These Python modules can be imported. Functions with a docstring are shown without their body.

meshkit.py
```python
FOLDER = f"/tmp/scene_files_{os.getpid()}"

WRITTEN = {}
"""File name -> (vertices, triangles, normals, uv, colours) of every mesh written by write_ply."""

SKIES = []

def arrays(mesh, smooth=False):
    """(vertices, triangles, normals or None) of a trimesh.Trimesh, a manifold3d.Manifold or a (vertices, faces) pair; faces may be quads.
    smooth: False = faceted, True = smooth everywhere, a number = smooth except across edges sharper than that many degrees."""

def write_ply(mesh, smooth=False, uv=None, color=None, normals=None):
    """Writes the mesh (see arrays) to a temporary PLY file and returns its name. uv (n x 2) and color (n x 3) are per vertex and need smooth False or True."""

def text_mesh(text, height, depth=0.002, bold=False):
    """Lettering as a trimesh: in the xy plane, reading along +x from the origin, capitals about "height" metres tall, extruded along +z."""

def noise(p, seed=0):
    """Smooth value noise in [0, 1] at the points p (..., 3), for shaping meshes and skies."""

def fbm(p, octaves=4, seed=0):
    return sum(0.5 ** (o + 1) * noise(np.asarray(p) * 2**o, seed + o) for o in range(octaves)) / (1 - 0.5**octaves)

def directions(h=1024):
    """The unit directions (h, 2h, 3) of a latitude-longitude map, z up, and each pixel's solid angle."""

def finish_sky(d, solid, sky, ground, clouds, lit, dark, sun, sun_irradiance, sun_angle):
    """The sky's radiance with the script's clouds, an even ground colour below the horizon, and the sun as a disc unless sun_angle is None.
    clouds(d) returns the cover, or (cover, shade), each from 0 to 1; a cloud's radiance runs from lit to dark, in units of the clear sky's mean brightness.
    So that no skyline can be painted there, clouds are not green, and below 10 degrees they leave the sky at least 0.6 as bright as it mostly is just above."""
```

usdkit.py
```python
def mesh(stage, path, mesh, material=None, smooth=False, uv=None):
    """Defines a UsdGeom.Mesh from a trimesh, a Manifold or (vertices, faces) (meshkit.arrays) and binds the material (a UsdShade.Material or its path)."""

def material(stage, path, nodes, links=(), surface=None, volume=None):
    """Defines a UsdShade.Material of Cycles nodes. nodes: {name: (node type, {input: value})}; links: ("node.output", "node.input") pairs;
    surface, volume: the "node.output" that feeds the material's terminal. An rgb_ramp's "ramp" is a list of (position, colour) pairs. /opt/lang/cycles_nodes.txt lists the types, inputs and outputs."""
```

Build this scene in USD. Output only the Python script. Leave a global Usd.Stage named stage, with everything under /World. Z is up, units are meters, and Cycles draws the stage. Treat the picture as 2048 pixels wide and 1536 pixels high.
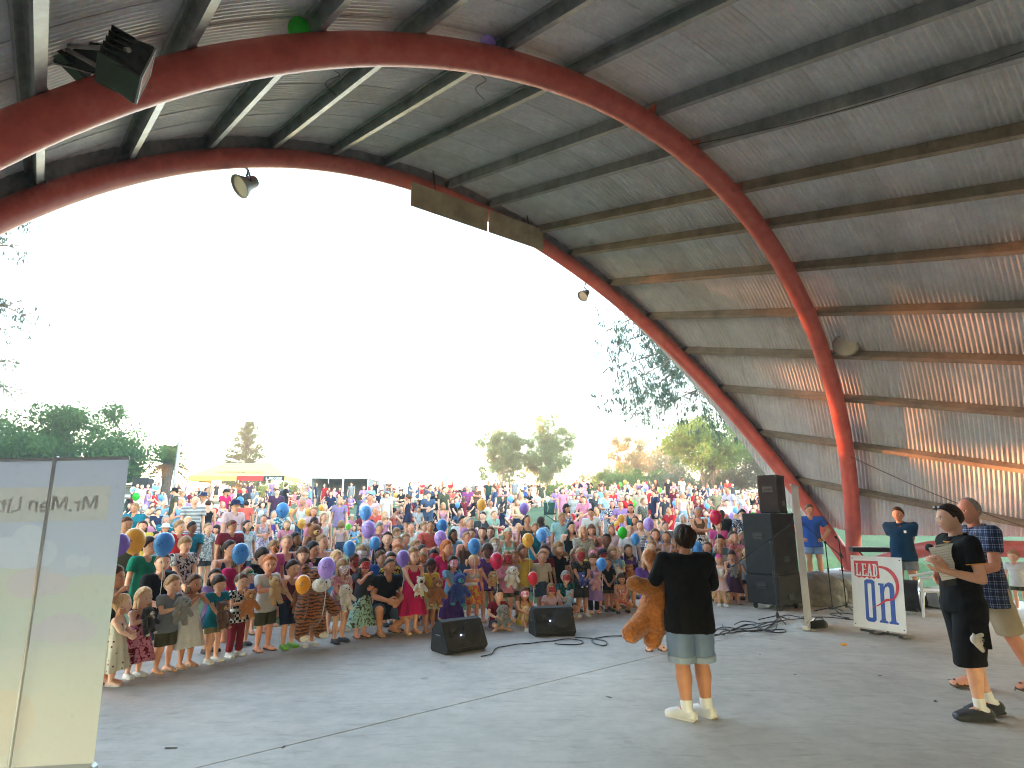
import math, random, numpy as np, trimesh, usdkit, meshkit
import manifold3d as m3
from shapely.geometry import Polygon, LineString, Point, box as sbox
from shapely import affinity, union_all
from pxr import Usd, UsdGeom, UsdLux, UsdShade, Gf, Sdf, Vt

stage = Usd.Stage.CreateInMemory()
UsdGeom.SetStageUpAxis(stage, UsdGeom.Tokens.z)
UsdGeom.SetStageMetersPerUnit(stage, 1.0)
UsdGeom.Xform.Define(stage, '/World')
UsdGeom.Scope.Define(stage, '/World/Looks')
random.seed(11)
RNG = np.random.default_rng(5)

# ------------------------------------------------------------------ camera, sky, sun, exposure
FPX, PITCH, EYE = 1200.0, 0.2201, np.array([0.0, 0.0, 1.65])     # focal length in pixels of a 2048 wide picture
EXPOSURE = 4.1
cam = UsdGeom.Camera.Define(stage, '/World/Camera')
cam.CreateHorizontalApertureAttr(36.0); cam.CreateVerticalApertureAttr(27.0)
cam.CreateFocalLengthAttr(FPX / 2048 * 36.0)
cam.CreateClippingRangeAttr(Gf.Vec2f(0.05, 2000))
cam.CreateExposureAttr(EXPOSURE)
cam.AddTranslateOp().Set(Gf.Vec3d(*map(float, EYE)))
cam.AddRotateXOp().Set(90 + math.degrees(PITCH))

SUN_AZ, SUN_EL = math.radians(-66), math.radians(6.0)           # atan2(x, y) of the direction towards the sun; elevation
SUN_DIR = np.array([math.sin(SUN_AZ) * math.cos(SUN_EL), math.cos(SUN_AZ) * math.cos(SUN_EL), math.sin(SUN_EL)])
dome = UsdLux.DomeLight.Define(stage, '/World/sky')
dome.GetPrim().SetCustomDataByKey('kind', 'structure')
sky_mat = usdkit.material(stage, '/World/Looks/sky_air',
    {'s': ('sky_texture', {'sky_type': 'single_scattering', 'sun_disc': False, 'sun_elevation': SUN_EL, 'sun_rotation': SUN_AZ,
                           'air_density': 1.0, 'aerosol_density': 0.12, 'ozone_density': 1.0}),
     'b': ('background_shader', {'strength': 0.15})},
    [('s.color', 'b.color')], surface='b.background')
UsdShade.MaterialBindingAPI.Apply(dome.GetPrim()).Bind(sky_mat)
sun = UsdLux.DistantLight.Define(stage, '/World/sun')
sun.CreateNormalizeAttr(True); sun.CreateIntensityAttr(0.95); sun.CreateAngleAttr(0.6)
sun.CreateColorAttr(Gf.Vec3f(1.0, 0.36, 0.13))
_q = Gf.Rotation(Gf.Vec3d(0, 0, -1), Gf.Vec3d(*map(float, -SUN_DIR)))
sun.AddTransformOp().Set(Gf.Matrix4d().SetRotate(_q))

# ------------------------------------------------------------------ helpers: names, tags, meshes
_taken = {}
def numbered(parent, name):
    k = (parent, name); n = _taken.get(k, 0); _taken[k] = n + 1
    return name if n == 0 else f'{name}_{n:03d}'

def tag(prim, label=None, cat=None, group=None, kind=None):
    prim = prim.GetPrim() if hasattr(prim, 'GetPrim') else prim
    for k, v in (('label', label), ('category', cat), ('group', group), ('kind', kind)):
        if v: prim.SetCustomDataByKey(k, v)
    return prim

def path_of(parent):
    return '/World' if parent is None else str(parent.GetPath())

def obj(name, mesh, mat, parent=None, smooth=False, label=None, cat=None, group=None, kind=None):
    pp = path_of(parent)
    p = f'{pp}/{numbered(pp, name)}'
    m = usdkit.mesh(stage, p, mesh, mat, smooth=smooth).GetPrim()
    return tag(m, label, cat, group, kind)

def thing(name, label, cat, loc=(0, 0, 0), rz=0.0, group=None, kind=None, scale=None):
    p = f'/World/{numbered("/World", name)}'
    x = UsdGeom.Xform.Define(stage, p)
    x.AddTranslateOp().Set(Gf.Vec3d(*map(float, loc))); x.AddRotateZOp().Set(float(math.degrees(rz)))
    if scale is not None: x.AddScaleOp().Set(Gf.Vec3f(*([scale] * 3 if np.ndim(scale) == 0 else scale)))
    return tag(x.GetPrim(), label, cat, group, kind)

class Arr:                                                            # shared vertex arrays of a mesh used many times
    def __init__(self, mesh, smooth=True):
        v, f, n = meshkit.arrays(mesh, smooth)
        self.tri = len(f); self.lo = v.min(0); self.hi = v.max(0)
        self.v = Vt.Vec3fArray.FromNumpy(v.astype(np.float32)); self.c = Vt.IntArray.FromNumpy(np.full(len(f), 3, np.int32))
        self.f = Vt.IntArray.FromNumpy(f.astype(np.int32).ravel()); self.n = None if n is None else Vt.Vec3fArray.FromNumpy(n.astype(np.float32))

TRI = [0]
def put(name, a, mat, parent=None, label=None, cat=None, group=None, kind=None):
    pp = path_of(parent)
    m = UsdGeom.Mesh.Define(stage, f'{pp}/{numbered(pp, name)}')
    m.CreatePointsAttr(a.v); m.CreateFaceVertexCountsAttr(a.c); m.CreateFaceVertexIndicesAttr(a.f); m.CreateSubdivisionSchemeAttr('none')
    if a.n is not None:
        m.CreateNormalsAttr(a.n); m.SetNormalsInterpolation('vertex')
    UsdShade.MaterialBindingAPI.Apply(m.GetPrim()).Bind(mat)
    TRI[0] += a.tri
    return tag(m.GetPrim(), label, cat, group, kind)

def cat_(ms):
    ms = [m for m in ms if m is not None]
    return trimesh.util.concatenate(ms) if len(ms) > 1 else ms[0]

def T(m, loc=(0, 0, 0), rot=None, scale=None):
    m = m.copy()
    if scale is not None: m.apply_scale(scale)
    if rot is not None:
        for ax, an in rot: m.apply_transform(trimesh.transformations.rotation_matrix(an, ax))
    m.apply_translation(loc)
    return m

X, Y, Z = (1, 0, 0), (0, 1, 0), (0, 0, 1)

def bx(sx, sy, sz, loc=(0, 0, 0), rot=None, ch=0.0):                    # box, chamfered when ch > 0
    if ch > 0:
        c = min(ch, sx * .45, sy * .45, sz * .45)
        pts = []
        for a in (-1, 1):
            for b in (-1, 1):
                for d in (-1, 1):
                    x, y, z = a * sx / 2, b * sy / 2, d * sz / 2
                    pts += [(x - a * c, y - b * c, z), (x - a * c, y, z - d * c), (x, y - b * c, z - d * c)]
        m = trimesh.convex.convex_hull(np.array(pts))
    else:
        m = trimesh.creation.box((sx, sy, sz))
    return T(m, loc, rot)

def frame(path, closed=False):
    p = np.asarray(path, float)
    t = np.gradient(p, axis=0); t /= np.linalg.norm(t, axis=1)[:, None] + 1e-12
    up = np.array([0, 0, 1.0]) if abs(t[0][2]) < .9 else np.array([1.0, 0, 0])
    n = up - t[0] * (up @ t[0]); n /= np.linalg.norm(n)
    N = [n]
    for i in range(1, len(p)):
        n = N[-1] - t[i] * (N[-1] @ t[i]); N.append(n / (np.linalg.norm(n) + 1e-12))
    N = np.array(N)
    return p, t, N, np.cross(t, N)

def tube(path, r, n=10, caps=True):
    p, t, N, B = frame(path)
    r = np.broadcast_to(np.asarray(r, float), (len(p),))
    a = np.linspace(0, 2 * np.pi, n, endpoint=False)
    v = p[:, None] + r[:, None, None] * (np.cos(a)[None, :, None] * N[:, None] + np.sin(a)[None, :, None] * B[:, None])
    v = v.reshape(-1, 3); f = []
    L = len(p)
    i = np.arange(L - 1)[:, None] * n; j = np.arange(n)[None]; k = (j + 1) % n
    f = np.concatenate([np.stack([i + j, i + k, i + n + k], -1).reshape(-1, 3), np.stack([i + j, i + n + k, i + n + j], -1).reshape(-1, 3)])
    if caps:
        v = np.vstack([v, p[0], p[-1]]); c0, c1 = len(v) - 2, len(v) - 1
        jj = np.arange(n); kk = (jj + 1) % n
        f = np.vstack([f, np.stack([np.full(n, c0), kk, jj], 1), np.stack([np.full(n, c1), (L - 1) * n + jj, (L - 1) * n + kk], 1)])
    return trimesh.Trimesh(v, f, process=False)

def lathe(prof, n=24):                                                  # prof: (r, z) pairs
    prof = np.asarray(prof, float); a = np.linspace(0, 2 * np.pi, n, endpoint=False)
    v = np.stack([prof[:, None, 0] * np.cos(a), prof[:, None, 0] * np.sin(a), np.broadcast_to(prof[:, None, 1], (len(prof), n))], -1).reshape(-1, 3)
    i = np.arange(len(prof) - 1)[:, None] * n; j = np.arange(n)[None]; k = (j + 1) % n
    f = np.concatenate([np.stack([i + j, i + k, i + n + k], -1).reshape(-1, 3), np.stack([i + j, i + n + k, i + n + j], -1).reshape(-1, 3)])
    m = trimesh.Trimesh(v, f, process=False)
    m.update_faces(m.nondegenerate_faces()); return m

def sweep(sec, path, side):                                           # section (a, b) pairs swept along path; a along side, b along side x tangent
    p = np.asarray(path, float); sec = np.asarray(sec, float)
    t = np.gradient(p, axis=0); t /= np.linalg.norm(t, axis=1)[:, None]
    s = np.asarray(side, float); s = np.broadcast_to(s, p.shape); s = s - t * (s * t).sum(1)[:, None]; s /= np.linalg.norm(s, axis=1)[:, None]
    b = np.cross(t, s)
    v = (p[:, None] + sec[None, :, :1] * s[:, None] + sec[None, :, 1:] * b[:, None]).reshape(-1, 3)
    n = len(sec); i = np.arange(len(p) - 1)[:, None] * n; j = np.arange(n)[None]; k = (j + 1) % n
    f = np.concatenate([np.stack([i + j, i + k, i + n + k], -1).reshape(-1, 3), np.stack([i + j, i + n + k, i + n + j], -1).reshape(-1, 3)])
    tri = trimesh.creation.triangulate_polygon(Polygon(sec), engine='earcut')
    lut = [int(np.argmin(np.hypot(*(sec - q).T))) for q in tri[0]]
    c = np.array([[lut[a] for a in q] for q in tri[1]])
    f = np.vstack([f, c[:, ::-1], c + (len(p) - 1) * n])
    m = trimesh.Trimesh(v, f, process=False); m.fix_normals(); return m

def extrude(poly, h, engine='earcut'):
    ps = list(getattr(poly, 'geoms', [poly]))
    return cat_([trimesh.creation.extrude_polygon(p, h, engine=engine) for p in ps if p.area > 1e-9])

# ------------------------------------------------------------------ materials
_mats = {}
def mat(name, nodes, links, surface='p.BSDF'):
    if name not in _mats: _mats[name] = usdkit.material(stage, f'/World/Looks/{name}', nodes, links, surface=surface)
    return _mats[name]

def lin(c):                                                             # sRGB 0..255 -> linear
    c = np.asarray(c, float) / 255
    return tuple(np.where(c < .04045, c / 12.92, ((c + .055) / 1.055) ** 2.4))

def plain(name, col, rough=.6, metal=0.0, var=.12, scale=6.0, bump=0.0, bscale=80.0, spec=None, coat=0.0):
    col = np.array(col)
    nodes = {'tc': ('texture_coordinate', {}), 'n': ('noise_texture', {'scale': scale, 'detail': 4.0}),
             'r': ('rgb_ramp', {'ramp': [(.3, tuple(col * (1 - var))), (.7, tuple(np.minimum(col * (1 + var), 1)))]}),
             'p': ('principled_bsdf', {'roughness': rough, 'metallic': metal, **({'coat_weight': coat} if coat else {})})}
    links = [('tc.object', 'n.vector'), ('n.fac', 'r.fac'), ('r.color', 'p.base_color')]
    if bump:
        nodes['nb'] = ('noise_texture', {'scale': bscale, 'detail': 3.0}); nodes['b'] = ('bump', {'strength': bump, 'distance': .01})
        links += [('tc.object', 'nb.vector'), ('nb.fac', 'b.height'), ('b.normal', 'p.normal')]
    return mat(name, nodes, links)

# ------------------------------------------------------------------ camera geometry used to place things on the ground
_c, _s = math.cos(PITCH), math.sin(PITCH)
def ray(px, py):                                                        # photograph pixel (2048 x 1536) -> direction with unit depth
    x, u = (px - 1024) / FPX, (768 - py) / FPX
    return np.array([x, _c - u * _s, _s + u * _c])
_GY = np.array([-60, 9.3, 11, 13, 16, 20, 28, 41, 55, 68, 85, 110, 400.0]); _GZ = np.array([-.01, -.01, .03, .14, .36, .66, 1.32, 2.42, 3.15, 3.62, 3.95, 4.1, 4.1])
from scipy.interpolate import PchipInterpolator
_g = PchipInterpolator(_GY, _GZ)
def ground(x, y):
    return float(_g(y))
def at_depth(px, py, y):                                                # point on the pixel's ray at distance y along the ground axis
    d = ray(px, py); return EYE + d * (y / d[1])
def at_ground(px, py, z=None):
    d = ray(px, py)
    if z is not None: return EYE + d * ((z - EYE[2]) / d[2])
    lo = None
    for y in np.arange(2.0, 130.0, .25):
        P = EYE + d * (y / d[1])
        if P[2] < ground(P[0], P[1]): return np.array([P[0], P[1], ground(P[0], P[1])])
    P = EYE + d * (110 / d[1]); return np.array([P[0], P[1], ground(P[0], P[1])])
# ------------------------------------------------------------------ the shell of the stage: arches leaning from one pair of feet, purlins, corrugated sheets
Q = dict(psi=.6883, dl=.2398, fx=8.108, fy=14.872, zf=.4595, a=9.175, b=8.374, vc=-1.3676, k1=.5047, k2=-.2094, D=.335)
DH = np.array([-math.sin(Q['psi']), math.cos(Q['psi']), 0]); EAX = np.array([math.cos(Q['psi']), math.sin(Q['psi']), 0])
DF, DZ = math.cos(Q['dl']), math.sin(Q['dl']); D3 = DH * DF + np.array([0, 0, DZ])
FOOT = np.array([Q['fx'], Q['fy'], Q['zf']]); UFOOT = Q['a'] * math.sqrt(1 - (Q['vc'] / Q['b']) ** 2)
LFOOT = FOOT - 2 * UFOOT * EAX
CEN = FOOT - UFOOT * EAX                                                 # middle of the line between the feet
PHI_F = -math.asin(Q['vc'] / Q['b'])
C1 = (Q['k1'] - Q['k2']) / (DF - Q['k1'] * DZ)
S_BACK = -14.0; RIM_Z = 1.16; V_EDGE = .72
def vv(phi): return Q['vc'] + Q['b'] * np.sin(phi)
def shell(phi, s, off=0.0):                                               # point of the shell; off metres outward from the arch line
    phi = np.asarray(phi, float); s = np.asarray(s, float); off = np.asarray(off, float)
    v = vv(phi); u = Q['a'] * np.cos(phi) - UFOOT
    P = FOOT + u[..., None] * EAX + (v * Q['k2'])[..., None] * DH + v[..., None] * np.array([0, 0, 1.0]) + s[..., None] * D3
    tu = -Q['a'] * np.sin(phi); tv = Q['b'] * np.cos(phi)
    t = tu[..., None] * EAX + (tv * Q['k2'])[..., None] * DH + tv[..., None] * np.array([0, 0, 1.0])
    n = np.cross(D3, t); n = n / np.linalg.norm(n, axis=-1, keepdims=True)
    n = n * np.sign((n * (P - s[..., None] * D3 - (CEN + [0, 0, 1]))).sum(-1))[..., None]
    return P + off[..., None] * n
def phi_of_v(v): return math.asin(min(1, max(-1, (v - Q['vc']) / Q['b'])))

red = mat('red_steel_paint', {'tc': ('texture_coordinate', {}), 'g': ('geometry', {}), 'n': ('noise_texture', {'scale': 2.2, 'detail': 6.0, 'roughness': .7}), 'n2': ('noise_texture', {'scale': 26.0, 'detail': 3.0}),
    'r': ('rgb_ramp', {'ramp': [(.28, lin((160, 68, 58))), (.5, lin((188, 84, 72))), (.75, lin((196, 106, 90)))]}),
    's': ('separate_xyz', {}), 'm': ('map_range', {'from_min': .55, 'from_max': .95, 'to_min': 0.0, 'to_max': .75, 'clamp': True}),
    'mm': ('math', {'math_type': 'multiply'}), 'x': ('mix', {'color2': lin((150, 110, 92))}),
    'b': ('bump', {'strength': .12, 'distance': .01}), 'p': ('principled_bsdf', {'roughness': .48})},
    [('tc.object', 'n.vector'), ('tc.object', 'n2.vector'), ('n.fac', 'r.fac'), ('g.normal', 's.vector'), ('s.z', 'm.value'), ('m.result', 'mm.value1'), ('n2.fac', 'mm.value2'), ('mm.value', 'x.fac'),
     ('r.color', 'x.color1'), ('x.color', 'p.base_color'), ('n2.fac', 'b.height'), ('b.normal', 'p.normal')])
def galv(name, c0, c1, rough=.45, metal=.35):
    return mat(name, {'tc': ('texture_coordinate', {}), 'mp': ('mapping', {'scale': (1.0, 1.0, .35)}), 'n': ('noise_texture', {'scale': 3.0, 'detail': 7.0, 'roughness': .65}), 'v': ('voronoi_texture', {'scale': 45.0}),
        'r': ('rgb_ramp', {'ramp': [(.3, lin(c0)), (.72, lin(c1))]}), 'x': ('mix', {'mix_type': 'multiply', 'fac': .15}),
        'p': ('principled_bsdf', {'roughness': rough, 'metallic': metal})},
        [('tc.object', 'mp.vector'), ('mp.vector', 'n.vector'), ('tc.object', 'v.vector'), ('n.fac', 'r.fac'), ('r.color', 'x.color1'), ('v.color', 'x.color2'), ('x.color', 'p.base_color')])
sheet_mats = [galv('corrugated_zinc_%s' % w, a, b, .55, .15) for w, a, b in (('light', (192, 190, 193), (216, 214, 217)), ('plain', (186, 184, 188), (212, 210, 213)), ('dusty', (182, 179, 180), (209, 206, 206)))]
purlin_grey = galv('galvanised_purlin', (120, 120, 122), (165, 165, 166), .5, .3)
purlin_brown = galv('dusty_purlin', (116, 102, 88), (156, 142, 124), .6, .1)
dark_steel = plain('dark_bolt_steel', (.06, .055, .05), .5, .6)

shell_thing = thing('band_shell', 'corrugated zinc stage roof on red tubular arches over the concrete stage', 'stage roof')
R_T = Q['D'] / 2
ph = np.linspace(PHI_F, math.pi - PHI_F, 90)
obj('arch', tube(shell(ph, 0 * ph), R_T, 28), red, shell_thing, smooth=50, label='red tube arch standing over the middle of the stage')
sf = C1 * vv(ph)
obj('arch', tube(shell(ph, sf), R_T, 28), red, shell_thing, smooth=50, label='red tube arch leaning out along the front edge of the roof')
# low rim tubes from each foot towards the back
for side in (0, 1):
    pts = []
    for q in np.linspace(0, 1, 12):
        v = q * .62; p_ = phi_of_v(v); s = v * (-3.0 - Q['k2']) / (DF + 3.0 * DZ)
        pts.append(shell(np.array(math.pi - p_ if side else p_), np.array(s)))
    s0 = s
    for s in np.linspace(s0 - .4, S_BACK, 26):
        v = .62 + .46 + .1 * min(1, (s0 - s) / 2) - Q['zf'] - s * DZ
        v = max(.62, RIM_Z - .1 - Q['zf'] - s * DZ); p_ = phi_of_v(v)
        pts.append(shell(np.array(math.pi - p_ if side else p_), np.array(s)))
    pts = np.array(pts); k = np.linspace(0, 1, len(pts)); kk = np.linspace(0, 1, 80)
    pts = np.stack([np.interp(kk, k, pts[:, i]) for i in range(3)], 1)
    for _ in range(6): pts[1:-1] = (pts[:-2] + 2 * pts[1:-1] + pts[2:]) / 4
    obj('rim_tube', tube(pts, R_T * .95, 20), red, shell_thing, smooth=50)
# purlins: lipped channels lying on the tubes
PURL = [.378, .51, .648, .776, .904, 1.04, 1.175, 1.29, 1.436, 1.559, 1.734, 1.864, 2.0, 2.129, 2.268, 2.404, 2.535, 2.665, 2.79]
def s_lo(phi):
    return max(S_BACK, (RIM_Z - Q['zf'] - vv(phi)) / DZ)
PUR_SEC = [(-.045, 0), (-.045, .2), (.045, .2), (.045, .165), (.033, .165), (.033, .188), (-.033, .188), (-.033, .012), (.033, .012), (.033, .035), (.045, .035), (.045, 0)]
for i, p_ in enumerate(PURL):
    s1, s0 = C1 * vv(p_) + .06, s_lo(p_)
    ss = np.array([s0, s1]); P0 = shell(np.full(2, p_), ss, np.full(2, R_T - .01)); Pn = shell(np.full(2, p_), ss, np.full(2, R_T + .99))
    nrm = Pn[0] - P0[0]; tdir = (P0[1] - P0[0]); tdir /= np.linalg.norm(tdir)
    side = np.cross(nrm, tdir)
    flip = -1 if p_ < math.pi / 2 else 1
    sec = np.array(PUR_SEC) * [flip, 1]
    m = sweep(sec, P0, side) if False else None
    # section axes: first along side, second along the outward normal
    V = (P0[:, None] + sec[None, :, :1] * side + sec[None, :, 1:] * nrm).reshape(-1, 3); n = len(sec)
    f = [[j, (j + 1) % n, n + (j + 1) % n] for j in range(n)] + [[j, n + (j + 1) % n, n + j] for j in range(n)]
    vv2, tri = trimesh.creation.triangulate_polygon(Polygon(sec), engine='earcut')
    lut = [int(np.argmin(np.hypot(*(sec - q).T))) for q in vv2]
    c = np.array([[lut[a] for a in t] for t in tri]); f = np.vstack([f, c[:, ::-1], c + n])
    m = trimesh.Trimesh(V, f, process=False); m.fix_normals()
    pr = obj('purlin', m, purlin_brown if p_ < 1.35 else purlin_grey, shell_thing)
    # cleats with two bolts at the arches
    for s in (0.0, C1 * vv(p_) - .02):
        o = shell(np.array(p_), np.array(s), np.array(R_T)); fr = np.eye(4); fr[:3, 0], fr[:3, 1], fr[:3, 2], fr[:3, 3] = side, tdir, nrm, o + nrm * .06 + side * .056 * -flip
        b = bx(.012, .13, .17); b.apply_transform(fr)
        bolts = [T(trimesh.creation.cylinder(.012, .03, sections=6), (0, a, .03), rot=[(Y, math.pi / 2)]) for a in (-.035, .035)]
        for q in bolts: q.apply_transform(fr)
        obj('cleat', cat_([b] + bolts), dark_steel if s else red, pr)
# corrugated sheets, each 0.76 m wide, running over the purlins from rim to rim
PITCH_C = .081; N_C = 9; NP = 76
V_EDGE_PHI = phi_of_v(V_EDGE)
def phi_range(s):
    lo = V_EDGE_PHI
    if s > 0: lo = max(lo, phi_of_v((s - .95) / C1))
    lo = max(lo, phi_of_v(RIM_Z - Q['zf'] - s * DZ))
    return lo, math.pi - lo
S_FRONT = C1 * (Q['vc'] + Q['b']) + .93
wid = PITCH_C * N_C
sheet_n = 0; s_start = S_FRONT
while s_start > S_BACK:
    ncol = int((N_C + 1.5) * 6) + 1
    cols = np.linspace(s_start, max(S_BACK, s_start - wid - PITCH_C * 1.5), ncol)
    lo = np.array([phi_range(s)[0] for s in cols]); hi = np.pi - lo
    k = np.linspace(0, 1, NP)
    phs = lo[:, None] + (hi - lo)[:, None] * k[None]
    amp = .013 * np.cos((s_start - cols) / PITCH_C * 2 * np.pi)[:, None] + np.linspace(.004, 0, ncol)[:, None]
    P = shell(phs, np.broadcast_to(cols[:, None], phs.shape), R_T + .2 + .006 + amp + .0 * phs)
    v = P.reshape(-1, 3); i = np.arange(ncol - 1)[:, None] * NP; j = np.arange(NP - 1)[None]
    f = np.concatenate([np.stack([i + j, i + NP + j, i + NP + j + 1], -1).reshape(-1, 3), np.stack([i + j, i + NP + j + 1, i + j + 1], -1).reshape(-1, 3)])
    obj('roof_sheet', trimesh.Trimesh(v, f, process=False), sheet_mats[sheet_n % 3], shell_thing, smooth=True)
    sheet_n += 1; s_start -= wid
fp = np.linspace(V_EDGE_PHI + .05, math.pi - V_EDGE_PHI - .05, 90)
for o0, o1, nm in ((R_T * .6, R_T + .225, 'fascia'),):
    a_ = shell(fp, C1 * vv(fp) + .05, np.full(90, o0)); b_ = shell(fp, C1 * vv(fp) + .05, np.full(90, o1)); c_2 = shell(fp, C1 * vv(fp) + .075, np.full(90, o0)); d_2 = shell(fp, C1 * vv(fp) + .075, np.full(90, o1))
    V_ = np.concatenate([a_, b_, d_2, c_2]); F_ = []
    for i in range(89):
        for k0, k1 in ((0, 90), (90, 180), (180, 270), (270, 0)): F_ += [[k0 + i, k0 + i + 1, k1 + i + 1], [k0 + i, k1 + i + 1, k1 + i]]
    mf = trimesh.Trimesh(V_, np.array(F_), process=False); mf.fix_normals(); obj(nm, mf, purlin_grey, shell_thing)
# plinths under the feet
conc = plain('plinth_concrete', (.34, .33, .31), .9, var=.2, scale=3.0, bump=.3, bscale=60)
for Fp, lab in ((FOOT, 'pale concrete plinth under the right foot of the red arches'), (LFOOT, 'concrete plinth under the left foot of the red arches')):
    rot = [(Z, Q['psi'])]
    m = bx(1.9, 1.3, .43, (0, 0, .213), ch=.03)
    pl = obj('arch_plinth', T(m, (Fp[0], Fp[1], 0), rot), conc, label=lab, cat='plinth')
bp = [T(trimesh.creation.cylinder(.3, .03, sections=28), (F_[0], F_[1], .443)) for F_ in (FOOT, LFOOT)]
for b in bp: obj('base_plate', b, red, shell_thing)
# unseen wall behind the camera, placed to keep light out of the shell
backmat = plain('unseen_back_wall', (.16, .155, .15), .9, var=.15)
pb = np.linspace(phi_range(S_BACK)[0], math.pi - phi_range(S_BACK)[0], 40)
Pt = shell(pb, np.full(40, S_BACK + .05), np.full(40, R_T + .1)); Pb = Pt.copy(); Pb[:, 2] = -.02
v = np.vstack([Pt, Pb]); f = [[i, i + 1, 41 + i] for i in range(39)] + [[i, 41 + i, 40 + i] for i in range(39)]
bw = trimesh.Trimesh(v, f, process=False); th = bw.copy(); th.apply_translation(-DH * .15)
obj('unseen_back_wall', cat_([bw, th]), backmat, kind='structure')

# ------------------------------------------------------------------ ground: concrete stage, lawn
def w_of(P): return float((np.asarray(P)[:2] - FOOT[:2]) @ DH[:2])
EDGE_PX = [(150, 1425), (215, 1388), (380, 1338), (540, 1300), (700, 1282), (830, 1266), (1000, 1250), (1250, 1222), (1400, 1210), (1520, 1202), (1640, 1190)]
edge = [at_ground(a, b, 0.0)[:2] + DH[:2] * 1.7 * min(1, (1640 - a) / 240) for a, b in EDGE_PX]
pf = FOOT[:2] + DH[:2] * .4
poly = [LFOOT[:2] + DH[:2] * .6 - EAX[:2] * .6] + edge + [pf + EAX[:2] * .9, FOOT[:2] + EAX[:2] * 1.0 - DH[:2] * 1.2,
        FOOT[:2] + EAX[:2] * .2 - DH[:2] * 4, FOOT[:2] - EAX[:2] * .5 - DH[:2] * 14.2, LFOOT[:2] + EAX[:2] * .3 - DH[:2] * 14.2, LFOOT[:2] - EAX[:2] * .6 - DH[:2] * 1]
STAGE = Polygon(poly).buffer(.35).buffer(-.35)
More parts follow.
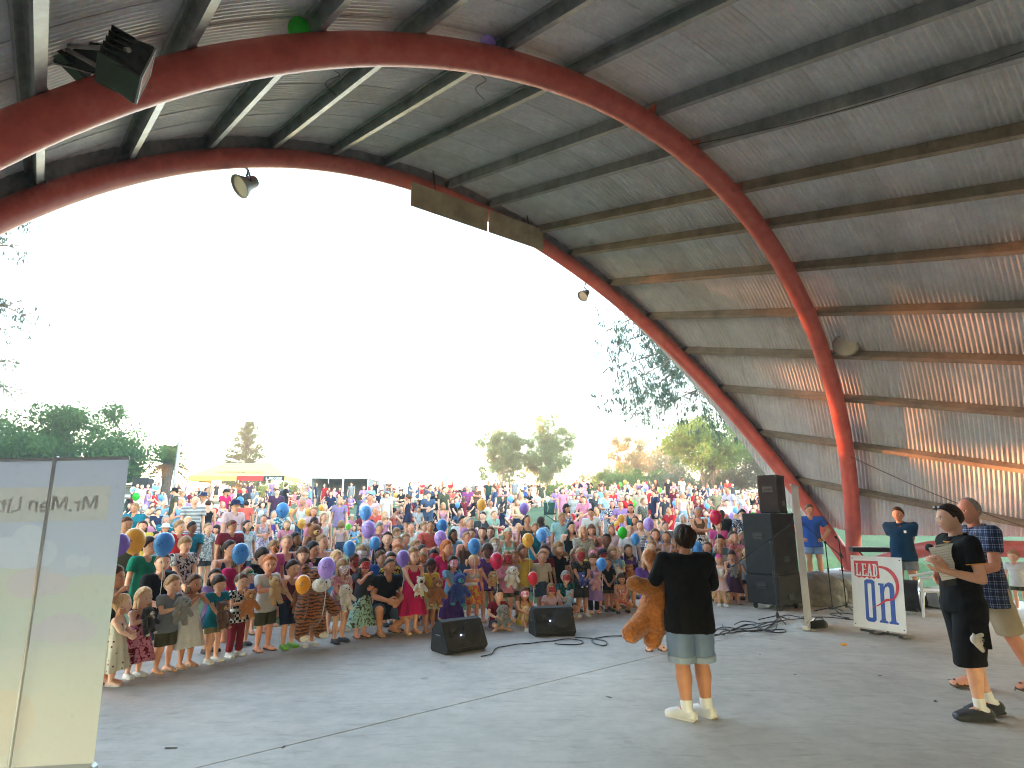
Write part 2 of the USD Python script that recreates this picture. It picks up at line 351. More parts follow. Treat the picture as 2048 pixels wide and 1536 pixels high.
# joint in the slab: from the lower left of the picture towards the right
J0, J1 = at_ground(390, 1536, 0)[:2], at_ground(1330, 1307, 0)[:2]
jd = (J1 - J0) / np.linalg.norm(J1 - J0)
joint = LineString([J0 - jd * 6, J1 + jd * 9]).buffer(.008, cap_style=2)
slab_mat = mat('stage_concrete', {'g': ('geometry', {}), 'n1': ('noise_texture', {'scale': .8, 'detail': 7.0, 'roughness': .68}), 'n2': ('noise_texture', {'scale': 5.0, 'detail': 8.0, 'roughness': .7}), 'n3': ('noise_texture', {'scale': 220.0, 'detail': 2.0}),
    'v': ('voronoi_texture', {'scale': 1.1, 'randomness': 1.0}), 'vr': ('rgb_ramp', {'ramp': [(.0, (1, 1, 1)), (.045, (.9, .9, .9)), (.06, (0, 0, 0))]}),
    'r1': ('rgb_ramp', {'ramp': [(.3, (.43, .39, .345)), (.5, (.545, .50, .445)), (.72, (.62, .575, .52))]}), 'r2': ('rgb_ramp', {'ramp': [(.35, (.80, .79, .77)), (.6, (1.0, 1.0, 1.0))]}),
    'mx': ('mix', {'mix_type': 'multiply', 'fac': .8}), 'mv': ('math', {'math_type': 'multiply', 'value2': .5}), 'm2': ('mix', {'color2': (.16, .15, .14)}), 'm3': ('mix', {'mix_type': 'multiply', 'fac': .25}), 'mq': ('mapping', {'scale': (1.4, 7.0, 1.0), 'rotation': (0, 0, .6)}), 'n5': ('noise_texture', {'scale': 1.6, 'detail': 9.0, 'roughness': .75, 'distortion': .6}), 'r5': ('rgb_ramp', {'ramp': [(.36, (.74, .72, .69)), (.47, (1, 1, 1)), (.62, (1, 1, 1)), (.70, (1.10, 1.09, 1.07))]}), 'm5': ('mix', {'mix_type': 'multiply', 'fac': .75}), 'n6': ('noise_texture', {'scale': .22, 'detail': 3.0}), 'r6': ('rgb_ramp', {'ramp': [(.36, (.82, .82, .82)), (.6, (1.04, 1.03, 1.01))]}), 'm6': ('mix', {'mix_type': 'multiply', 'fac': .9}),
    'b': ('bump', {'strength': .25, 'distance': .004}), 'p': ('principled_bsdf', {'roughness': .62})},
    [('g.position', 'n1.vector'), ('g.position', 'n2.vector'), ('g.position', 'n3.vector'), ('g.position', 'v.vector'), ('n1.fac', 'r1.fac'), ('n2.fac', 'r2.fac'), ('r1.color', 'mx.color1'), ('r2.color', 'mx.color2'),
     ('v.distance', 'vr.fac'), ('vr.color', 'mv.value1'), ('mv.value', 'm2.fac'), ('mx.color', 'm2.color1'), ('m2.color', 'm3.color1'), ('n3.color', 'm3.color2'), ('g.position', 'mq.vector'), ('mq.vector', 'n5.vector'), ('n5.fac', 'r5.fac'), ('m3.color', 'm5.color1'), ('r5.color', 'm5.color2'), ('g.position', 'n6.vector'), ('n6.fac', 'r6.fac'), ('m5.color', 'm6.color1'), ('r6.color', 'm6.color2'), ('m6.color', 'p.base_color'), ('n3.fac', 'b.height'), ('b.normal', 'p.normal')])
slab = STAGE.difference(joint)
obj('stage_floor', T(extrude(slab, .14), (0, 0, -.14)), slab_mat, kind='structure')
joint_mat = plain('joint_filler', (.035, .025, .024), .9)
obj('floor_joint', T(extrude(joint.buffer(.004), .1), (0, 0, -.116)), joint_mat, kind='structure')

ys = np.unique(np.concatenate([np.linspace(-60, 0, 12), np.linspace(0, 100, 130), np.linspace(100, 400, 14)])); xs = np.unique(np.concatenate([np.linspace(-300, -60, 10), np.linspace(-60, 60, 90), np.linspace(60, 300, 10)]))
GX, GY = np.meshgrid(xs, ys); inside = np.array([[Point(x, y).within(STAGE.buffer(-.25)) for x in xs] for y in ys])
GZ_ = _g(GY) + (meshkit.fbm(np.stack([GX * .12, GY * .12, 0 * GX], -1), 3, 4) - .5) * .16 * np.clip((GY - 10) / 10, 0, 1)
near = np.array([[Point(x, y).distance(STAGE) < 1.6 for x in xs] for y in ys])
GZ_ = np.where(near, -.035, GZ_); GZ_ = np.where(inside, -.2, GZ_)
v = np.stack([GX, GY, GZ_], -1).reshape(-1, 3); W = len(xs)
i = np.arange(len(ys) - 1)[:, None] * W; j = np.arange(W - 1)[None]
f = np.concatenate([np.stack([i + j, i + j + 1, i + W + j + 1], -1).reshape(-1, 3), np.stack([i + j, i + W + j + 1, i + W + j], -1).reshape(-1, 3)])
lawn = mat('lawn_ground', {'g': ('geometry', {}), 'n1': ('noise_texture', {'scale': .35, 'detail': 5.0}), 'n2': ('noise_texture', {'scale': 9.0, 'detail': 6.0, 'roughness': .7}),
    'r': ('rgb_ramp', {'ramp': [(.3, (.035, .075, .016)), (.5, (.06, .115, .026)), (.7, (.10, .14, .045))]}), 'r2': ('rgb_ramp', {'ramp': [(.3, (.6, .6, .55)), (.7, (1.15, 1.15, 1.0))]}), 'm': ('mix', {'mix_type': 'multiply', 'fac': 1.0}),
    'b': ('bump', {'strength': .7, 'distance': .05}), 'p': ('principled_bsdf', {'roughness': .85})},
    [('g.position', 'n1.vector'), ('g.position', 'n2.vector'), ('n1.fac', 'r.fac'), ('n2.fac', 'r2.fac'), ('r.color', 'm.color1'), ('r2.color', 'm.color2'), ('m.color', 'p.base_color'), ('n2.fac', 'b.height'), ('b.normal', 'p.normal')])
obj('lawn', trimesh.Trimesh(v, f, process=False), lawn, smooth=True, kind='structure')
# ------------------------------------------------------------------ people: one smooth body, clothes and hair as parts
M3 = m3.Manifold
def sph(c, r, seg=12):
    m = M3.sphere(1.0, seg); r = (r, r, r) if np.ndim(r) == 0 else r
    return m.scale(tuple(map(float, r))).translate(tuple(map(float, c)))
def hull(*ms): return M3.batch_hull(list(ms))
def union(ms): return M3.batch_boolean(list(ms), m3.OpType.Add)
def limb(pts, rs, seg=12):
    ss = [sph(p, r, seg) for p, r in zip(pts, rs)]
    return [hull(a, b) for a, b in zip(ss[:-1], ss[1:])]
def tri_of(m):
    q = m.to_mesh(); return trimesh.Trimesh(np.array(q.vert_properties[:, :3], float), np.array(q.tri_verts), process=False)
def man_of(t):
    t = trimesh.Trimesh(t.vertices, t.faces); 
    return M3(m3.Mesh(np.asarray(t.vertices, np.float32), np.asarray(t.faces, np.uint32)))
def unit(a): a = np.asarray(a, float); return a / (np.linalg.norm(a) + 1e-12)
def lerp(a, b, t): return np.asarray(a, float) * (1 - t) + np.asarray(b, float) * t
def ik(a, b, l1, l2, hint):
    a, b = np.asarray(a, float), np.asarray(b, float); d = b - a; L = np.linalg.norm(d)
    if L > (l1 + l2) * .995: b = a + d / L * (l1 + l2) * .995; d = b - a; L = np.linalg.norm(d)
    if L < abs(l1 - l2) + .01: L = abs(l1 - l2) + .01; d = unit(d) * L; b = a + d
    x = (l1 ** 2 - l2 ** 2 + L ** 2) / (2 * L); h = math.sqrt(max(l1 ** 2 - x ** 2, 0))
    n = unit(d); hp = np.asarray(hint, float) - n * (np.asarray(hint, float) @ n)
    return a + n * x + unit(hp) * h, b

_ico = {k: trimesh.creation.icosphere(k) for k in (1, 2, 3, 4, 5)}
def head_shape(sub, child):                                            # unit head: chin at -.5, crown at .5, facing +y
    v = np.array(_ico[sub].vertices); x, y, z = v.T
    wx, wf, wb = (.365, .385, .45) if child else (.335, .385, .435)
    t = np.clip(-z, 0, 1)
    X_ = x * wx * (1 - (.30 if child else .34) * t ** 1.4); Y_ = np.where(y > 0, y * wf, y * wb * (1 - .5 * t ** 1.2)) + .03 * t
    Z_ = z * .5
    fr = np.clip(y, 0, 1) ** 1.5
    g = lambda cx, cz, sx, sz: np.exp(-((X_ - cx) / sx) ** 2 - ((Z_ - cz) / sz) ** 2) * fr
    e0 = -.02 if child else .02
    Y_ += (.05 if child else .075) * g(0, e0 - .13, .045, .05) + (.022 if child else .045) * g(0, e0 - .04, .03, .08)
    Y_ -= .03 * g(.14, e0, .075, .05) + .03 * g(-.14, e0, .075, .05)
    Y_ += .014 * g(.13, e0 + .08, .09, .03) + .014 * g(-.13, e0 + .08, .09, .03)
    Y_ += .018 * g(0, e0 - .26, .075, .03) - .012 * g(0, e0 - .265, .09, .01) + .02 * g(0, -.43, .07, .05) - .014 * g(0, e0 - .34, .1, .03)
    Y_ += .018 * g(.17, e0 - .15, .08, .09) + .018 * g(-.17, e0 - .15, .08, .09)
    return np.stack([X_, Y_, Z_], 1)

AGES = dict(toddler=dict(H=.92, hh=.232, hip=.41, sh=.715, sw=.118, hw=.062, ua=.14, fa=.118, hand=.098, tr=.082, neck=.03, fat=1.12),
            child=dict(H=1.16, hh=.200, hip=.455, sh=.752, sw=.112, hw=.058, ua=.150, fa=.126, hand=.094, tr=.078, neck=.022, fat=1.02),
            teen=dict(H=1.42, hh=.162, hip=.49, sh=.80, sw=.108, hw=.055, ua=.165, fa=.14, hand=.102, tr=.073, neck=.025, fat=.96),
            woman=dict(H=1.64, hh=.145, hip=.505, sh=.815, sw=.102, hw=.056, ua=.172, fa=.145, hand=.104, tr=.076, neck=.027, fat=1.02),
            man=dict(H=1.76, hh=.142, hip=.515, sh=.822, sw=.119, hw=.052, ua=.174, fa=.148, hand=.108, tr=.077, neck=.034, fat=1.06))
# poses in units of height: pelvis height factor (None = hip), torso lean (forward, side), wrists (l, r) absolute, elbow hints, ankles, knee hints, head (yaw, pitch)
POSES = dict(
    stand=dict(wr=[(-.15, .03, .48), (.15, .03, .48)], eh=[(-.4, -1, 0), (.4, -1, 0)], an=[(-.06, 0), (.06, .02)]),
    hug=dict(wr=[(-.035, .165, .60), (.045, .155, .64)], eh=[(-1, -.3, -1), (1, -.3, -1)], an=[(-.055, .01), (.06, -.01)]),
    low=dict(wr=[(-.05, .15, .54), (.05, .15, .52)], eh=[(-1, -.4, -1), (1, -.4, -1)], an=[(-.06, 0), (.055, .02)]),
    cross=dict(wr=[(.07, .125, .68), (-.075, .145, .66)], eh=[(-1, -.1, -1), (1, -.1, -1)], an=[(-.065, 0), (.065, 0)]),
    hips=dict(wr=[(-.12, .035, .56), (.12, .035, .56)], eh=[(-1, -.3, 0), (1, -.3, 0)], an=[(-.07, 0), (.07, 0)]),
    mouth=dict(wr=[(-.04, .15, .60), (.02, .13, .76)], eh=[(-1, -.2, -1), (1, .2, -1)], an=[(-.05, .01), (.06, 0)]),
    pray=dict(wr=[(-.02, .14, .745), (.02, .14, .745)], eh=[(-1, .2, -1), (1, .2, -1)], an=[(-.055, 0), (.055, 0)]),
    side=dict(wr=[(-.15, .02, .48), (.05, .15, .62)], eh=[(-.4, -1, 0), (1, -.2, -1)], an=[(-.06, .02), (.06, 0)]),
    wave=dict(wr=[(-.15, .03, .48), (.17, .10, .80)], eh=[(-.4, -1, 0), (1, -.2, -1)], an=[(-.06, .02), (.06, 0)]),
    lotus=dict(pel=.085, lean=.16, wr=[(-.10, .19, .20), (.10, .19, .20)], eh=[(-1, -.2, -.4), (1, -.2, -.4)], an=[(.075, .17), (-.075, .15)], az=.035, kh=[(-1, .5, .25), (1, .5, .25)]),
    knees=dict(pel=.085, lean=.10, wr=[(-.05, .22, .24), (.05, .24, .25)], eh=[(-1, -.2, -.2), (1, -.2, -.2)], an=[(-.05, .27), (.07, .31)], az=.035, kh=[(-.2, .2, 1), (.2, .2, 1)]),
    legs=dict(pel=.085, lean=-.10, wr=[(-.2, -.10, .05), (.09, .17, .17)], eh=[(-1, -1, 0), (1, -.3, .2)], an=[(-.06, .44), (.09, .43)], az=.04, kh=[(0, 0, 1), (0, 0, 1)]),
    chair=dict(pel=.285, lean=-.06, wr=[(-.08, .2, .345), (.08, .2, .345)], eh=[(-1, -.4, -.5), (1, -.4, -.5)], an=[(-.07, .27), (.07, .25)], az=.04, kh=[(0, .2, 1), (0, .2, 1)]),
    crouch=dict(pel=.2, lean=.22, wr=[(-.02, .26, .30), (.10, .27, .32)], eh=[(-1, -.4, -.5), (1, -.4, -.5)], an=[(-.10, .02), (.09, .12)], az=.045, kh=[(-.4, 1, .6), (.5, 1, .7)]),
    kneel=dict(pel=.27, lean=.05, wr=[(-.05, .17, .36), (.05, .17, .38)], eh=[(-1, -.4, -.5), (1, -.4, -.5)], an=[(-.06, -.20), (.06, -.22)], az=.03, kh=[(0, 1, -.6), (0, 1, -.6)]),
)
def skeleton(age, pose, over=None):
    A = AGES[age]; H = A['H']; p = dict(POSES[pose]); p.update(over or {}); J = dict(H=H, A=A, hh=A['hh'] * H)
    pel = np.array([0, p.get('py', 0.0) * H, (p['pel'] if p.get('pel') else A['hip'] + .01) * H]) if 'pel' in p else np.array([0, p.get('py', 0) * H, (A['hip'] + .0) * H])
    lean = p.get('lean', 0.0); sl = p.get('slean', 0.0)
    up = unit([math.sin(sl), math.sin(lean), math.cos(lean)]); fw = unit(np.array([0, 1, 0]) - up * up[1]); rt = np.cross(fw, up)
    tl = (A['sh'] - A['hip']) * H
    J.update(pel=pel, up=up, fw=fw, rt=rt, tl=tl, waist=pel + up * tl * .36, chest=pel + up * tl * .70 + fw * .006 * H, neck=pel + up * tl * 1.03)
    J['shl'] = pel + up * tl * .965 - rt * A['sw'] * H; J['shr'] = pel + up * tl * .965 + rt * A['sw'] * H
    hy, hp = p.get('head', (0, 0)); hr = p.get('hroll', 0.0)
    Rz = trimesh.transformations.rotation_matrix(hy, Z)[:3, :3]; Rx = trimesh.transformations.rotation_matrix(hp, X)[:3, :3]; Ry = trimesh.transformations.rotation_matrix(hr, Y)[:3, :3]
    J['hR'] = Rz @ Rx @ Ry; chin = A['neck'] * H
    base = J['neck'] + unit(up + [0, .25, 0]) * chin
    J['hc'] = base + J['hR'] @ np.array([0, .10, .44]) * J['hh']
    off = pel - np.array([0, pel[1], A['hip'] * H])
    rel = lambda w: np.array([w[0], w[1], w[2]]) * H
    for k, sh, w, hnt in (('l', 'shl', p['wr'][0], p['eh'][0]), ('r', 'shr', p['wr'][1], p['eh'][1])):
        J['el' + k], J['wr' + k] = ik(J[sh], rel(w), A['ua'] * H, A['fa'] * H, hnt)
    az = p.get('az', .042); kh = p.get('kh', [(0, 1, 0), (0, 1, 0)])
    for k, sgn, a, hnt in (('l', -1, p['an'][0], kh[0]), ('r', 1, p['an'][1], kh[1])):
        J['hp' + k] = pel + J['rt'] * sgn * A['hw'] * H * .95
        ll = (A['hip'] - .042) * H
        J['kn' + k], J['an' + k] = ik(J['hp' + k], np.array([a[0], a[1], a[2] if len(a) > 2 else az]) * H, ll * .515, ll * .485, hnt)
    J['toe'] = p.get('toe', [None, None]); J['hand'] = p.get('hand', [None, None]); J['curl'] = p.get('curl', [.5, .5]); J['pose'] = pose
    return J

def hand(J, k, lod, seg):
    w = J['wr' + k]; e = J['el' + k]; L = J['A']['hand'] * J['H']; i = 0 if k == 'l' else 1
    d = unit(w - e); given = J['hand'][i]
    if given is not None: d = unit(given[0])
    inn = np.array([1.0, 0, 0]) * (1 if k == 'l' else -1)
    n = inn if given is None else np.asarray(given[1], float); n = unit(n - d * (n @ d)); s = np.cross(d, n)                 # n: palm side
    if given is None and abs(d[2]) < .75 and J['pose'] in ('stand',): pass
    ths = 1 if (s @ np.array([0, 1, 0]) + .2 * s[2]) > 0 else -1                                               # thumb towards the front / up
    P = lambda a, b, c: w + d * a * L + s * ths * b * L + n * c * L
    r = L * .085
    out = [hull(sph(w, L * .15, seg), sph(P(.12, .16, 0), L * .12, seg), sph(P(.12, -.16, 0), L * .12, seg), sph(P(.48, .19, 0), L * .095, seg), sph(P(.46, -.19, 0), L * .085, seg))]
    cu = J['curl'][i]
    for q, (b, ln) in enumerate(((.20, .46), (.07, .52), (-.07, .48), (-.19, .38))):
        a0 = P(.46, b, 0); a = cu * .7; a1 = a0 + (d * math.cos(a) + n * math.sin(a)) * ln * .5 * L; a = cu * 1.7; a2 = a1 + (d * math.cos(a) + n * math.sin(a)) * ln * .5 * L
        if lod == 0: out += limb([a0, a1, a2], [r, r * .92, r * .75], 8)
        else: out += limb([a0, a2], [r, r * .8], 6)
    t0, t1, t2 = P(.14, .17, .05), P(.34, .36, .14), P(.56, .38, .2)
    out += limb([t0, t1, t2] if lod == 0 else [t0, t2], [r * 1.25, r * 1.05, r * .8] if lod == 0 else [r * 1.2, r * .9], 8 if lod == 0 else 6)
    return out

def foot_dirs(J, k):
    i = 0 if k == 'l' else 1; t = J['toe'][i]
    if t is None:
        sh = J['an' + k] - J['kn' + k]; t = np.array([(-.18 if k == 'l' else .18), 1, 0.0])
        if J['pose'] == 'kneel': t = np.array([0, -1, -.25])
        if J['pose'] == 'legs': t = np.array([-.2 if k == 'l' else .2, .25, 1])
        if J['pose'] == 'lotus': t = np.array([1 if k == 'l' else -1, .5, -.05])
    return unit(t)
def foot_pts(J, k):
    t = foot_dirs(J, k); a = J['an' + k]; H = J['H']; dn = unit(np.array([0, 0, -1.0]) - t * (-t[2])) if abs(t[2]) < .9 else np.array([0, 1.0, 0]) * 1
    sd = np.cross(t, dn)
    h = .026 * H
    return a - t * .03 * H + dn * (.042 * H - .022 * H), a + t * .07 * H + dn * .024 * H, a + t * .105 * H + dn * .029 * H, sd, dn

def torso_parts(J, g=0.0, seg=16, sleeves=True, belly=0.0):
    A = J['A']; H = J['H']; f = A['fat']; tr = A['tr'] * H * f
    fem = J.get('sex') == 'f'; R = np.stack([J['rt'], J['fw'], J['up']], 1)
    def el(c, rx, ry, rz):
        m = M3.sphere(1.0, seg).scale((float(rx + g), float(ry + g), float(rz + g)))
        mt = np.zeros((3, 4)); mt[:, :3] = R; mt[:, 3] = c
        return m.transform(mt)
    sw = A['sw'] * H
    pel = el(J['pel'] + J['up'] * .012 * H, tr * 1.08 * (1.06 if fem else 1), tr * .84, tr * .8)
    wa = el(J['waist'] + J['fw'] * belly * .5 * H, tr * (.88 if fem else .98), tr * .76 + belly * H, tr * .8)
    ch = el(J['chest'], tr * (1.06 if fem else 1.16), tr * .84, tr * .9)
    r = .036 * H * (f if f > 1 else 1)
    sl, sr, ne = sph(lerp(J['shl'], J['chest'], .12), r + g, seg), sph(lerp(J['shr'], J['chest'], .12), r + g, seg), sph(J['neck'] - J['up'] * .022 * H, .036 * H + g, seg)
    parts = [hull(pel, wa), hull(wa, ch), hull(ch, sl, sr), hull(sl, sr, ne)]
    if fem and A is AGES['woman']:
        for s in (-1, 1): parts.append(el(J['chest'] + J['rt'] * s * .042 * H + J['fw'] * .03 * H + J['up'] * -.01 * H, .036 * H, .034 * H, .036 * H))
    return parts

def arm_r(J): 
    f = J['A']['fat']; H = J['H']; return .031 * H * f, .027 * H * f, .0225 * H * f, .0235 * H * f, .0155 * H * f
def leg_r(J):
    f = J['A']['fat']; H = J['H']; return .052 * H * f, .044 * H * f, .030 * H * f, .034 * H * f, .0205 * H * f

def build_body(J, lod):
    seg = {0: 20, 1: 12, 2: 8}[lod]; H = J['H']; A = J['A']; child = A['hh'] > .14
    parts = torso_parts(J, -.004 * H, seg)
    a0, a1, a2, a3, a4 = arm_r(J); l0, l1, l2, l3, l4 = leg_r(J)
    for k, s in (('l', 'shl'), ('r', 'shr')):
        sh, e, w = J[s], J['el' + k], J['wr' + k]
        parts += limb([lerp(sh, e, .04), lerp(sh, e, .45), e, lerp(e, w, .3), w], [a0, a1, a2, a3, a4], seg)
        parts += hand(J, k, lod, 8)
        h, kn, an = J['hp' + k], J['kn' + k], J['an' + k]
        back = unit(np.cross(np.cross(kn - h, an - kn), an - kn)) if np.linalg.norm(np.cross(kn - h, an - kn)) > 1e-5 else np.array([0, -1.0, 0])
        calf = lerp(kn, an, .3) + np.array([0, -.008 * H, 0])
        parts += limb([h, lerp(h, kn, .4), kn, calf, lerp(kn, an, .62), an], [l0, l1, l2, l3, (l3 + l4) * .48, l4], seg)
        hl, bl, to, sd, dn = foot_pts(J, k)
        fs = [sph(an, l4 * 1.05, 10), sph(hl, .022 * H, 10), sph(bl + sd * .018 * H, .017 * H, 10), sph(bl - sd * .018 * H, .017 * H, 10), sph(to + sd * .012 * H, .012 * H, 10), sph(to - sd * .012 * H, .012 * H, 10)]
        parts.append(hull(*fs))
    nr = .031 * H * (1.12 if A is AGES['man'] else .92)
    hb = J['hc'] + J['hR'] @ np.array([0, -.12, -.22]) * J['hh']
    parts += limb([J['neck'] - J['up'] * .03 * H, lerp(J['neck'], hb, .55), hb], [nr * 1.25, nr, nr * 1.05], seg)
    hv = head_shape({0: 4, 1: 3, 2: 2}[lod], child)
    hv = hv @ np.diag([1, 1, 1]) * J['hh'] @ J['hR'].T + J['hc']
    hm = trimesh.Trimesh(hv, _ico[{0: 4, 1: 3, 2: 2}[lod]].faces, process=False)
    parts.append(man_of(hm))
    for s in (-1, 1):
        if lod < 2:
            c = J['hc'] + J['hR'] @ np.array([s * (.355 if child else .325), -.03, -.02]) * J['hh']
            e = M3.sphere(1, 10).scale((.03 * J['hh'], .065 * J['hh'], .1 * J['hh'])); mt = np.zeros((3, 4)); mt[:, :3] = J['hR'] @ trimesh.transformations.rotation_matrix(s * .35, Z)[:3, :3]; mt[:, 3] = c
            parts.append(e.transform(mt))
    m = tri_of(union(parts))
    return m, hm

def soften(m, n=6, ln=None):
    if ln: m = tri_of(man_of(m).refine_to_length(ln))
    t = trimesh.Trimesh(m.vertices, m.faces)
    trimesh.smoothing.filter_taubin(t, .5, .53, n); return t
def wrinkle(m, amp, sc, seed=0, stretch=(1, 1, .6)):
    n = m.vertex_normals; d = meshkit.fbm(m.vertices * np.array(stretch) * sc + seed * 7.3, 3, seed) - .5
    return trimesh.Trimesh(m.vertices + n * (d * amp)[:, None], m.faces, process=False)

def cut(m, P, n):                                                       # keep the side the normal points to
    n = unit(n); return m.trim_by_plane(tuple(map(float, n)), float(np.dot(n, P)))

def make_top(J, kind, lod):
    seg = {0: 20, 1: 12, 2: 8}[lod]; H = J['H']; g = .006 * H if kind in ('tank', 'top') else .010 * H
    parts = torso_parts(J, g, seg, belly=J.get('belly', 0))
    body = union(parts)
    hem = J['pel'] + J['up'] * (J.get('hem', -.062) * H if kind not in ('tank', 'top') else -.02 * H)
    loose = kind in ('tee', 'polo', 'shirt', 'long')
    if loose:
        tr = J['A']['tr'] * H * J['A']['fat']
        R = np.stack([J['rt'], J['fw'], J['up']], 1)
        def el(c, rx, ry):
            mt = np.zeros((3, 4)); mt[:, :3] = R; mt[:, 3] = c; return M3.sphere(1, seg).scale((float(rx), float(ry), .03 * H)).transform(mt)
        b = J.get('belly', 0) * H
        body = body + hull(el(J['chest'] - J['up'] * .03 * H, tr * 1.1 + g, tr * .84 + g), el(J['pel'] + J['up'] * (J.get('hem', -.062) - .01) * H, J['A']['hw'] * .95 * H + leg_r(J)[0] + .020 * H, tr * .95 + g * 1.6 + b * .5), el(J['waist'] + J['fw'] * b * .5, tr * 1.06 + g, tr * .86 + g + b))
    body = cut(body, hem, J['up'])
    if kind in ('tank', 'top'):
        body = cut(body, J['pel'] + J['up'] * J['tl'] * .80, -J['up'])
        st = []
        for s in (-1, 1):
            x = J['rt'] * s * J['A']['sw'] * H * .55; c = J['neck'] + x - J['up'] * .02 * H
            st += limb([J['chest'] + x * .9 + J['fw'] * J['A']['tr'] * H * .62 + J['up'] * .02 * H, c + J['fw'] * .012 * H + J['up'] * .002 * H, J['chest'] + x * .9 - J['fw'] * J['A']['tr'] * H * .66 + J['up'] * .03 * H], [.026 * H, .02 * H, .026 * H], 8)
        body = union([body] + st)
    else:
        a0, a1, a2, a3, a4 = arm_r(J); fr = 1.0 if kind == 'long' else .58
        for k, s in (('l', 'shl'), ('r', 'shr')):
            sh, e, w = J[s], J['el' + k], J['wr' + k]
            gg = .010 * H
            if kind == 'long': sl = union(limb([lerp(sh, e, 0), e, lerp(e, w, .9)], [a0 + gg, a2 + gg, a4 + gg], seg))
            else:
                end = lerp(sh, e, fr); sl = cut(union(limb([lerp(sh, e, 0), lerp(sh, e, fr + .12)], [a0 + gg, a1 + gg * 1.7], seg)), end, sh - e)
            body = body + sl
    # neck opening
    hole = hull(sph(J['neck'] + J['up'] * .02 * H, (.043 if kind not in ('tank', 'top') else .03) * H, 12), sph(J['neck'] + J['up'] * .08 * H, .06 * H, 12), sph(J['neck'] - J['up'] * .015 * H + J['fw'] * .035 * H, .03 * H, 12))
    body = body - hole
    m = tri_of(body)
    if lod == 0: m = wrinkle(soften(m, 5, (.012 if J.get('fine') else .022) * H), (.020 if J.get('fine') else .013) * H, (11 if J.get('fine') else 9) / H, 3, (1, 1, .75))
    return m

def make_skirt(J, lod, top_f, bot_z, flare, folds=9, g=.012, seed=0, ry=.9):
    H = J['H']; tr = J['A']['tr'] * H * J['A']['fat']; n = {0: 72, 1: 40, 2: 20}[lod]; rows = {0: 12, 1: 7, 2: 4}[lod]
    a = np.linspace(0, 2 * np.pi, n, endpoint=False); v = []
    P0 = J['pel'] + J['up'] * J['tl'] * top_f; P1 = np.array([J['pel'][0], J['pel'][1] + .01 * H, bot_z * H])
    rs = np.random.default_rng(seed + 9); phs = rs.uniform(0, 6, 3)
    for t in np.linspace(0, 1, rows):
        r = lerp(tr * .92 + g * H, tr * 1.1 * flare + g * H, t ** .8)
        wob = 1 + .09 * t * np.sin(folds * a + phs[0]) + .05 * t * np.sin((folds + 4) * a + phs[1])
        c = lerp(P0, P1, t)
        v.append(np.stack([c[0] + r * 1.06 * wob * np.cos(a), c[1] + r * ry * wob * np.sin(a), np.full(n, c[2]) + .01 * H * t * np.sin(3 * a + phs[2])], 1))
    for t in np.linspace(1, .5, 3):                                            # inner face
        r = (lerp(tr * .92 + g * H, tr * 1.1 * flare + g * H, t ** .8) - .008 * H); c = lerp(P0, P1, t); wob = 1 + .09 * t * np.sin(folds * a + phs[0]) + .05 * t * np.sin((folds + 4) * a + phs[1])
        v.append(np.stack([c[0] + r * 1.06 * wob * np.cos(a), c[1] + r * ry * wob * np.sin(a), np.full(n, c[2]) + .01 * H * t * np.sin(3 * a + phs[2])], 1))
    R = len(v); v = np.concatenate(v)
    i = np.arange(R - 1)[:, None] * n; j = np.arange(n)[None]; k = (j + 1) % n
    f = np.concatenate([np.stack([i + j, i + n + k, i + k], -1).reshape(-1, 3), np.stack([i + j, i + n + j, i + n + k], -1).reshape(-1, 3)])
    return trimesh.Trimesh(v, f, process=False)

def make_bottom(J, kind, lod):
    seg = {0: 20, 1: 12, 2: 8}[lod]; H = J['H']; l0, l1, l2, l3, l4 = leg_r(J)
    seated = J['pose'] in ('lotus', 'knees', 'legs', 'chair', 'crouch', 'kneel')
    if kind == 'skirt' and not seated: return make_skirt(J, lod, .3, J['A']['hip'] - .16, 1.45)
    if kind == 'longskirt' and not seated: return make_skirt(J, lod, .3, .14, 1.75, 11)
    if kind in ('skirt', 'longskirt'): kind = 'shorts'
    tp = torso_parts(J, .008 * H, seg)
    body = cut(tp[0], J['pel'] + J['up'] * J['tl'] * .26, -J['up'])
    f = {'shorts': .62, 'short': .38, 'long_shorts': .92, 'trousers': 2.0, 'capri': 1.45, 'baggy': 1.14}[kind]
    gg = {'shorts': .016, 'short': .010, 'long_shorts': .02, 'trousers': .012, 'capri': .012, 'baggy': .024}[kind] * H
    legs = []
    for k in 'lr':
        h, kn, an = J['hp' + k], J['kn' + k], J['an' + k]
        if f <= 1: 
            end = lerp(h, kn, f); m = cut(union(limb([h, lerp(h, kn, min(1.05, f + .14))], [l0 + gg * .6, lerp(l1, l2, max(0, (f - .4) / .6)) + gg * 1.35], seg)), end, h - kn)
        else:
            q = f - 1
            if q < .4: m = cut(union(limb([h, lerp(h, kn, .6), kn, lerp(kn, an, q + .1)], [l0 + gg, l1 + gg, l2 + gg * 1.5, l3 + gg * 1.5], seg)), lerp(kn, an, q), kn - an); legs.append(m); continue
            m = union(limb([h, kn, lerp(kn, an, .5), lerp(kn, an, min(q, .93) + .05)], [l0 + gg * .6, l2 + gg * 1.1, l3 * .9 + gg, l4 + gg * 1.7], seg)); m = cut(m, lerp(kn, an, min(q, .93)), kn - an)
        legs.append(m)
    m = tri_of(union([body] + legs))
    if lod == 0: m = wrinkle(soften(m, 5, (.012 if J.get('fine') else .02) * H), (.016 if J.get('fine') else .010) * H, 11 / H, 5)
    return m

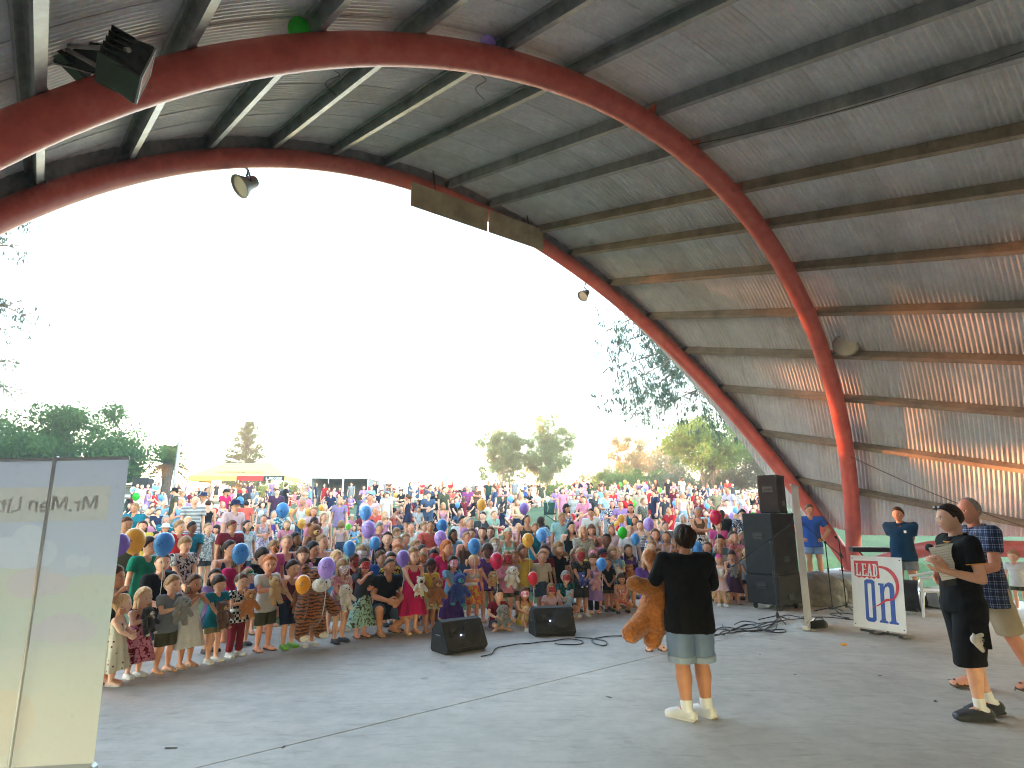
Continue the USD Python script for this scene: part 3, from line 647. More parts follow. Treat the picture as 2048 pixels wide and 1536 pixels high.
def make_shoe(J, k, kind, lod):
    H = J['H']; hl, bl, to, sd, dn = foot_pts(J, k); an = J['an' + k]; l4 = leg_r(J)[4]; t = foot_dirs(J, k)
    if kind in ('sandal', 'thong'):
        sole = hull(*[sph(p + dn * .012 * H + sd * s, .009 * H, 8) for p in (hl, bl, to) for s in (-.022 * H, .022 * H)])
        st = []
        for q in ((.35, .72, .95) if kind == 'sandal' else (.8,)):
            c = lerp(hl, to, q); st += limb([c + sd * .032 * H + dn * .006 * H, c - dn * (.028 - .012 * q) * H, c - sd * .032 * H + dn * .006 * H], [.006 * H] * 3, 6)
        return tri_of(union([sole] + st))
    g = .006 * H
    fs = [sph(hl, .022 * H + g, 12), sph(bl + sd * .02 * H, .018 * H + g, 12), sph(bl - sd * .02 * H, .018 * H + g, 12), sph(to + sd * .012 * H, .014 * H + g, 12), sph(to - sd * .012 * H, .014 * H + g, 12), sph(an - t * .004 * H - np.array([0, 0, .008 * H]) * (1 if abs(t[2]) < .5 else 0), l4 * 1.12, 12)]
    m = hull(*fs)
    if kind == 'shoe':
        sole = hull(*[sph(p + dn * .020 * H + sd * s, .008 * H, 8) for p in (hl - t * .008 * H, bl, to + t * .006 * H) for s in (-.026 * H, .026 * H)])
        m = m + sole
    return tri_of(m)

def hair_cap(J, hairline, lift, lod, seed=0, slick=False):
    child = J['A']['hh'] > .14; sub = {0: 4, 1: 3, 2: 2}[lod]
    v = head_shape(sub, child); r = v / np.linalg.norm(v, axis=1)[:, None]
    y, z, x = v[:, 1], v[:, 2], np.abs(v[:, 0])
    line = np.interp(y, [-.5, -.25, -.08, .06, .2, .3, .45], hairline)
    d = z - line; up = np.clip(d / .16, 0, 1); up = up * up * (3 - 2 * up)
    nz = meshkit.fbm(v * np.array([9, 9, 3.5]) + seed, 3, seed) - .5
    rr = 1 + .01 + lift * up * (1 + (1.1 if not slick else .5) * nz) + lift * .35 * np.clip(z, 0, 1)
    vv_ = v * rr[:, None]
    f = _ico[sub].faces; f = f[(d[f] > -.015).all(1)]
    m = trimesh.Trimesh(vv_, f, process=False); m.remove_unreferenced_vertices(); return m
LINE = dict(short=[-.29, -.26, -.08, -.02, .17, .25, .30], girl=[-.34, -.30, -.15, .0, .2, .29, .34], bald=[-.27, -.24, -.08, .0, .5, .6, .6], fringe=[-.34, -.3, -.16, -.05, .08, .11, .14], high=[-.25, -.2, -.04, .04, .25, .33, .38])
def curtain(bottom, spread, r0=.43, r1=.42, thick=.10, seed=0, n=26, rows=9, top=.28):
    a = np.linspace(-spread, spread, n) - math.pi / 2                           # around the back of the head
    out, inn = [], []
    for t in np.linspace(0, 1, rows):
        z = top + (bottom - top) * t
        r = lerp(r0 * .86, r1 * 1.02, min(1, t * 2.0)) if t < .5 else lerp(r1 * 1.02, r1 * 1.06, (t - .5) * 2)
        nz = (meshkit.fbm(np.stack([a * 5 + seed, np.full(n, z * 2.0), 0 * a], 1), 3, seed) - .5) * .10
        zz = z + (meshkit.noise(np.stack([a * 7, 0 * a + seed, 0 * a], 1), 2) - .5) * .14 * t
        out.append(np.stack([np.cos(a) * (r * .90 + nz), np.sin(a) * (r + nz) - .02, zz], 1)); r2 = r - thick
        inn.append(np.stack([np.cos(a) * (r2 * .92 + nz * .5), np.sin(a) * (r2 + nz * .5) - .02, zz + .01], 1))
    o = np.array(out); q = np.array(inn); v = np.concatenate([o.reshape(-1, 3), q.reshape(-1, 3)]); N = rows * n; f = []
    for i in range(rows - 1):
        for j in range(n - 1):
            p = i * n + j; f += [[p, p + n, p + n + 1], [p, p + n + 1, p + 1], [N + p, N + p + n + 1, N + p + n], [N + p, N + p + 1, N + p + n + 1]]
    for j in range(n - 1):
        for r_ in (0, (rows - 1) * n): f += [[r_ + j, N + r_ + j, N + r_ + j + 1], [r_ + j, N + r_ + j + 1, r_ + j + 1]]
    for i in range(rows - 1):
        for j in (0, n - 1): f += [[i * n + j, N + i * n + j, N + (i + 1) * n + j], [i * n + j, N + (i + 1) * n + j, (i + 1) * n + j]]
    return trimesh.Trimesh(v, np.array(f), process=False)
def hair_mesh(J, style, lod, seed=0):
    low = lod == 2; cn, cr = (12, 5) if low else ((26, 9) if lod == 1 else (44, 14))
    if style == 'short': ms = [hair_cap(J, LINE['short'], .11, lod, seed)]
    elif style == 'crop': ms = [hair_cap(J, LINE['high'], .04, lod, seed)]
    elif style == 'mop': ms = [hair_cap(J, LINE['fringe'], .12, lod, seed)]
    elif style == 'bald': ms = [hair_cap(J, LINE['bald'], .03, lod, seed)]
    elif style == 'long': ms = [hair_cap(J, LINE['girl'], .105, lod, seed), curtain(-.95, 1.75, seed=seed, n=cn, rows=cr)]
    elif style == 'bob': ms = [hair_cap(J, LINE['fringe'] if seed % 2 else LINE['girl'], .115, lod, seed), curtain(-.46, 1.95, seed=seed, n=cn, rows=cr)]
    elif style == 'updo':
        ms = [hair_cap(J, [-.30, -.26, -.10, .02, .2, .29, .34], .09, 0, seed, True)]
        for k_ in range(11):
            a = (k_ - 5) / 5; q = np.linspace(0, 1, 11); w = .27 * a * np.sin(np.pi * (.12 + .76 * q)) + .05 * np.sin(q * 5 + k_ * 1.7)
            ms.append(tube(np.stack([w, -.44 - .11 * np.sin(q * 3.0) * (1 - .5 * a * a) + .16 * a * a, -.27 + .74 * q], 1), np.array([.035, .06, .075, .085, .09, .09, .085, .08, .07, .055, .02]) * (1.15 - .25 * abs(a)), 8))
        ms += [tube(np.array([[.02 + .05 * s_, -.40, .42], [.07 * s_, -.36, .52], [.12 * s_, -.26 - .05 * s_, .55]]), [.06, .045, .012], 7) for s_ in (-1.2, -.3, .5, 1.2)]
    elif style in ('pony', 'bun', 'pigtails'):
        ms = [hair_cap(J, LINE['girl'], .055, lod, seed, True)]
        if style == 'pony':
            p = np.array([[0, -.42, .12], [0, -.58, .1], [0, -.64, -.12], [0.02, -.60, -.45], [.03, -.56, -.75]]); ms.append(tube(p, [.05, .1, .115, .09, .03], 10))
        elif style == 'bun': ms += [T(trimesh.creation.icosphere(2, .15), (0, -.40, .30), scale=None)]
        else:
            for s in (-1, 1): ms.append(tube(np.array([[s * .3, -.18, .1], [s * .46, -.16, .1], [s * .52, -.12, -.08], [s * .5, -.1, -.3]]), [.05, .1, .1, .03], 9))
    m = cat_(ms); v = m.vertices * J['hh'] @ J['hR'].T + J['hc']
    return trimesh.Trimesh(v, m.faces, process=False)
def on_head(J, m, s=1.0): return trimesh.Trimesh(m.vertices * J['hh'] * s @ J['hR'].T + J['hc'], m.faces, process=False)
def hat_mesh(J, kind):
    child = J['A']['hh'] > .14; w = 1.08 if child else 1.0
    if kind == 'cap':
        v = head_shape(3, child) * np.array([1.09, 1.09, 1.1]); f = _ico[3].faces; k = v[:, 2] > .17 - .0 * v[:, 1]; f = f[k[f].all(1)]
        dome = trimesh.Trimesh(v, f, process=False); dome.remove_unreferenced_vertices()
        br = extrude(Polygon([(.3 * math.cos(t) * w, .30 + .34 * math.sin(t)) for t in np.linspace(0, math.pi, 18)] + [(-.3 * w, .2), (.3 * w, .2)]), .02)
        br.apply_translation((0, 0, .17)); b = br.vertices.copy(); b[:, 2] -= (b[:, 0] ** 2) * .5 + np.clip(b[:, 1] - .3, 0, 1) * .25; br.vertices = b
        return on_head(J, cat_([dome, br]))
    prof = [(.02, .62), (.2, .6), (.33, .5), (.37, .25), (.40, .2), (.62, .14), (.68, .13), (.68, .115), (.62, .12), (.4, .17), (.36, .19)]
    m = lathe([(r * w, z) for r, z in prof], 26); m.vertices[:, 1] *= 1.12
    return on_head(J, m)
def face_bits(J, lod):
    child = J['A']['hh'] > .14; e0 = -.02 if child else .02; hv = head_shape(4, child)
    def front(x, z):
        k = hv[:, 1] > 0; q = hv[k]; i = np.hypot(q[:, 0] - x, q[:, 2] - z).argsort()[:3]; return q[i, 1].mean()
    out = {}
    ew = .066 if child else .055
    whites, iris, brows = [], [], []
    for s in (-1, 1):
        y = front(s * .135, e0)
        whites.append(T(trimesh.creation.icosphere(2), (s * .135, y - .012, e0), scale=(ew, .022, .028)))
        iris.append(T(trimesh.creation.icosphere(2), (s * .133, y + .004, e0 + .002), scale=(.033, .013, .031)))
        brows.append(T(trimesh.creation.icosphere(2), (s * .14, front(s * .14, e0 + .085) - .004, e0 + .088), rot=[(Y, s * .12)], scale=(.08, .016, .015)))
    mz = e0 - .262; lip = T(trimesh.creation.icosphere(2), (0, front(0, mz) - .012, mz), scale=(.085, .022, .026))
    return dict(eye_white=[on_head(J, m) for m in whites], iris=[on_head(J, m) for m in iris], eyebrow=[on_head(J, m) for m in brows], lips=on_head(J, lip))
def paint_mesh(J, kind, lod):
    child = J['A']['hh'] > .14; sub = 4 if lod == 0 else 3; v = head_shape(sub, child); f = _ico[sub].faces
    z, y, x = v[:, 2], v[:, 1], v[:, 0]
    k = (y > .12) & (z < .26) & (z > (-.44 if kind == 'full' else -.2)) & (np.abs(x) < .32)
    f = f[k[f].all(1)]; m = trimesh.Trimesh(v * 1.012 + np.array([0, .004, 0]), f, process=False); m.remove_unreferenced_vertices()
    return on_head(J, m)

# ---- materials of people
def skin(name, c):
    c = np.array(lin(c))
    return mat('skin_' + name, {'tc': ('texture_coordinate', {}), 'n': ('noise_texture', {'scale': 9.0, 'detail': 3.0}), 'r': ('rgb_ramp', {'ramp': [(.3, tuple(c * np.array([.92, .86, .84]))), (.7, tuple(np.minimum(c * 1.06, 1)))]}),
        'p': ('principled_bsdf', {'roughness': .62, 'specular_ior_level': .35, 'subsurface_weight': .12, 'subsurface_radius': (.012, .005, .003), 'subsurface_scale': .6})}, [('tc.object', 'n.vector'), ('n.fac', 'r.fac'), ('r.color', 'p.base_color')])
SKIN = dict(fair=skin('fair', (214, 164, 138)), pale=skin('pale', (222, 178, 154)), tan=skin('tanned', (186, 132, 102)), rosy=skin('rosy', (210, 148, 122)), brown=skin('brown', (120, 78, 56)), dark=skin('dark', (70, 46, 36)))
def hairm(name, c):
    c = np.array(lin(c))
    return mat('hair_' + name, {'tc': ('texture_coordinate', {}), 'mp': ('mapping', {'scale': (70.0, 70.0, 6.0)}), 'n': ('noise_texture', {'scale': 2.5, 'detail': 4.0}), 'r': ('rgb_ramp', {'ramp': [(.3, tuple(c * .55)), (.7, tuple(np.minimum(c * 1.35, 1)))]}),
        'b': ('bump', {'strength': .5, 'distance': .006}), 'p': ('principled_bsdf', {'roughness': .6, 'specular_ior_level': .22})}, [('tc.object', 'mp.vector'), ('mp.vector', 'n.vector'), ('n.fac', 'r.fac'), ('r.color', 'p.base_color'), ('n.fac', 'b.height'), ('b.normal', 'p.normal')])
HAIR = dict(blonde=hairm('blonde', (214, 172, 126)), fair=hairm('light_brown', (150, 116, 82)), brown=hairm('brown', (92, 62, 42)), dark=hairm('dark_brown', (56, 38, 28)), black=hairm('black', (26, 22, 22)), red=hairm('ginger', (186, 104, 52)), grey=hairm('grey', (150, 146, 142)), white=hairm('white', (210, 206, 200)))
COL = dict(white=(232, 230, 228), cream=(228, 220, 198), black=(19, 19, 22), charcoal=(60, 62, 68), grey=(142, 146, 152), navy=(34, 42, 74), denim=(72, 92, 122), paledenim=(140, 164, 198), blue=(52, 92, 172), sky=(134, 184, 222), teal=(18, 120, 140), green=(24, 132, 110), lime=(150, 190, 70), olive=(84, 82, 62), khaki=(150, 142, 110), beige=(206, 190, 162),
           brown=(112, 78, 60), red=(196, 36, 44), maroon=(128, 26, 46), magenta=(208, 24, 96), hotpink=(226, 84, 150), pink=(232, 150, 176), palepink=(236, 200, 204), coral=(234, 104, 90), orange=(224, 124, 48), yellow=(232, 200, 84), purple=(96, 62, 140), lilac=(176, 140, 200), plum=(78, 48, 78), mint=(176, 214, 196), darkgreen=(28, 66, 52))
COL['petrol'] = (14, 62, 96)
WORD = dict(paledenim='pale-denim', hotpink='hot-pink', palepink='pale-pink', darkgreen='dark-green', sky='sky-blue', fair='light-brown', dark='dark-brown')
def cloth(c, pat=None):
    name = f'cloth_{c}' + (f'_{pat}' if pat else '')
    if name in _mats: return _mats[name]
    base = np.array(lin(COL[c])) * .74
    nodes = {'tc': ('texture_coordinate', {}), 'n': ('noise_texture', {'scale': 5.0, 'detail': 5.0}), 'r': ('rgb_ramp', {'ramp': [(.3, tuple(base * .86)), (.7, tuple(np.minimum(base * 1.07, 1)))]}), 'w': ('noise_texture', {'scale': 160.0, 'detail': 2.0}),
             'b': ('bump', {'strength': .3, 'distance': .003}), 'p': ('principled_bsdf', {'roughness': .92, 'specular_ior_level': .25})}
    links = [('tc.object', 'n.vector'), ('tc.object', 'w.vector'), ('n.fac', 'r.fac'), ('w.fac', 'b.height'), ('b.normal', 'p.normal')]
    out = 'r.color'
    if pat:
        kind, c2 = pat.split('_'); q = tuple(np.array(lin(COL[c2])) * .74)
        nodes['x'] = ('mix', {'color2': q}); links += [('r.color', 'x.color1')]; out = 'x.color'
        if kind == 'stripe':
            nodes['wv'] = ('wave_texture', {'scale': 9.0, 'bands_direction': 'z'}); nodes['s'] = ('rgb_ramp', {'ramp': [(.48, (0, 0, 0)), (.52, (1, 1, 1))]}); links += [('tc.object', 'wv.vector'), ('wv.fac', 's.fac'), ('s.color', 'x.fac')]
        elif kind == 'dot':
            nodes['v'] = ('voronoi_texture', {'scale': 19.0, 'randomness': .5}); nodes['s'] = ('rgb_ramp', {'ramp': [(.16, (1, 1, 1)), (.2, (0, 0, 0))]}); links += [('tc.object', 'v.vector'), ('v.distance', 's.fac'), ('s.color', 'x.fac')]
        elif kind == 'print':
            nodes['v'] = ('noise_texture', {'scale': 22.0, 'detail': 2.0, 'distortion': 1.2}); nodes['s'] = ('rgb_ramp', {'ramp': [(.52, (0, 0, 0)), (.56, (1, 1, 1))]}); links += [('tc.object', 'v.vector'), ('v.fac', 's.fac'), ('s.color', 'x.fac')]
        elif kind == 'check':
            nodes['v'] = ('checker_texture', {'scale': 26.0, 'color1': (0, 0, 0), 'color2': (1, 1, 1)}); links += [('tc.object', 'v.vector'), ('v.color', 'x.fac')]
    links.append((out, 'p.base_color'))
    return mat(name, nodes, links)
eye_w = plain('eye_white', (.75, .73, .70), .3); eye_d = plain('eye_iris', (.02, .014, .01), .2); lip_m = plain('lips', lin((176, 92, 88)), .5); lip_p = plain('lips_light', lin((196, 116, 104)), .5)
def paintm(name, a, b):
    return mat('face_paint_' + name, {'tc': ('texture_coordinate', {}), 'n': ('noise_texture', {'scale': 26.0, 'detail': 3.0, 'distortion': .8}), 'r': ('rgb_ramp', {'ramp': [(.42, lin(a)), (.5, lin(a)), (.56, lin(b))]}), 'p': ('principled_bsdf', {'roughness': .6})}, [('tc.object', 'n.vector'), ('n.fac', 'r.fac'), ('r.color', 'p.base_color')])
PAINT = dict(red=paintm('red', (176, 40, 44), (120, 24, 34)), white=paintm('white', (226, 220, 220), (190, 150, 160)), brown=paintm('brown', (92, 34, 30), (56, 20, 20)), tiger=paintm('tiger', (210, 120, 60), (60, 30, 24)), pink=paintm('pink', (224, 120, 150), (240, 220, 225)))
shoe_m = dict(white=plain('shoe_white', (.62, .6, .57), .6), black=plain('shoe_black', (.02, .02, .024), .55), brown=plain('shoe_brown', (.09, .05, .03), .6), pink=plain('shoe_pink', (.5, .16, .25), .6), green=plain('shoe_green', (.16, .42, .05), .5), sand=plain('shoe_sand', (.42, .33, .2), .7))

_proto = {}
def proto(key, fn):
    if key not in _proto: _proto[key] = fn()
    return _proto[key]
def get_J(age, pose, sex, var):
    def f():
        J = skeleton(age, pose, {'head': (var * .35, 0.04 + .05 * abs(var)), 'hroll': var * .07, 'slean': -var * .035}); J['sex'] = sex; return J
    return proto(('J', age, pose, sex, var), f)

PEOPLE = []                                                           # for the labels, written when everybody is there
def person(loc, rz, H, age, pose, sex='f', top=('tee', 'white', None), bottom=('shorts', 'denim', None), hair=('short', 'brown'), skin='fair', shoes=('sandal', 'sand'), paint=None, hat=None, lod=1, var=0, seed=0, label=None, group=None, J=None, jkey=None):
    key = jkey or (age, pose, sex, var, lod)
    J = J if J is not None else get_J(age, pose, sex, var)
    s = H / J['H']; sm = 50
    t = thing('person', None, 'person', loc, rz, group, scale=s)
    def body():
        m, hm = build_body(J, lod)
        if lod == 0 and jkey is not None: m = soften(m, 4, .02)
        return Arr(m, sm)
    put('body', proto(('body',) + key, body), SKIN[skin], t)
    if lod < 2:
        fb = proto(('face',) + key[:4], lambda: {k: ([Arr(q, True) for q in m] if isinstance(m, list) else Arr(m, True)) for k, m in face_bits(J, lod).items()})
        for i in range(2):
            if lod == 0:
                e = put('eye', fb['eye_white'][i], eye_w, t); put('iris', fb['iris'][i], eye_d, e)
                put('eyebrow', fb['eyebrow'][i], HAIR[hair[1]] if hair else HAIR['brown'], t)
            else: put('eye', fb['iris'][i], eye_d, t)
        put('lips', fb['lips'], lip_m if sex == 'f' else lip_p, t)
    if paint: put('face_paint', proto(('paint', paint[1]) + key, lambda: Arr(paint_mesh(J, paint[1], lod), True)), PAINT[paint[0]], t)
    if hair: put('hair', proto(('hair', hair[0], seed % 3) + key, lambda: Arr(hair_mesh(J, hair[0], lod, seed % 3), True)), HAIR[hair[1]], t)
    if hat: put('cap' if hat[0] == 'cap' else 'sun_hat', proto(('hat', hat[0]) + key, lambda: Arr(hat_mesh(J, hat[0]), sm)), cloth(hat[1]), t)
    if top[0] == 'dress':
        a = proto(('top', 'tank') + key, lambda: Arr(make_top(J, 'tank', lod), sm))
        seated = J['pose'] in ('lotus', 'knees', 'legs', 'chair', 'crouch', 'kneel')
        put('bodice', a, cloth(top[1], top[2]), t)
        if seated: put('skirt', proto(('bot', 'shorts') + key, lambda: Arr(make_bottom(J, 'shorts', lod), sm)), cloth(top[1], top[2]), t)
        else: put('skirt', proto(('dress', seed % 3) + key, lambda: Arr(make_skirt(J, lod, .45, J['A']['hip'] - .24, 1.75, 8 + seed % 3, seed=seed % 3), sm)), cloth(top[1], top[2]), t)
    else:
        put({'tank': 'tank_top', 'tee': 't_shirt', 'polo': 'shirt', 'long': 'long_sleeved_shirt'}.get(top[0], 'shirt'), proto(('top', top[0]) + key, lambda: Arr(make_top(J, top[0], lod), sm)), cloth(top[1], top[2]), t)
    if bottom and (top[0] != 'dress' or bottom[0] in ('capri', 'trousers', 'shorts')):
        put({'longskirt': 'long_skirt', 'long_shorts': 'shorts', 'short': 'shorts', 'baggy': 'shorts'}.get(bottom[0], bottom[0]), proto(('bot', bottom[0]) + key, lambda: Arr(make_bottom(J, bottom[0], lod), sm)), cloth(bottom[1], bottom[2]), t)
    if shoes and lod < 2:
        for k in 'lr': put('sandal' if shoes[0] in ('sandal', 'thong') else 'shoe', proto(('shoe', k, shoes[0]) + key, lambda: Arr(make_shoe(J, k, shoes[0], lod), sm)), shoe_m[shoes[1]], t)
    PEOPLE.append(dict(prim=t, loc=np.array(loc, float), age=age, sex=sex, pose=pose, top=top, bottom=bottom, hair=hair, hat=hat, paint=paint, label=label, H=H))
    return t, J, s
def world_of(loc, rz, s, p):
    c, q = math.cos(rz), math.sin(rz); p = np.asarray(p) * s
    return np.array(loc) + np.array([c * p[0] - q * p[1], q * p[0] + c * p[1], p[2]])
# ------------------------------------------------------------------ soft toys and balloons
def furm(name, c, c2=None, stripes=False):
    c = np.array(lin(c)); c2 = tuple(lin(c2)) if c2 else tuple(c * .6)
    nodes = {'tc': ('texture_coordinate', {}), 'n': ('noise_texture', {'scale': 55.0, 'detail': 4.0, 'roughness': .7}), 'r': ('rgb_ramp', {'ramp': [(.3, tuple(c * .62)), (.7, tuple(np.minimum(c * 1.2, 1)))]}), 'b': ('bump', {'strength': .9, 'distance': .012}), 'p': ('principled_bsdf', {'roughness': .95, 'sheen_weight': .35, 'sheen_roughness': .5})}
    links = [('tc.object', 'n.vector'), ('n.fac', 'r.fac'), ('n.fac', 'b.height'), ('b.normal', 'p.normal')]; out = 'r.color'
    if stripes:
        nodes['w'] = ('wave_texture', {'scale': 7.0, 'distortion': 6.0, 'detail': 2.0, 'detail_scale': 2.0, 'bands_direction': 'z'}); nodes['s'] = ('rgb_ramp', {'ramp': [(.55, (0, 0, 0)), (.68, (1, 1, 1))]}); nodes['x'] = ('mix', {'color2': c2})
        links += [('tc.object', 'w.vector'), ('w.fac', 's.fac'), ('s.color', 'x.fac'), ('r.color', 'x.color1')]; out = 'x.color'
    return mat('plush_' + name, nodes, links + [(out, 'p.base_color')])
FUR = dict(ginger=furm('ginger', (186, 112, 48)), beige=furm('beige', (206, 166, 112)), brown=furm('brown', (150, 92, 50)), darkbrown=furm('dark_brown', (92, 54, 34)), white=furm('white', (228, 222, 212)), grey=furm('grey', (140, 138, 134)), black=furm('black', (24, 24, 28)), blue=furm('blue', (24, 58, 140)), sky=furm('sky', (150, 176, 200)), pink=furm('pink', (226, 164, 172)), tiger=furm('tiger', (150, 84, 36), (34, 18, 12), True), sand=furm('sand', (220, 184, 132)), purple=furm('purple', (150, 60, 140)), teal=furm('teal', (60, 150, 160)))
nose_m = plain('plush_nose', (.02, .016, .016), .35)
def blob(c, r, sub=2, seed=0, amp=.04, rot=None):
    v = np.array(_ico[sub].vertices); n = 1 + (meshkit.fbm(v * 6 + seed, 3, seed) - .5) * amp * 2
    m = trimesh.Trimesh(v * n[:, None], _ico[sub].faces, process=False)
    return T(m, c, rot, (r, r, r) if np.ndim(r) == 0 else r)
def link(a, b, ra, rb, sub=2, seed=0):
    m = tri_of(hull(sph(a, ra, 16), sph(b, rb, 16)).refine_to_length(max(ra, rb) * .42)); return wrinkle(m, max(ra, rb) * .18, 5 / max(ra, rb), seed, (1, 1, 1))
def bear_parts(kind, sit, sub):                                        # unit plush about 1 high, facing +y
    P = {}; z0 = .0 if not sit else -.16
    P['body'] = [blob((0, 0, .42 + z0), (.21, .17, .27), sub, 1)]
    hz = .80 + z0
    P['head'] = [blob((0, .02, hz), (.20, .18, .185), sub, 2)]
    if kind in ('bear', 'tiger', 'cat'):
        P['ear'] = [blob((s * .155, 0, hz + .15), (.07, .04, .07), max(1, sub - 1), 3) for s in (-1, 1)]
    elif kind == 'cow': P['ear'] = [blob((s * .22, 0, hz + .06), (.09, .03, .045), max(1, sub - 1), 3) for s in (-1, 1)]
    else: P['ear'] = [link((s * .15, 0, hz + .13), (s * .25, .02, hz - .12), .045, .075, 2, 4) for s in (-1, 1)]
    P['muzzle'] = [blob((0, .17, hz - .05), (.095, .08, .072) if kind != 'tiger' else (.15, .10, .105), max(1, sub - 1), 5)]
    P['nose'] = [blob((0, .25, hz - .02), (.034, .02, .024), 1, 0, 0)]
    P['eye'] = [blob((s * .075, .178, hz + .035), .02, 1, 0, 0) for s in (-1, 1)]
    P['arm'] = [link((s * .17, .02, .56 + z0), (s * .30, .13, .36 + z0), .085, .08, 2, 6) for s in (-1, 1)]
    if sit: P['leg'] = [link((s * .13, .04, .12), (s * .19, .34, .09), .105, .09, 2, 7) for s in (-1, 1)]; P['foot_pad'] = [blob((s * .195, .415, .10), (.07, .03, .08), max(1, sub - 1), 8, .02) for s in (-1, 1)]
    else: P['leg'] = [link((s * .12, .0, .26), (s * .16, .02, .09), .11, .095, 2, 7) for s in (-1, 1)]; P['foot_pad'] = [blob((s * .165, .10, .05), (.075, .06, .045), max(1, sub - 1), 8, .02) for s in (-1, 1)]
    return P
TOYS = []
def toy(loc, rz, h, fur, label, kind='bear', sit=False, muzzle='beige', pads=None, cat='teddy bear', name='teddy_bear', tilt=None, sub=2, group=None):
    P = proto(('toy', kind, sit, sub), lambda: {k: [Arr(m, True) for k_, m in enumerate(v)] for k, v in bear_parts(kind, sit, sub).items()})
    t = thing(name, label, cat, loc, rz, group)
    x = UsdGeom.Xformable(t)
    if tilt: x.AddRotateXYZOp().Set(Gf.Vec3f(*tilt))
    x.AddScaleOp().Set(Gf.Vec3f(h, h, h))
    for k, arrs in P.items():
        for a in arrs:
            m = FUR[muzzle] if k == 'muzzle' else (FUR[pads or muzzle] if k == 'foot_pad' else (nose_m if k in ('nose', 'eye') else FUR[fur]))
            put(k, a, m, t)
    return t
def rubber(name, c):
    c = np.array(lin(c))
    return mat('balloon_' + name, {'tc': ('texture_coordinate', {}), 'n': ('noise_texture', {'scale': 3.0}), 'r': ('rgb_ramp', {'ramp': [(.3, tuple(c * .93)), (.7, tuple(np.minimum(c * 1.05, 1)))]}), 'p': ('principled_bsdf', {'roughness': .28, 'subsurface_weight': .25, 'subsurface_radius': (.05, .05, .05), 'subsurface_scale': .5}),
        't': ('translucent_bsdf', {'color': tuple(c)}), 'm': ('mix_closure', {'fac': .3})}, [('tc.object', 'n.vector'), ('n.fac', 'r.fac'), ('r.color', 'p.base_color'), ('p.BSDF', 'm.closure1'), ('t.BSDF', 'm.closure2')], surface='m.closure')
BAL = dict(yellow=rubber('yellow', (230, 178, 84)), orange=rubber('orange', (234, 160, 40)), blue=rubber('blue', (84, 150, 206)), sky=rubber('sky', (122, 180, 232)), lilac=rubber('lilac', (188, 160, 226)), purple=rubber('purple', (146, 118, 190)), crimson=rubber('crimson', (204, 40, 80)), red=rubber('red', (212, 36, 48)), green=rubber('green', (46, 190, 46)), white=rubber('white', (228, 226, 230)), lime=rubber('lime', (120, 210, 80)))
_bp = [(0.0, 1.18)] + [(math.sin(a) * (1.0 if a < 1.6 else 1 - .10 * (a - 1.6)), math.cos(a) * (1.18 if a < 1.57 else 1.32)) for a in np.linspace(.12, 2.9, 22)] + [(.06, -1.34), (.09, -1.42), (.0, -1.41)]
bal_a = Arr(lathe(_bp, 28), True); bal_f = Arr(lathe(_bp[::3] + [_bp[-1]], 14), True)
string_m = plain('balloon_string', (.62, .58, .5), .8)
glyph_m = plain('balloon_print', (.02, .05, .2), .6)
BALLOONS = []
def balloon(px, py, dpx, y, col, string=0.0, rest=None, lean=0.0, prt=False):
    P = at_depth(px, py, y); r = dpx / FPX * y / 2 / 1.06
    t = thing('balloon', None, 'balloon', P, 0, scale=r); UsdGeom.Xformable(t).AddRotateXYZOp().Set(Gf.Vec3f(float(RNG.uniform(-8, 8)), float(lean), 0))
    put('skin', bal_a if dpx > 14 else bal_f, BAL[col], t)
    if prt:
        rs = np.random.default_rng(int(px)); g = []
        for q in range(11):
            a, b = rs.normal(.15, .16), rs.normal(.05, .16); n = unit([a, -1, b]); g.append(T(trimesh.creation.icosphere(1), (n[0] * 1.0, n[1] * .99, n[2] * 1.14), rot=[(Y, rs.uniform(0, 3))], scale=(.09 * rs.uniform(.4, 1.3), .02, .035)))
        put('printed_pattern', Arr(cat_(g), True), glyph_m, t, kind='stuff')
    if string:
        L = string / r; z = np.linspace(-1.4, -1.4 - L, 10); w = .25 * np.sin(np.linspace(0, 3, 10)) * min(1, L * .2)
        put('string', Arr(tube(np.stack([w, .1 * w, z], 1), .0035 / r if dpx > 14 else .006 / r, 5), True), string_m, t)
    BALLOONS.append((t, col, px, py, y)); return t

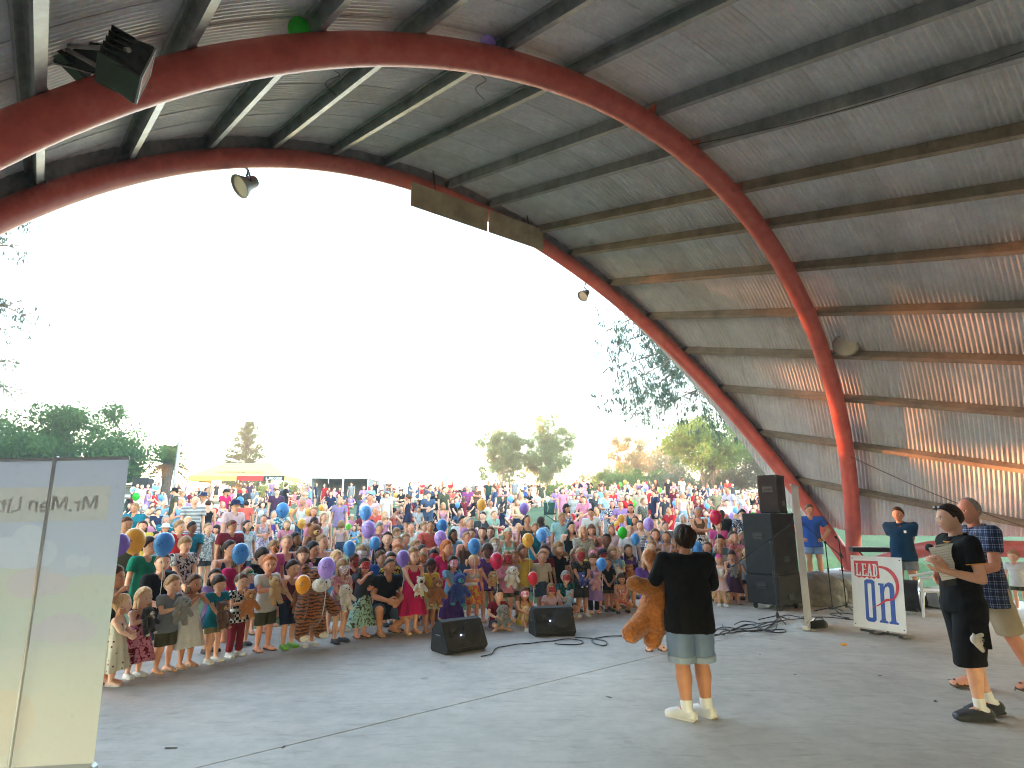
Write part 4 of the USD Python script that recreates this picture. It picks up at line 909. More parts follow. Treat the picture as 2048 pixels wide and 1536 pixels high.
# ------------------------------------------------------------------ the crowd
FOCUS = np.array([2.2, 4.6])
def face_to(P, tgt=FOCUS): d = np.asarray(tgt)[:2] - np.asarray(P)[:2]; return math.atan2(-d[0], d[1])
def J_top(J, hair): return J['hc'][2] + J['hh'] * (.5 + (.04 if hair and hair[0] not in ('bald', 'crop') else 0.02))
FRX = [q[0] for q in EDGE_PX]; FRY = [at_ground(q[0], q[1], 0)[1] for q in EDGE_PX]
def g_at(x, y):
    if Point(x, y).distance(STAGE) < .05: return 0.0
    return max(ground(x, y), -.03)
def put_person(px, py, y=None, feet=None, spec='', **kw):
    """spec: 'age sex pose top:colour[:pattern] bottom:colour hair:colour skin'"""
    a = spec.split(); age, sex, pose = a[0], a[1], a[2]
    tp = a[3].split(':'); bt = a[4].split(':'); hr = a[5].split(':'); sk = a[6] if len(a) > 6 else 'fair'
    if feet is not None: P = at_ground(px, feet, 0.0); y = P[1]
    elif px > 300: y = max(y * 1.06, float(np.interp(px, FRX, FRY)) + .55)
    Q_ = at_depth(px, py, y); gz = 0.0 if feet is not None else g_at(Q_[0], y)
    var = kw.pop('var', 0); J = get_J(age, pose, sex, var)
    lift = kw.pop('lift', None)
    hgt = Q_[2] - gz
    nom = J_top(J, hr)
    H = hgt / nom * J['H']
    if lift is not None: H = lift; gz = Q_[2] - nom * H / J['H']
    lo = {'toddler': .72, 'child': .95, 'teen': 1.2, 'woman': 1.42, 'man': 1.5}[age]; hi = {'toddler': 1.05, 'child': 1.42, 'teen': 1.62, 'woman': 1.8, 'man': 1.95}[age]
    H = min(max(H, lo), hi)
    loc = (Q_[0], y, gz); turn = kw.pop('turn', 0.0)
    rz = face_to(loc, kw.pop('look', FOCUS)) + turn
    lod = kw.pop('lod', 0 if y < 10.3 else (1 if y < 21 else 2)); seed = int(px * 7 + py)
    sh = kw.pop('shoes', None) or (('sandal', 'sand'), ('shoe', 'black'), ('thong', 'brown'), ('shoe', 'white'))[seed % 4]
    held = kw.pop('toy', None)
    t, J, s = person(loc, rz, H, age, pose, sex, (tp[0], tp[1], tp[2] if len(tp) > 2 else None), None if bt[0] == 'none' else (bt[0], bt[1], bt[2] if len(bt) > 2 else None), None if hr[0] == 'none' else (hr[0], hr[1]), sk, sh, lod=lod, var=var, seed=seed, **kw)
    if 'label' not in kw or kw['label'] is None: PEOPLE[-1]['px'] = (px, py, y)
    if held:                                                            # (fur, kind, height, label)
        m = (J['wrl'] + J['wrr']) / 2; h = held[2]; sit = len(held) > 5 and held[5]
        c = world_of(loc, rz, s, m + np.array([0, .035 * J['H'], 0])) - np.array([0, 0, h * .5])
        if pose in ('lotus', 'knees', 'legs'): c = world_of(loc, rz, s, np.array([0, .2 * J['H'], .05]))
        toy(c, rz + (0.15 if seed % 2 else -.2), h, held[0], held[3], held[1], muzzle=held[4] if len(held) > 4 and held[4] else 'beige', cat='plush toy' if held[1] != 'bear' else 'teddy bear', name='teddy_bear' if held[1] == 'bear' else 'plush_' + {'dog': 'dog', 'tiger': 'tiger', 'cat': 'cat', 'cow': 'cow'}[held[1]], tilt=(8, 6 if seed % 2 else -7, 0), sub=3 if h > .42 else 2)
    return t, loc, rz, s, J
pp = put_person
# front row, feet on the edge of the concrete
pp(243, 1186, feet=1371, spec='toddler f low dress:cream:dot_maroon capri:cream:dot_maroon pigtails:blonde pale', shoes=('sandal', 'white'), turn=.6)
pp(287, 1174, feet=1354, spec='toddler f hug dress:pink:print_maroon shorts:paledenim bob:blonde pale', toy=('black', 'dog', .3, 'black plush orca held by the blonde toddler in the pink print dress', 'white'))
pp(345, 1149, feet=1344, spec='child m hug tee:grey long_shorts:olive short:fair fair', toy=('grey', 'dog', .32, 'dark grey plush rhino held by the boy in the grey tee', 'grey'))
pp(388, 1148, feet=1334, spec='child f pray dress:white:dot_palepink none bob:brown tan')
pp(438, 1149, feet=1324, spec='child m low tee:teal shorts:khaki mop:dark fair', toy=('darkbrown', 'bear', .34, 'dark brown bear held low by the boy in the teal tee'))
pp(482, 1146, feet=1312, spec='child m hug tee:white:check_black trousers:maroon short:brown fair', shoes=('shoe', 'white'), toy=('ginger', 'bear', .36, 'orange plush held by the child in maroon trousers'))
pp(540, 1109, feet=1301, spec='child m hug tee:white long_shorts:olive short:red rosy', shoes=('thong', 'brown'), var=-1, toy=('beige', 'bear', .36, 'beige teddy held by the ginger boy in the white tee'))
pp(585, 1119, feet=1295, spec='child m low tank:maroon:stripe_plum long_shorts:navy short:dark fair', shoes=('shoe', 'green'), toy=('brown', 'dog', .34, 'small brown plush dog held by the boy in the red striped tank', 'brown'))
pp(625, 1136, feet=1291, spec='child m hug tee:charcoal shorts:navy short:dark tan', paint=('tiger', 'full'))
pp(684, 1117, feet=1284, spec='child f low tee:pink:print_cream short:paledenim bob:fair fair', paint=('white', 'full'), toy=('white', 'dog', .36, 'white plush dog with dangling legs held by the girl with a white painted face', 'white'))
pp(728, 1114, feet=1274, spec='child f mouth tee:charcoal longskirt:mint:print_olive bob:dark rosy', paint=('red', 'mask'))
pp(770, 1116, feet=1266, spec='man m crouch tee:black shorts:denim crop:dark tan', lod=0)
pp(797, 1158, feet=1262, spec='toddler m low tee:red shorts:denim crop:white pale', toy=('ginger', 'tiger', .3, 'small orange striped plush cat held by the toddler in red', 'white'))
pp(826, 1094, feet=1266, spec='child f low dress:magenta none bob:fair fair', toy=('white', 'cat', .30, 'white and black plush held by the girl in the magenta dress', 'black'))
pp(861, 1117, feet=1261, spec='child f low tee:yellow skirt:beige mop:dark tan', paint=('brown', 'full'), toy=('brown', 'bear', .42, 'floppy brown bear held by the child with a brown painted face'))
pp(905, 1111, feet=1255, spec='child f low tee:sky longskirt:purple bob:dark rosy', paint=('pink', 'mask'), toy=('blue', 'bear', .5, 'big shaggy blue plush with a purple crest held in front of a purple skirt', 'teal'))
pp(946, 1108, feet=1250, spec='child f side tank:white skirt:coral:print_yellow pigtails:blonde rosy')
pp(974, 1086, feet=1243, spec='child f low tee:purple short:black mop:dark tan', paint=('brown', 'full'), toy=('beige', 'dog', .28, 'grey and white plush held by the child in the purple tee', 'white'))
pp(1013, 1101, feet=1242, spec='child f hug long:pink shorts:olive bob:fair fair', paint=('red', 'full'), toy=('white', 'dog', .36, 'white plush dog in a teal wrap between two girls with painted faces', 'white'))
pp(993, 1175, feet=1258, spec='child m lotus tee:maroon shorts:denim short:dark fair', toy=('grey', 'dog', .34, 'grey plush dog on the lap of the boy sitting in the red tee', 'grey'))
pp(1046, 1173, feet=1254, spec='child f knees dress:yellow none long:brown tan', paint=('pink', 'mask'), toy=('sand', 'bear', .3, 'pale sand plush in front of the sitting girl in yellow'))
pp(1083, 1100, feet=1232, spec='child f stand tee:cream skirt:denim pony:fair fair')
pp(1100, 1165, feet=1240, spec='child f lotus tee:palepink shorts:pink long:fair rosy', paint=('red', 'mask'))
pp(1160, 1095, feet=1232, spec='child m low tee:black:print_olive long_shorts:charcoal short:fair tan', paint=('red', 'full'), toy=('blue', 'cat', .26, 'round blue and white plush held by the boy with a red painted mask', 'white'))
pp(1128, 1140, feet=1235, spec='child m crouch tee:green:check_navy shorts:black short:grey fair', paint=('red', 'mask'), toy=('sky', 'bear', .28, 'pale blue plush held up by the crouching child with a painted face'))
pp(1184, 1106, feet=1226, spec='child f low dress:lilac trousers:black bob:brown fair', toy=('pink', 'bear', .32, 'pink plush held by the girl in the lilac dress'))
pp(1215, 1136, feet=1222, spec='child m low tee:black shorts:olive crop:brown tan')
pp(1241, 1166, feet=1224, spec='child f crouch dress:coral:print_white none bob:dark tan')
pp(1298, 1095, feet=1298, spec='child f low tee:purple shorts:denim long:blonde fair', look=(1.8, 4.5), shoes=('sandal', 'brown'), toy=('white', 'dog', .42, 'white and black plush cow dangling from the blonde girl in the purple tee', 'black'))
pp(1437, 1108, feet=1212, spec='child f low tank:white skirt:palepink pony:blonde fair', hat=('cap', 'hotpink'))
pp(1462, 1100, feet=1208, spec='child f hug dress:plum none mop:dark tan', toy=('grey', 'dog', .26, 'small grey plush held by the child in the dark plum dress', 'grey'))
pp(1492, 1096, feet=1204, spec='child m low tee:grey shorts:black short:blonde tan', lod=0)
# rows behind, each at the distance its size in the photograph gives
ROWS = """228 1130 6.6 child f mouth tee:charcoal shorts:denim short:brown tan
252 1033 9.6 man m stand tee:olive shorts:khaki short:brown tan
296 1073 8.0 teen m stand tee:green shorts:navy short:dark fair
325 1104 7.4 woman f kneel tee:black shorts:denim pony:brown fair
370 1072 8.5 teen m low tee:white:print_charcoal shorts:navy mop:fair fair
383 1046 11.4 man m low tee:teal shorts:navy short:black brown
358 1040 11.0 teen m stand tee:red shorts:denim short:fair fair
429 1033 19 woman f chair tee:pink shorts:white bob:grey rosy
417 1000 18 man m stand tank:black shorts:charcoal crop:dark rosy
463 1040 11 man m stand tee:maroon shorts:navy short:brown tan
455 1079 8.8 woman f kneel tank:navy skirt:black pony:dark fair
493 1040 12.2 woman f stand tee:white:print_sky shorts:denim long:dark fair
494 1001 19 man m stand tee:coral shorts:charcoal crop:black tan
529 1029 14.6 woman f hug dress:white:print_lilac none pony:brown rosy
556 1034 17 woman f chair tee:purple shorts:black pony:black fair
575 1041 14 teen f stand tee:pink shorts:white bob:fair fair
629 1014 15 woman f hug tee:palepink shorts:denim bob:fair rosy
628 1034 13.4 teen m stand tee:pink shorts:charcoal short:black tan
647 1025 14.4 woman f stand tank:white shorts:khaki pony:fair fair
684 1040 15.4 child m stand tank:palepink shorts:denim mop:fair fair
547 1079 9.4 teen m stand tee:hotpink shorts:navy short:fair rosy
574 1068 10 woman f kneel tank:plum shorts:black pony:fair fair
588 1064 10.8 woman f kneel tee:charcoal shorts:black bob:black brown
641 1064 10.2 woman f kneel tank:palepink shorts:denim bun:fair fair
524 1094 8.9 child m stand tee:black shorts:navy mop:dark fair
607 1092 9.0 child f stand tee:pink shorts:denim bob:brown fair
625 1082 9.4 child m stand tee:black shorts:olive short:black tan
672 1100 9.0 child f stand tee:sky skirt:white bob:blonde fair
707 1106 9.2 child m stand tee:maroon shorts:navy short:brown rosy
724 1089 9.8 child f stand tee:pink shorts:denim bob:fair pale
432 1137 7.5 child f low tee:lilac skirt:denim bob:dark fair
495 1136 7.8 child m low tee:blue shorts:navy short:fair fair
476 1099 8.3 woman f kneel tee:magenta shorts:black bob:dark rosy
775 1062 10.8 woman f kneel long:black trousers:black long:dark pale
792 1055 12.5 teen m stand tee:white shorts:navy mop:fair fair
811 1066 11 teen m stand tee:sky shorts:khaki short:fair fair
796 1071 10.5 child f stand tee:palepink shorts:denim pony:fair rosy
823 1047 14.4 man m kneel polo:white trousers:khaki bald:grey rosy
838 1017 22 man m chair tee:white:print_grey shorts:charcoal short:brown fair
862 1044 11.6 man m hug polo:coral shorts:khaki crop:dark tan
847 1043 13.2 teen m stand tee:white shorts:denim short:fair fair
905 1058 11.6 teen f stand tee:sky shorts:white long:black brown
892 1079 9.6 child f stand tee:magenta shorts:denim long:red rosy
932 1064 10.8 woman f stand tank:brown shorts:denim bun:fair rosy
944 1056 12 teen m stand tee:white shorts:navy short:brown fair
965 1053 12.5 woman f kneel tee:grey trousers:black bob:dark fair
981 1053 12.8 woman f kneel tee:beige shorts:denim bob:brown fair
923 1031 15 man m kneel polo:white shorts:grey short:black tan
938 1040 15.6 child m stand tee:white shorts:navy short:blonde fair
967 1023 17 man m chair tee:charcoal shorts:navy short:black pale
980 1007 20 man m stand tee:cream shorts:khaki crop:brown tan
769 1022 16 teen f stand dress:pink:print_lilac none bob:blonde pale
748 1028 16.4 man m hug polo:coral shorts:khaki bald:grey rosy
873 981 26 woman f cross tee:black short:white bob:dark fair
885 962 34 woman f stand dress:navy none bob:brown tan
902 977 30 woman f hug tee:coral trousers:grey pony:fair rosy
936 972 27 man m low polo:red:stripe_blue shorts:charcoal short:grey rosy
953 971 30 man m cross tee:brown shorts:navy short:black tan
977 962 38 man m stand polo:darkgreen trousers:navy short:brown tan
992 961 38 woman f side tee:coral shorts:white pony:dark fair
778 961 50 man m cross tee:brown shorts:khaki crop:brown tan
760 1100 9.7 child m stand tee:blue shorts:navy short:brown fair
783 1104 9.5 child m stand tee:black:print_yellow shorts:navy short:dark tan
796 1086 10 child m stand tee:grey shorts:denim short:red fair
843 1088 10 child f stand tee:charcoal shorts:denim pony:dark fair
831 1079 10.4 child f stand tee:pink shorts:white bob:fair rosy
844 1104 9.6 child m stand tee:grey shorts:navy short:fair rosy
868 1098 9.8 child m stand tee:plum shorts:charcoal short:black brown
989 1075 10.6 child m stand tee:grey shorts:navy short:fair tan
1014 1055 11.2 woman f stand tank:mint shorts:denim pony:fair tan
1053 1037 13.4 man m stand tank:olive shorts:khaki crop:dark tan
1079 1033 15 woman f kneel tee:sky shorts:navy bob:dark tan
1043 1088 10 child m stand tee:yellow shorts:navy short:brown tan
1089 1089 10 child m stand tee:maroon shorts:black short:dark fair
1115 1082 10.6 child f stand tee:black shorts:denim bob:fair fair
1122 1025 13.4 man m stand tee:mint:print_sky shorts:khaki short:fair tan
1140 1043 12 woman f stand tank:black shorts:black long:black fair
1164 1052 11.4 woman f low tee:beige:print_grey shorts:denim bob:blonde rosy
1182 1048 11.9 woman f stand tank:brown shorts:denim bob:brown rosy
1183 1017 15 man m stand polo:white trousers:grey short:black tan
1213 1062 11.6 woman f kneel tee:pink:print_coral shorts:denim pony:black brown
1221 1049 13 teen f stand tee:palepink shorts:white long:fair rosy
1127 1103 9.9 child f stand tank:coral:print_white shorts:denim bob:fair pale
1148 1097 10.2 child f stand tee:pink shorts:white bob:fair rosy
1185 1093 10.4 child f stand tee:yellow shorts:denim pony:fair rosy
1204 1097 10.3 child m stand tee:blue shorts:navy short:dark rosy
1223 1091 10.9 child f stand tee:sky shorts:denim bob:fair fair
1231 1096 10.3 child f hug tee:mint skirt:white:print_black long:blonde pale
1254 1088 11 child f stand tee:purple shorts:denim long:dark tan
1026 1100 10.2 child f stand tee:beige shorts:denim bob:fair tan
1259 1106 10.3 child f hug tee:black shorts:denim bob:dark tan
1310 1057 12 teen f stand tee:white:print_blue shorts:denim long:brown rosy
1329 1043 14 teen m stand tee:grey shorts:navy crop:dark fair
1364 1034 15 woman f stand tee:white shorts:khaki bob:white pale
1397 1014 14 woman f cross tank:brown skirt:white:print_black short:grey tan
1435 1046 13 woman f stand tee:hotpink shorts:white pony:fair fair
1444 1020 15 man m stand tee:black shorts:charcoal crop:black dark
1471 1028 15 woman f stand tee:plum shorts:denim bob:blonde pale
1484 1018 14.4 man m stand tee:navy:print_white shorts:black short:dark fair
1464 1061 12 child f stand tee:pink shorts:white pony:dark fair
1482 1052 12.7 woman f kneel tank:palepink shorts:denim bob:fair rosy
1497 1056 12.2 woman f kneel tee:hotpink:print_navy shorts:navy bob:dark fair
1438 1069 12.4 child m stand tee:sky shorts:navy short:black tan
1415 1083 11.8 child f stand tee:teal shorts:denim bob:brown tan
1435 1087 11.5 child f stand tee:white shorts:pink bob:blonde fair
1455 1079 11.4 child f hug tee:pink shorts:denim bob:blonde rosy
1491 1077 11.7 child m stand tee:hotpink:print_white shorts:navy crop:dark brown
1415 1100 11.2 child m stand tee:grey shorts:navy short:fair fair
1315 1097 10.8 child m stand tee:maroon shorts:navy short:fair rosy
1330 1098 10.7 child f stand tee:hotpink shorts:denim bob:fair rosy
1303 1080 11.2 child m stand tee:white shorts:khaki short:fair fair
1333 1062 11.7 teen f stand tank:palepink shorts:denim pony:brown tan
1271 1032 14 woman f stand tank:palepink shorts:denim long:brown tan
1258 1051 12.6 teen m stand tee:white shorts:denim short:blonde pale
1432 979 26 man m hips tee:khaki shorts:navy short:grey rosy
1484 986 24 man m stand tee:white:print_grey shorts:denim crop:grey fair
1504 984 26 woman f stand tank:black shorts:black pony:dark rosy
1338 1005 24 woman f chair tee:coral shorts:navy short:fair rosy
1362 947 41 man m stand polo:white trousers:navy short:black brown
1312 953 41 woman f side tee:black trousers:black long:black tan
1276 953 40 woman f hips tank:purple:print_grey trousers:black pony:fair rosy
1155 956 38 woman f hips tee:navy shorts:white pony:brown rosy
1153 968 34 woman f stand tank:grey shorts:navy pony:fair fair
1162 986 25 man m side tee:coral trousers:black short:dark tan
1203 966 36 woman f stand tee:coral short:black pony:brown tan
1180 968 36 woman f stand tee:darkgreen shorts:black bob:dark tan
1050 966 38 man m side tee:blue shorts:navy short:dark tan
1067 966 40 woman f stand dress:cream none pony:fair rosy
1029 959 42 man m stand tee:grey shorts:khaki short:brown fair"""
EXTRA = {(547, 1079): dict(paint=('tiger', 'full')), (628, 1034): dict(paint=('brown', 'mask')), (707, 1106): dict(paint=('red', 'full')), (724, 1089): dict(paint=('white', 'full')), (844, 1104): dict(paint=('tiger', 'mask')), (989, 1075): dict(paint=('white', 'full'), hat=('cap', 'beige')),
    (463, 1040): dict(hat=('cap', 'maroon')), (429, 1033): dict(hat=('hat', 'beige')), (495, 1136): dict(hat=('cap', 'green')), (1014, 1055): dict(hat=('cap', 'cream')), (1484, 1018): dict(hat=('cap', 'black')), (1204, 1097): dict(hat=('cap', 'navy'), paint=('red', 'mask')), (1148, 1097): dict(paint=('pink', 'full')), (1127, 1103): dict(paint=('white', 'mask')), (1185, 1093): dict(paint=('pink', 'mask')),
    (1415, 1100): dict(hat=('cap', 'sky')), (1315, 1097): dict(paint=('red', 'full')), (1330, 1098): dict(paint=('red', 'mask')), (1455, 1079): dict(paint=('pink', 'full'), toy=('white', 'dog', .25, 'pale plush held up by the girl with the pink painted face', 'pink')), (868, 1098): dict(paint=('red', 'mask')),
    (417, 1000): dict(turn=2.9), (494, 1001): dict(turn=2.8), (684, 1040): dict(turn=2.6), (1079, 1033): dict(turn=2.2), (1312, 953): dict(turn=-1.2), (1050, 966): dict(turn=1.2), (1203, 966): dict(turn=2.7), (1362, 947): dict(turn=.8),
    (1231, 1096): dict(toy=('white', 'cat', .26, 'white and black plush held by the girl with long blonde hair', 'white')), (1259, 1106): dict(toy=('ginger', 'bear', .34, 'golden brown bear held by the girl with curly dark hair'))}
for line in ROWS.split('\n'):
    a = line.split(None, 3); k = (int(a[0]), int(a[1]))
    pp(k[0], k[1], float(a[2]), spec=a[3], var=(k[0] * 3 + k[1]) % 3 - 1, **EXTRA.get(k, {}))
# held small children
for px, py, y, H, spec in ((672, 1062, 9.9, .85, 'toddler m stand tee:grey shorts:denim short:blonde pale'), (938, 1039, 14.7, .9, 'toddler m stand tee:white shorts:navy short:fair fair')):
    pass
# big plush toys of the front row
def toy_at(px, py, y, **k): return toy(at_depth(px, py, y), **k)
P = at_ground(628, 1291, 0); toy((P[0] + .02, P[1] - .26, .12), face_to(P) + .1, .92, 'tiger', 'huge striped plush tiger with white paws standing in the front row', 'tiger', muzzle='white', cat='plush toy', name='plush_tiger', sub=3)
P = at_ground(1441, 1204, 0); toy((P[0], P[1] - .1, 0), face_to(P, (1.2, 3)), .56, 'sand', 'pale golden bear sitting on the concrete in front of the pink cap', 'bear', sit=True, muzzle='beige', sub=3)
P = at_ground(1492, 1200, 0); toy((P[0] - .02, P[1] - .22, .24), face_to(P, (1.2, 3)), .80, 'brown', 'big brown bear held upright beside the speaker stack', 'bear', muzzle='beige', sub=3)
Q_ = at_depth(628, 1066, 10.9); toy(Q_ - np.array([0, 0, .45]), face_to(Q_), .62, 'brown', 'large light brown plush lion above the heads behind the tiger', 'bear', muzzle='beige', sub=3, cat='plush toy', name='plush_lion')

for a in ((240, 1088, 36, 6.5, 'purple'), (268, 1081, 43, 6.8, 'yellow'), (328, 1087, 39, 7.1, 'blue', .55), (481, 1106, 34, 7.5, 'blue', .45), (653, 1135, 35, 7.6, 'lilac', .4), (606, 1168, 30, 7.1, 'orange'), (699, 1096, 25, 9.2, 'blue', .4), (731, 1025, 25, 12.6, 'sky', .5), (737, 1058, 29, 11.5, 'lilac', .4), (565, 1020, 26, 16, 'blue', .5),
    (603, 1047, 17, 15.5, 'yellow', .3), (750, 1086, 22, 10.4, 'blue', .4), (806, 1116, 27, 8.4, 'purple', .3), (881, 1076, 26, 10.4, 'lilac', .4), (884, 1051, 23, 11.8, 'blue', .3), (963, 1009, 20, 16, 'yellow', .4), (948, 1092, 26, 9.6, 'blue', .3), (993, 1121, 27, 9.0, 'crimson', .35), (1056, 1080, 24, 9.8, 'yellow', .5), (1083, 1070, 23, 11.5, 'sky', .4),
    (1048, 1017, 20, 17, 'purple', .4), (1066, 1156, 21, 8.9, 'red', .25), (1245, 1065, 20, 11.8, 'green', .4), (1242, 1037, 15, 15, 'yellow', .3), (1234, 1049, 13, 15.5, 'yellow', .3), (1236, 1057, 11, 14.5, 'red', .3), (1145, 1034, 13, 19, 'red', .3), (1203, 1128, 21, 9.7, 'blue', .3), (1297, 1048, 22, 13, 'lilac', .4), (1270, 1078, 19, 11.4, 'blue', .3), (1431, 1034, 25, 12.4, 'crimson', .5),
    (1394, 1096, 22, 10.4, 'blue', .3), (1293, 1176, 28, 6.55, 'blue', 0), (1508, 1037, 22, 13.4, 'green', .5), (1414, 1012, 10, 24, 'sky', .4), (1471, 1020, 12, 18, 'sky', .4), (1464, 1032, 13, 17, 'lilac', .4), (272, 993, 14, 30, 'green', .5), (266, 980, 12, 38, 'white', .5), (322, 995, 11, 33, 'sky', .5), (325, 1017, 12, 25, 'sky', .4), (365, 1009, 11, 27, 'yellow', .4), (395, 1018, 12, 24, 'sky', .4),
    (470, 1010, 17, 20, 'yellow', .4), (480, 1002, 15, 21, 'blue', .4), (522, 1027, 12, 18, 'white', .4), (583, 1024, 12, 20, 'yellow', .4), (617, 1024, 14, 17, 'yellow', .4), (608, 1011, 11, 23, 'yellow', .4), (642, 1015, 11, 22, 'yellow', .4), (683, 972, 9, 52, 'white', .5), (697, 1053, 11, 17, 'lime', .3), (791, 990, 9, 32, 'yellow', .4), (915, 1010, 10, 25, 'sky', .4), (1021, 998, 12, 26, 'sky', .4), (1095, 998, 10, 26, 'white', .4),
    (1171, 988, 10, 30, 'lilac', .4), (1229, 1007, 10, 25, 'lilac', .4), (1127, 988, 10, 30, 'sky', .4), (1257, 1000, 12, 26, 'orange', .4), (1268, 1007, 11, 24, 'lime', .4), (1355, 1002, 10, 25, 'yellow', .4), (1349, 1007, 10, 25, 'sky', .4), (1320, 980, 9, 33, 'lime', .4), (1292, 975, 11, 35, 'lilac', .4), (1286, 980, 9, 35, 'sky', .4), (1292, 967, 8, 38, 'red', .4), (1241, 969, 8, 38, 'lime', .4), (1237, 973, 7, 38, 'red', .4), (1250, 964, 8, 38, 'yellow', .4), (290, 1015, 10, 25, 'white', .3)):
    balloon(*a, prt=a[2] > 20)
balloon(598, 60, 54, 4.95, 'green'); balloon(976, 92, 44, 6.35, 'lilac')

# people spread over the slope behind, seated and standing
rs = np.random.default_rng(77); spots = [p['px'] for p in PEOPLE if p.get('px')]
tops_ = ['white', 'pink', 'palepink', 'sky', 'grey', 'black', 'navy', 'coral', 'red', 'lilac', 'purple', 'teal', 'beige', 'cream', 'mint', 'hotpink', 'blue', 'yellow', 'olive', 'charcoal', 'maroon', 'magenta', 'white', 'palepink', 'pink', 'white']
made = 0; tries = 0
while made < 119 and tries < 20000:
    tries += 1
    px = rs.uniform(250, 1512); y = rs.uniform(10.6, 26) if px > 700 else rs.uniform(9.2, 26)
    if y < float(np.interp(px, FRX, FRY)) + 1.5 or (1050 < px < 1112 and 19 < y): continue
    x = at_depth(px, 1040, y)[0]; G = np.array([x, y, g_at(x, y)]); fy = 1040
    sc = FPX / y
    if any(abs(px - a) < .36 * sc and abs(y - c) < .5 for a, b, c in spots): continue
    far = y > 22
    pose = rs.choice(['stand', 'hug', 'side', 'cross', 'hips', 'low', 'chair', 'lotus', 'knees', 'legs'], p=[.14, .07, .07, .04, .04, .04, .25, .15, .12, .08] if not far else [.14, .06, .07, .04, .04, .03, .30, .18, .09, .05])
    age = rs.choice(['woman', 'man', 'teen', 'child', 'toddler'], p=[.42, .25, .1, .18, .05]); sex = 'm' if age == 'man' else ('f' if age == 'woman' else rs.choice(['m', 'f']))
    if y < 14.5:
        age = str(rs.choice(['child', 'child', 'teen', 'woman'])); sex = 'f' if age == 'woman' else sex; pose = rs.choice(['kneel', 'crouch']) if age == 'woman' else rs.choice(['low', 'side', 'hug', 'mouth', 'stand'])
    H = dict(woman=1.64, man=1.77, teen=1.45, child=1.15, toddler=.9)[age] * rs.uniform(.95, 1.05)
    c, b = rs.choice(tops_), rs.choice(['denim', 'navy', 'black', 'white', 'khaki', 'paledenim', 'charcoal', 'grey'])
    kind = rs.choice(['tee', 'tank', 'polo', 'dress'], p=[.55, .25, .12, .08]) if sex == 'f' else rs.choice(['tee', 'polo', 'tank'], p=[.7, .22, .08])
    pat = rs.choice([None, None, None, 'print_white', 'stripe_white', 'print_grey'])
    if c in ('white', 'cream') and pat: pat = 'print_grey'
    hs = rs.choice(['short', 'crop', 'bald'], p=[.6, .32, .08]) if sex == 'm' else rs.choice(['pony', 'bob', 'long', 'bun'], p=[.4, .3, .2, .1])
    if age != 'man' and hs == 'bald': hs = 'short'
    hc = rs.choice(['brown', 'dark', 'black', 'fair', 'blonde', 'grey']); sk = rs.choice(['fair', 'tan', 'rosy', 'pale', 'brown'], p=[.4, .25, .2, .12, .03])
    rz = face_to(G) + rs.normal(0, .5) + (rs.uniform(-2.5, 2.5) if far and rs.uniform() < .4 else 0)
    hat = (rs.choice(['cap', 'hat']), rs.choice(['white', 'beige', 'black', 'navy', 'pink'])) if rs.uniform() < .14 else None
    J = get_J(age, str(pose), str(sex), 0)
    person(G, rz, H, str(age), str(pose), str(sex), (str(kind), str(c), None if pat is None else str(pat)), (str(rs.choice(['shorts', 'shorts', 'short', 'trousers', 'capri'])), str(b), None), (str(hs), str(hc)), str(sk), ('shoe', 'black'), hat=None if hat is None else (str(hat[0]), str(hat[1])), lod=2 if y > 19 else 1, seed=made)
    PEOPLE[-1]['px'] = (px, fy, y); spots.append((px, fy, y)); made += 1
# far-off crowd along the skyline that reads as one mass
far_m = []
mass = {}
for q in range(620):
    px = rs.uniform(255, 1530); y = 21 + 38 * rs.uniform(0, 1); fy = 0
    if q % 4 == 0 and px < 1000: y = rs.uniform(58, 76); x = at_depth(px, 1000, y)[0]
    else:
        x = at_depth(px, 1020, y)[0]
        if y < 21 or y > 60 or (1050 < px < 1110 and y < 36): continue
    gz = ground(x, y); age = str(rs.choice(['woman', 'man', 'child'], p=[.5, .35, .15])); po = str(rs.choice(['stand', 'hug', 'lotus', 'chair'], p=[.16, .06, .40, .38])) if y < 56 else str(rs.choice(['stand', 'hug', 'hips']))
    k = str(rs.choice(['white', 'grey', 'pink', 'sky', 'charcoal', 'red', 'lilac', 'beige', 'plum', 'navy', 'black', 'grey', 'denim', 'maroon', 'olive']))
    mass.setdefault(k, []).append((x, y, gz, face_to((x, y)) + rs.normal(0, .8), rs.uniform(.88, 1.06), age, po))
grp = UsdGeom.Xform.Define(stage, '/World/distant_crowd').GetPrim(); tag(grp, 'far mass of small figures seated and standing up the lawn to the skyline', 'crowd', kind='stuff')
skin_v, hair_v = [], []
for k, ps in mass.items():
    cl = []
    for x, y, gz, a, s, age, po in ps:
        sx = 'm' if age == 'man' else 'f'; J = get_J(age, po, sx, 0); key = (age, po, sx, 0, 2); hs = 'short' if sx == 'm' else 'bob'
        bm = proto(('far_b',) + key, lambda: build_body(J, 2)[0]); tm = proto(('far_t',) + key, lambda: cat_([make_top(J, 'tee', 2), make_bottom(J, 'shorts', 2)])); hm_ = proto(('far_h',) + key, lambda: hair_mesh(J, hs, 2))
        M = trimesh.transformations.rotation_matrix(a, Z); M[:3, :3] *= s; M[:3, 3] = (x, y, gz)
        for src, dst in ((bm, skin_v), (tm, cl), (hm_, hair_v)):
            c = trimesh.Trimesh(src.vertices, src.faces, process=False).copy(); c.apply_transform(M); dst.append(c)
    put('clothes', Arr(cat_(cl), 50), cloth(k), grp, kind='stuff')
put('bodies', Arr(cat_(skin_v), 50), SKIN['fair'], grp, kind='stuff'); put('hair', Arr(cat_(hair_v), 50), HAIR['brown'], grp, kind='stuff')
